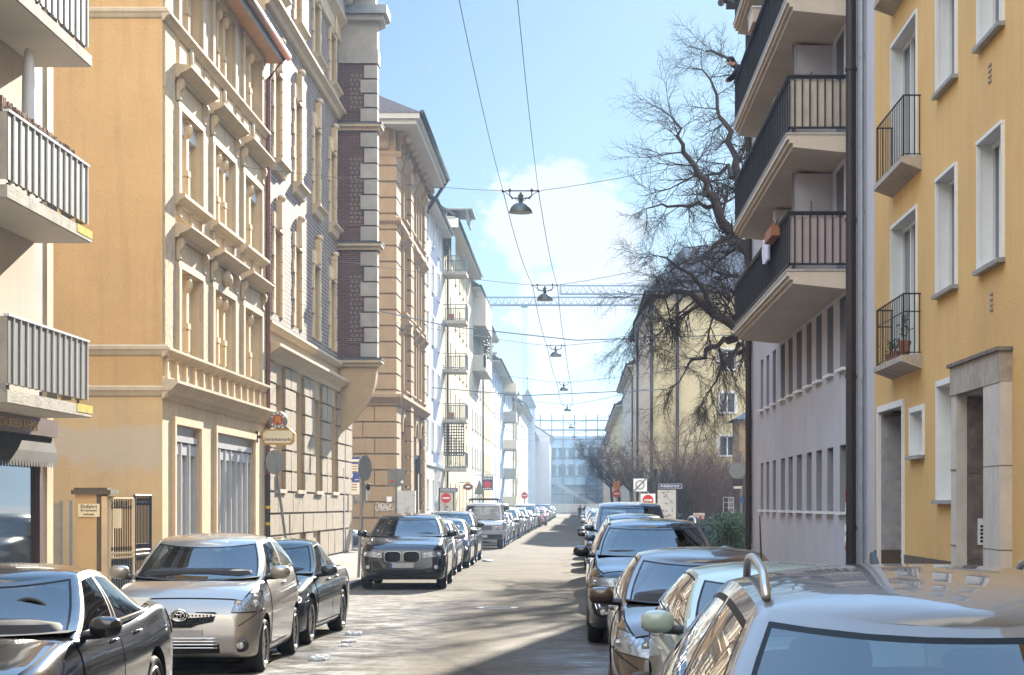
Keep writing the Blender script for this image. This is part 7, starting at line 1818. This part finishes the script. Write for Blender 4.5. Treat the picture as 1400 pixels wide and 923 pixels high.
D_plain = dict(key='plain', grille='wide', darkrim=True)
D_slim = dict(key='slim', grille='slim')
D_hatch = dict(key='silver', grille='mesh', bars=2, platez=.455, spokes=14, head=[(.66*.8475,.70),(.93*.8475,.70),(.955*.8475,.90),(.72*.8475,.86)], fog=(.66,.34,.045), intake=[[(0,.25),(.45,.26),(.44,.36),(0,.36)]])
D_kid = dict(key='kidney', grille='kidney', blueband=True, platez=.545, darkrim=True, spokes=10, clad=False, head=[(.44,.70),(.86,.74),(.85,.86),(.44,.82)], fog=(.74,.50,.05), bezel=1.0, intake=[[(0,.33),(.55,.34),(.50,.45),(0,.45)]])
D_bron = dict(key='round fog', grille='slim', fog=(.63,.40,.062), fogmat='amberlens', bezel=1.8, head=[(.52,.60),(.84,.66),(.80,.83),(.60,.76)], platez=.42)
D_sk = dict(key='slash', grille='wide', slash=True, rails='chrome', spokes=9, darkrim=True, clad=True, head=[(.50,.78),(.90,.80),(.88,.91),(.50,.89)], bulb=.035, platez=.46)
D_cross = dict(key='near silver', grille='wide', rails='rim', railr=.0135, antenna=.10)
D_green = dict(key='green', grille='slim', strip=True, spokes=14, head=[(.42,.56),(.84,.57),(.83,.68),(.42,.68)])
D_mint = dict(key='mint', grille='slim', antenna=.42)
D_off = dict(key='off', grille='box', rack=True, spokes=5, head=[(.60,.84),(.80,.84),(.80,1.0),(.60,1.0)], bulb=.06)
D_box = dict(key='box', grille='wide', roofbox=True)
D_rail = dict(key='rail', grille='wide', rails='chrome', clad=True)
def cars():
    car('saloon', -4.30, 11.85, 'glossy black saloon in front of the silver beige hatchback', (.008,.009,.012), dict(key='black saloon', grille='wide', spokes=10), GL, metal=0., rough=.2, damt=.015)
    car('hatch', -4.33, 20.6, 'silver beige hatchback with a black mesh grille and oval emblem', (.33,.30,.265), D_hatch, GL, .6, metal=.6, rough=.32, damt=.12)
    car('notch', -4.36, 24.75, 'dark green saloon with black mirrors behind the silver hatchback', (.018,.034,.034), D_green, GL, -1.8, metal=.25, rough=.25, damt=.1)
    car('suv', -3.86, 41.5, 'black off road estate with twin oval chrome grilles by the kerb post', (.006,.007,.012), D_kid, GL, 1.2, metal=0., rough=.2, damt=.015)
    car('estate', -4.08, 49.6, 'silver grey estate half hidden behind the black off road estate', (.33,.34,.36), D_slim, GL, .4, metal=.5)
    car('compact', -4.02, 55.5, 'dark blue hatchback with orange glints behind the silver grey estate', (.01,.016,.035), D_slim, GL, metal=.2)
    car('suv', -4.15, 60.6, 'dark grey tall off road wagon with chrome roof rails before the crossing', (.02,.022,.026), D_rail, GL, metal=.3)
    car('offroad', -4.0, 80.0, 'boxy grey off road car with a roof rack and upright windscreen', (.32,.35,.42), D_off, GL, metal=.4, rough=.4)
    car('compact', -4.0, 86.0, 'small white hatchback right behind the boxy off road car', (.62,.62,.62), D_plain, GL)
    car('hatch', -4.0, 91.6, 'small pale green hatchback behind the small white one', (.28,.33,.31), D_slim, GL, metal=.4)
    car('estate', -4.05, 97.5, 'dark estate carrying a black roof box', (.03,.035,.04), D_box, GL, metal=.3)
    car('suv', -4.05, 104, 'grey green off road car behind the estate with the roof box', (.11,.13,.13), D_rail, GL, metal=.4)
    car('crossover', -4.05, 111, 'silver off road car ahead of the dark compact car', (.45,.46,.47), D_rail, GL, metal=.5)
    car('compact', -4.0, 118, 'dark compact car behind the silver off road car', (.03,.03,.035), D_plain, GL)
    car('crossover', -4.0, 125, 'light blue grey off road car behind the dark compact car', (.30,.36,.42), D_rail, GL, metal=.4)
    car('van', -4.0, 146, 'tall white van behind the small grey car', (.70,.70,.70), D_plain, GL)
    car('estate', -4.0, 134, 'black estate just ahead of the white van', (.015,.015,.018), D_plain, GL)
    car('compact', -3.95, 140, 'small grey car between the black estate and the white van', (.2,.21,.22), D_slim, GL, metal=.4)
    car('hatch', -3.5, 170, 'small red hatchback, the only red car', (.42,.03,.05), D_slim, GL, metal=.1)
    far = ['body','roof','windscreen','rear_window','side_window','wheel','headlight','mirror']
    cl = [((.03,.03,.035),'black'),((.5,.5,.52),'silver'),((.05,.07,.11),'dark blue'),((.65,.65,.65),'white'),((.12,.12,.13),'grey')]
    seq = [('suv',156),('estate',163),('crossover',177),('estate',184),('suv',192),('compact',200),('estate',209),('van',217),('suv',226),('estate',235),('crossover',244),('compact',254),('estate',263),('suv',272)]
    for i, (k, y) in enumerate(seq):
        c, nm = cl[i % 5]; car(k, -3.9, y, 'far %s car %s' % (nm, ('just past the white van','before the red hatchback','behind the red hatchback','second behind the red hatchback','third behind the red hatchback','fourth behind the red hatchback','fifth behind the red hatchback','tall white van shape beyond the red hatchback','first beyond the far van','second beyond the far van','third beyond the far van','fourth beyond the far van','last but one of the row','last visible of the row')[i]), c, D_plain, GL, keep=far, metal=.2)
    # in the side street, side on
    t = car('estate', -11.3, 77.5, 'dark blue estate standing side on behind the brick corner', (.015,.03,.075), D_plain, 'cars in the side street', metal=.3)
    t.rotation_euler.z = radians(90)
    # right row
    car('crossover', 1.06, 2.95, 'silver off road car with roof rails, closest to the viewer', (.13,.13,.132), D_cross, GR, -.8, metal=.0, rough=.5, damt=.03)
    car('mini', 1.45, 11.55, 'pale mint green small car behind the nearest silver one', (.30,.38,.335), D_mint, GR, 1.5, rough=.35)
    car('compact', 1.17, 15.5, 'metallic brown hatchback with amber round fog lamps', (.052,.034,.025), D_bron, GR, -.3, metal=.3, rough=.3, damt=.04)
    car('suv', 1.09, 25.0, 'black off road wagon with chrome slashes in the bumper', (.008,.010,.018), D_sk, GR, metal=0., rough=.2, damt=.02)
    car('estate', 1.30, 33.5, 'dark blue estate roof showing behind the black off road wagon', (.012,.018,.04), D_slim, GR, metal=.3)
    car('crossover', 1.28, 39.3, 'dark blue grey tall car before the large van like car', (.03,.045,.075), D_plain, GR, metal=.3)
    car('van', 1.36, 46.0, 'dark blue van with a long glossy roof', (.018,.028,.055), dict(key='blue van', grille='wide', rails=None), GR, metal=.3)
    car('estate', 1.12, 53.0, 'black estate behind the dark blue van', (.012,.012,.016), D_plain, GR, metal=.2)
    car('compact', 1.10, 59.0, 'black hatchback with bright reflections second behind the dark blue van', (.02,.02,.022), D_slim, GR, metal=.2)
    car('estate', 1.15, 65.0, 'dark estate third behind the dark blue van', (.02,.022,.028), D_plain, GR, metal=.2)
    car('suv', 1.25, 72.0, 'grey off road car fourth behind the dark blue van', (.10,.11,.12), D_rail, GR, metal=.3)
    seq = [('suv',104),('estate',111),('compact',118),('crossover',126),('estate',134),('suv',142),('compact',150),('estate',158),('crossover',166),('estate',174),('suv',182),('compact',190)]
    od = ['first','second','third','fourth','fifth','sixth','seventh','eighth','ninth','tenth','eleventh','last']
    for i, (k, y) in enumerate(seq):
        c, nm = cl[(i*2+1) % 5]; car(k, 1.35+.03*i, y, 'far %s car, %s past the crossing behind the no entry sign' % (nm, od[i]), c, D_plain, GR, keep=far, metal=.3)
cars()
# ================================================================== AIR, SKY, SUN, CAMERA
def haze():
    a = MB(); a.box(-902, 902, -502, 2002, -1.1, HTOP); o = a.build('haze', M['white']); o.data.materials.clear()
    m = bpy.data.materials.new('pale street haze'); nt = nodes(m); out = N(nt, 'ShaderNodeOutputMaterial'); v = N(nt, 'ShaderNodeVolumePrincipled'); v.inputs['Color'].default_value = (.50,.71,.97,1); v.inputs['Density'].default_value = HAZE; v.inputs['Anisotropy'].default_value = .2
    L(nt, v.outputs[0], out.inputs['Volume']); o.data.materials.append(m); tag(o, kind='stuff')
bpy.context.view_layer.update()
HTOP = max((o.matrix_world @ Vector(c)).z for o in scene.objects if o.type == 'MESH' for c in o.bound_box)+1.
HAZE = .00065
haze()
SUN_AZ, SUN_EL = radians(10.2), radians(22.)      # azimuth measured from the street axis (+Y) towards +X
w = bpy.data.worlds.new('World'); scene.world = w; w.use_nodes = True; nt = w.node_tree; nt.nodes.clear()
out = N(nt, 'ShaderNodeOutputWorld'); bg = N(nt, 'ShaderNodeBackground'); bg.inputs[1].default_value = .15
sky = N(nt, 'ShaderNodeTexSky', _sky_type='NISHITA'); sky.sun_disc = False; sky.sun_elevation = SUN_EL; sky.sun_rotation = SUN_AZ; sky.air_density = 1.; sky.dust_density = .6; sky.ozone_density = 1.5
tc = N(nt, 'ShaderNodeTexCoord'); d = tc.outputs['Generated']
# cumulus: noise masked to where the cloud bank stands
mp = N(nt, 'ShaderNodeMapping'); mp.inputs['Scale'].default_value = (1,1,1.5); L(nt, d, mp.inputs[0])
n1 = N(nt, 'ShaderNodeTexNoise', Scale=24., Detail=11., Roughness=.62); L(nt, mp.outputs[0], n1.inputs['Vector'])
def blob(az, el, r0, r1, amt):
    v = (sin(radians(az))*cos(radians(el)), cos(radians(az))*cos(radians(el)), sin(radians(el)))
    ds = N(nt, 'ShaderNodeVectorMath', _operation='DISTANCE'); L(nt, d, ds.inputs[0]); ds.inputs[1].default_value = v
    r = N(nt, 'ShaderNodeMapRange', i1=r0, i2=r1, i3=amt, i4=0.); L(nt, ds.outputs['Value'], r.inputs[0]); return r.outputs[0]
def madd(a, b, op='ADD'):
    n = N(nt, 'ShaderNodeMath', _operation=op); L(nt, a, n.inputs[0])
    if isinstance(b, (int, float)): n.inputs[1].default_value = b
    else: L(nt, b, n.inputs[1])
    return n.outputs[0]
mask = madd(blob(.2, 7.6, .022, .054, .27), blob(-1.5, 9.2, .014, .038, .25))
mask = madd(mask, blob(-.2, 5.4, .016, .045, .20))
for az, el in ((-40,14),(35,12),(70,20),(-80,25),(150,18),(200,30),(120,35),(-130,15)): mask = madd(mask, blob(az, el, .1, .45, .22))
cl = madd(n1.outputs[0], mask)
cr = N(nt, 'ShaderNodeMapRange', i1=.62, i2=.73, i3=0., i4=.95); cr.interpolation_type = 'SMOOTHSTEP'; L(nt, cl, cr.inputs[0])
# thin veil low over the horizon
sp = N(nt, 'ShaderNodeSeparateXYZ'); L(nt, d, sp.inputs[0])
mp2 = N(nt, 'ShaderNodeMapping'); mp2.inputs['Scale'].default_value = (1,1,5); L(nt, d, mp2.inputs[0]); n2 = N(nt, 'ShaderNodeTexNoise', Scale=6., Detail=6.); L(nt, mp2.outputs[0], n2.inputs['Vector'])
v1 = N(nt, 'ShaderNodeMapRange', i1=.12, i2=.02, i3=0., i4=.75); L(nt, sp.outputs[2], v1.inputs[0]); v2 = N(nt, 'ShaderNodeMapRange', i1=.42, i2=.66, i3=.15, i4=1.); L(nt, n2.outputs[0], v2.inputs[0])
veil = madd(v1.outputs[0], v2.outputs[0], 'MULTIPLY'); fac = madd(cr.outputs[0], veil, 'MAXIMUM')
def vmix(f, a, b):
    m = N(nt, 'ShaderNodeMix', _data_type='RGBA')
    for k, c in ((0, f), (6, a), (7, b)):
        if isinstance(c, tuple): m.inputs[k].default_value = rgba(c)
        else: L(nt, c, m.inputs[k])
    return m.outputs[2]
tint = N(nt, 'ShaderNodeMix', _data_type='RGBA', _blend_type='MULTIPLY'); tint.inputs[0].default_value = 1.; L(nt, sky.outputs[0], tint.inputs[6]); tint.inputs[7].default_value = (.063,.097,.133,1)
low = vmix(cr.outputs[0], vmix(veil, tint.outputs[2], (.86,1.10,1.26)), (1.60,1.65,1.70))                    # blue sky, cumulus and horizon veil in view
up = N(nt, 'ShaderNodeMapRange', i1=.29, i2=.62, i3=0., i4=1.); up.interpolation_type = 'SMOOTHSTEP'; L(nt, sp.outputs[2], up.inputs[0])
n3 = N(nt, 'ShaderNodeTexNoise', Scale=2.2, Detail=7.); L(nt, d, n3.inputs['Vector']); c3 = N(nt, 'ShaderNodeMapRange', i1=.4, i2=.62, i3=0., i4=1.); L(nt, n3.outputs[0], c3.inputs[0])
high = vmix(madd(c3.outputs[0], .14, 'MULTIPLY'), (1.9,3.5,6.0), (5.6,6.2,6.8))     # blue overhead with thin cloud
back = N(nt, 'ShaderNodeMapRange', i1=-.10, i2=-.62, i3=0., i4=1.); back.interpolation_type = 'SMOOTHSTEP'; L(nt, sp.outputs[1], back.inputs[0])
cb_ = N(nt, 'ShaderNodeMapRange', i1=.36, i2=.56, i3=.25, i4=1.); L(nt, n3.outputs[0], cb_.inputs[0])
bz = N(nt, 'ShaderNodeMapRange', i1=.22, i2=.50, i3=.02, i4=1.); bz.interpolation_type = 'SMOOTHSTEP'; L(nt, sp.outputs[2], bz.inputs[0])
sky_all = vmix(madd(madd(back.outputs[0], cb_.outputs[0], 'MULTIPLY'), bz.outputs[0], 'MULTIPLY'), vmix(up.outputs[0], low, high), (9.8,9.2,8.2))   # bright bank added behind the camera to fill surfaces facing it
L(nt, sky_all, bg.inputs[0]); L(nt, bg.outputs[0], out.inputs[0])
ld = bpy.data.lights.new('sun', 'SUN'); ld.energy = 5.; ld.angle = radians(.5); ld.color = (1.,.91,.76); lo = bpy.data.objects.new('sun', ld); COL.objects.link(lo)
dv = Vector((sin(SUN_AZ)*cos(SUN_EL), cos(SUN_AZ)*cos(SUN_EL), sin(SUN_EL))); lo.rotation_euler = dv.to_track_quat('Z','Y').to_euler(); lo.location = (30,120,60)
cd = bpy.data.cameras.new('camera'); cam = bpy.data.objects.new('camera', cd); COL.objects.link(cam); scene.camera = cam
cam.location = (0,0,H); cam.rotation_euler = (pi/2,0,0); cd.sensor_width = 36; cd.sensor_fit = 'HORIZONTAL'; cd.lens = 36*F/1400; cd.shift_x = -(CX-700)/1400; cd.shift_y = (HY-461.5)/1400; cd.clip_start = .05; cd.clip_end = 6000
vs = scene.view_settings; vs.view_transform = 'Standard'; vs.look = 'None'; vs.gamma = 1.; vs.exposure = 1.85; vs.use_curve_mapping = False
cy = scene.cycles; cy.max_bounces = 8; cy.diffuse_bounces = 3; cy.glossy_bounces = 3; cy.transmission_bounces = 4; cy.transparent_max_bounces = 12; cy.volume_bounces = 0
cy.use_denoising = True; cy.caustics_reflective = False; cy.caustics_refractive = False; cy.sample_clamp_indirect = 6.; cy.use_adaptive_sampling = True; cy.adaptive_threshold = .02
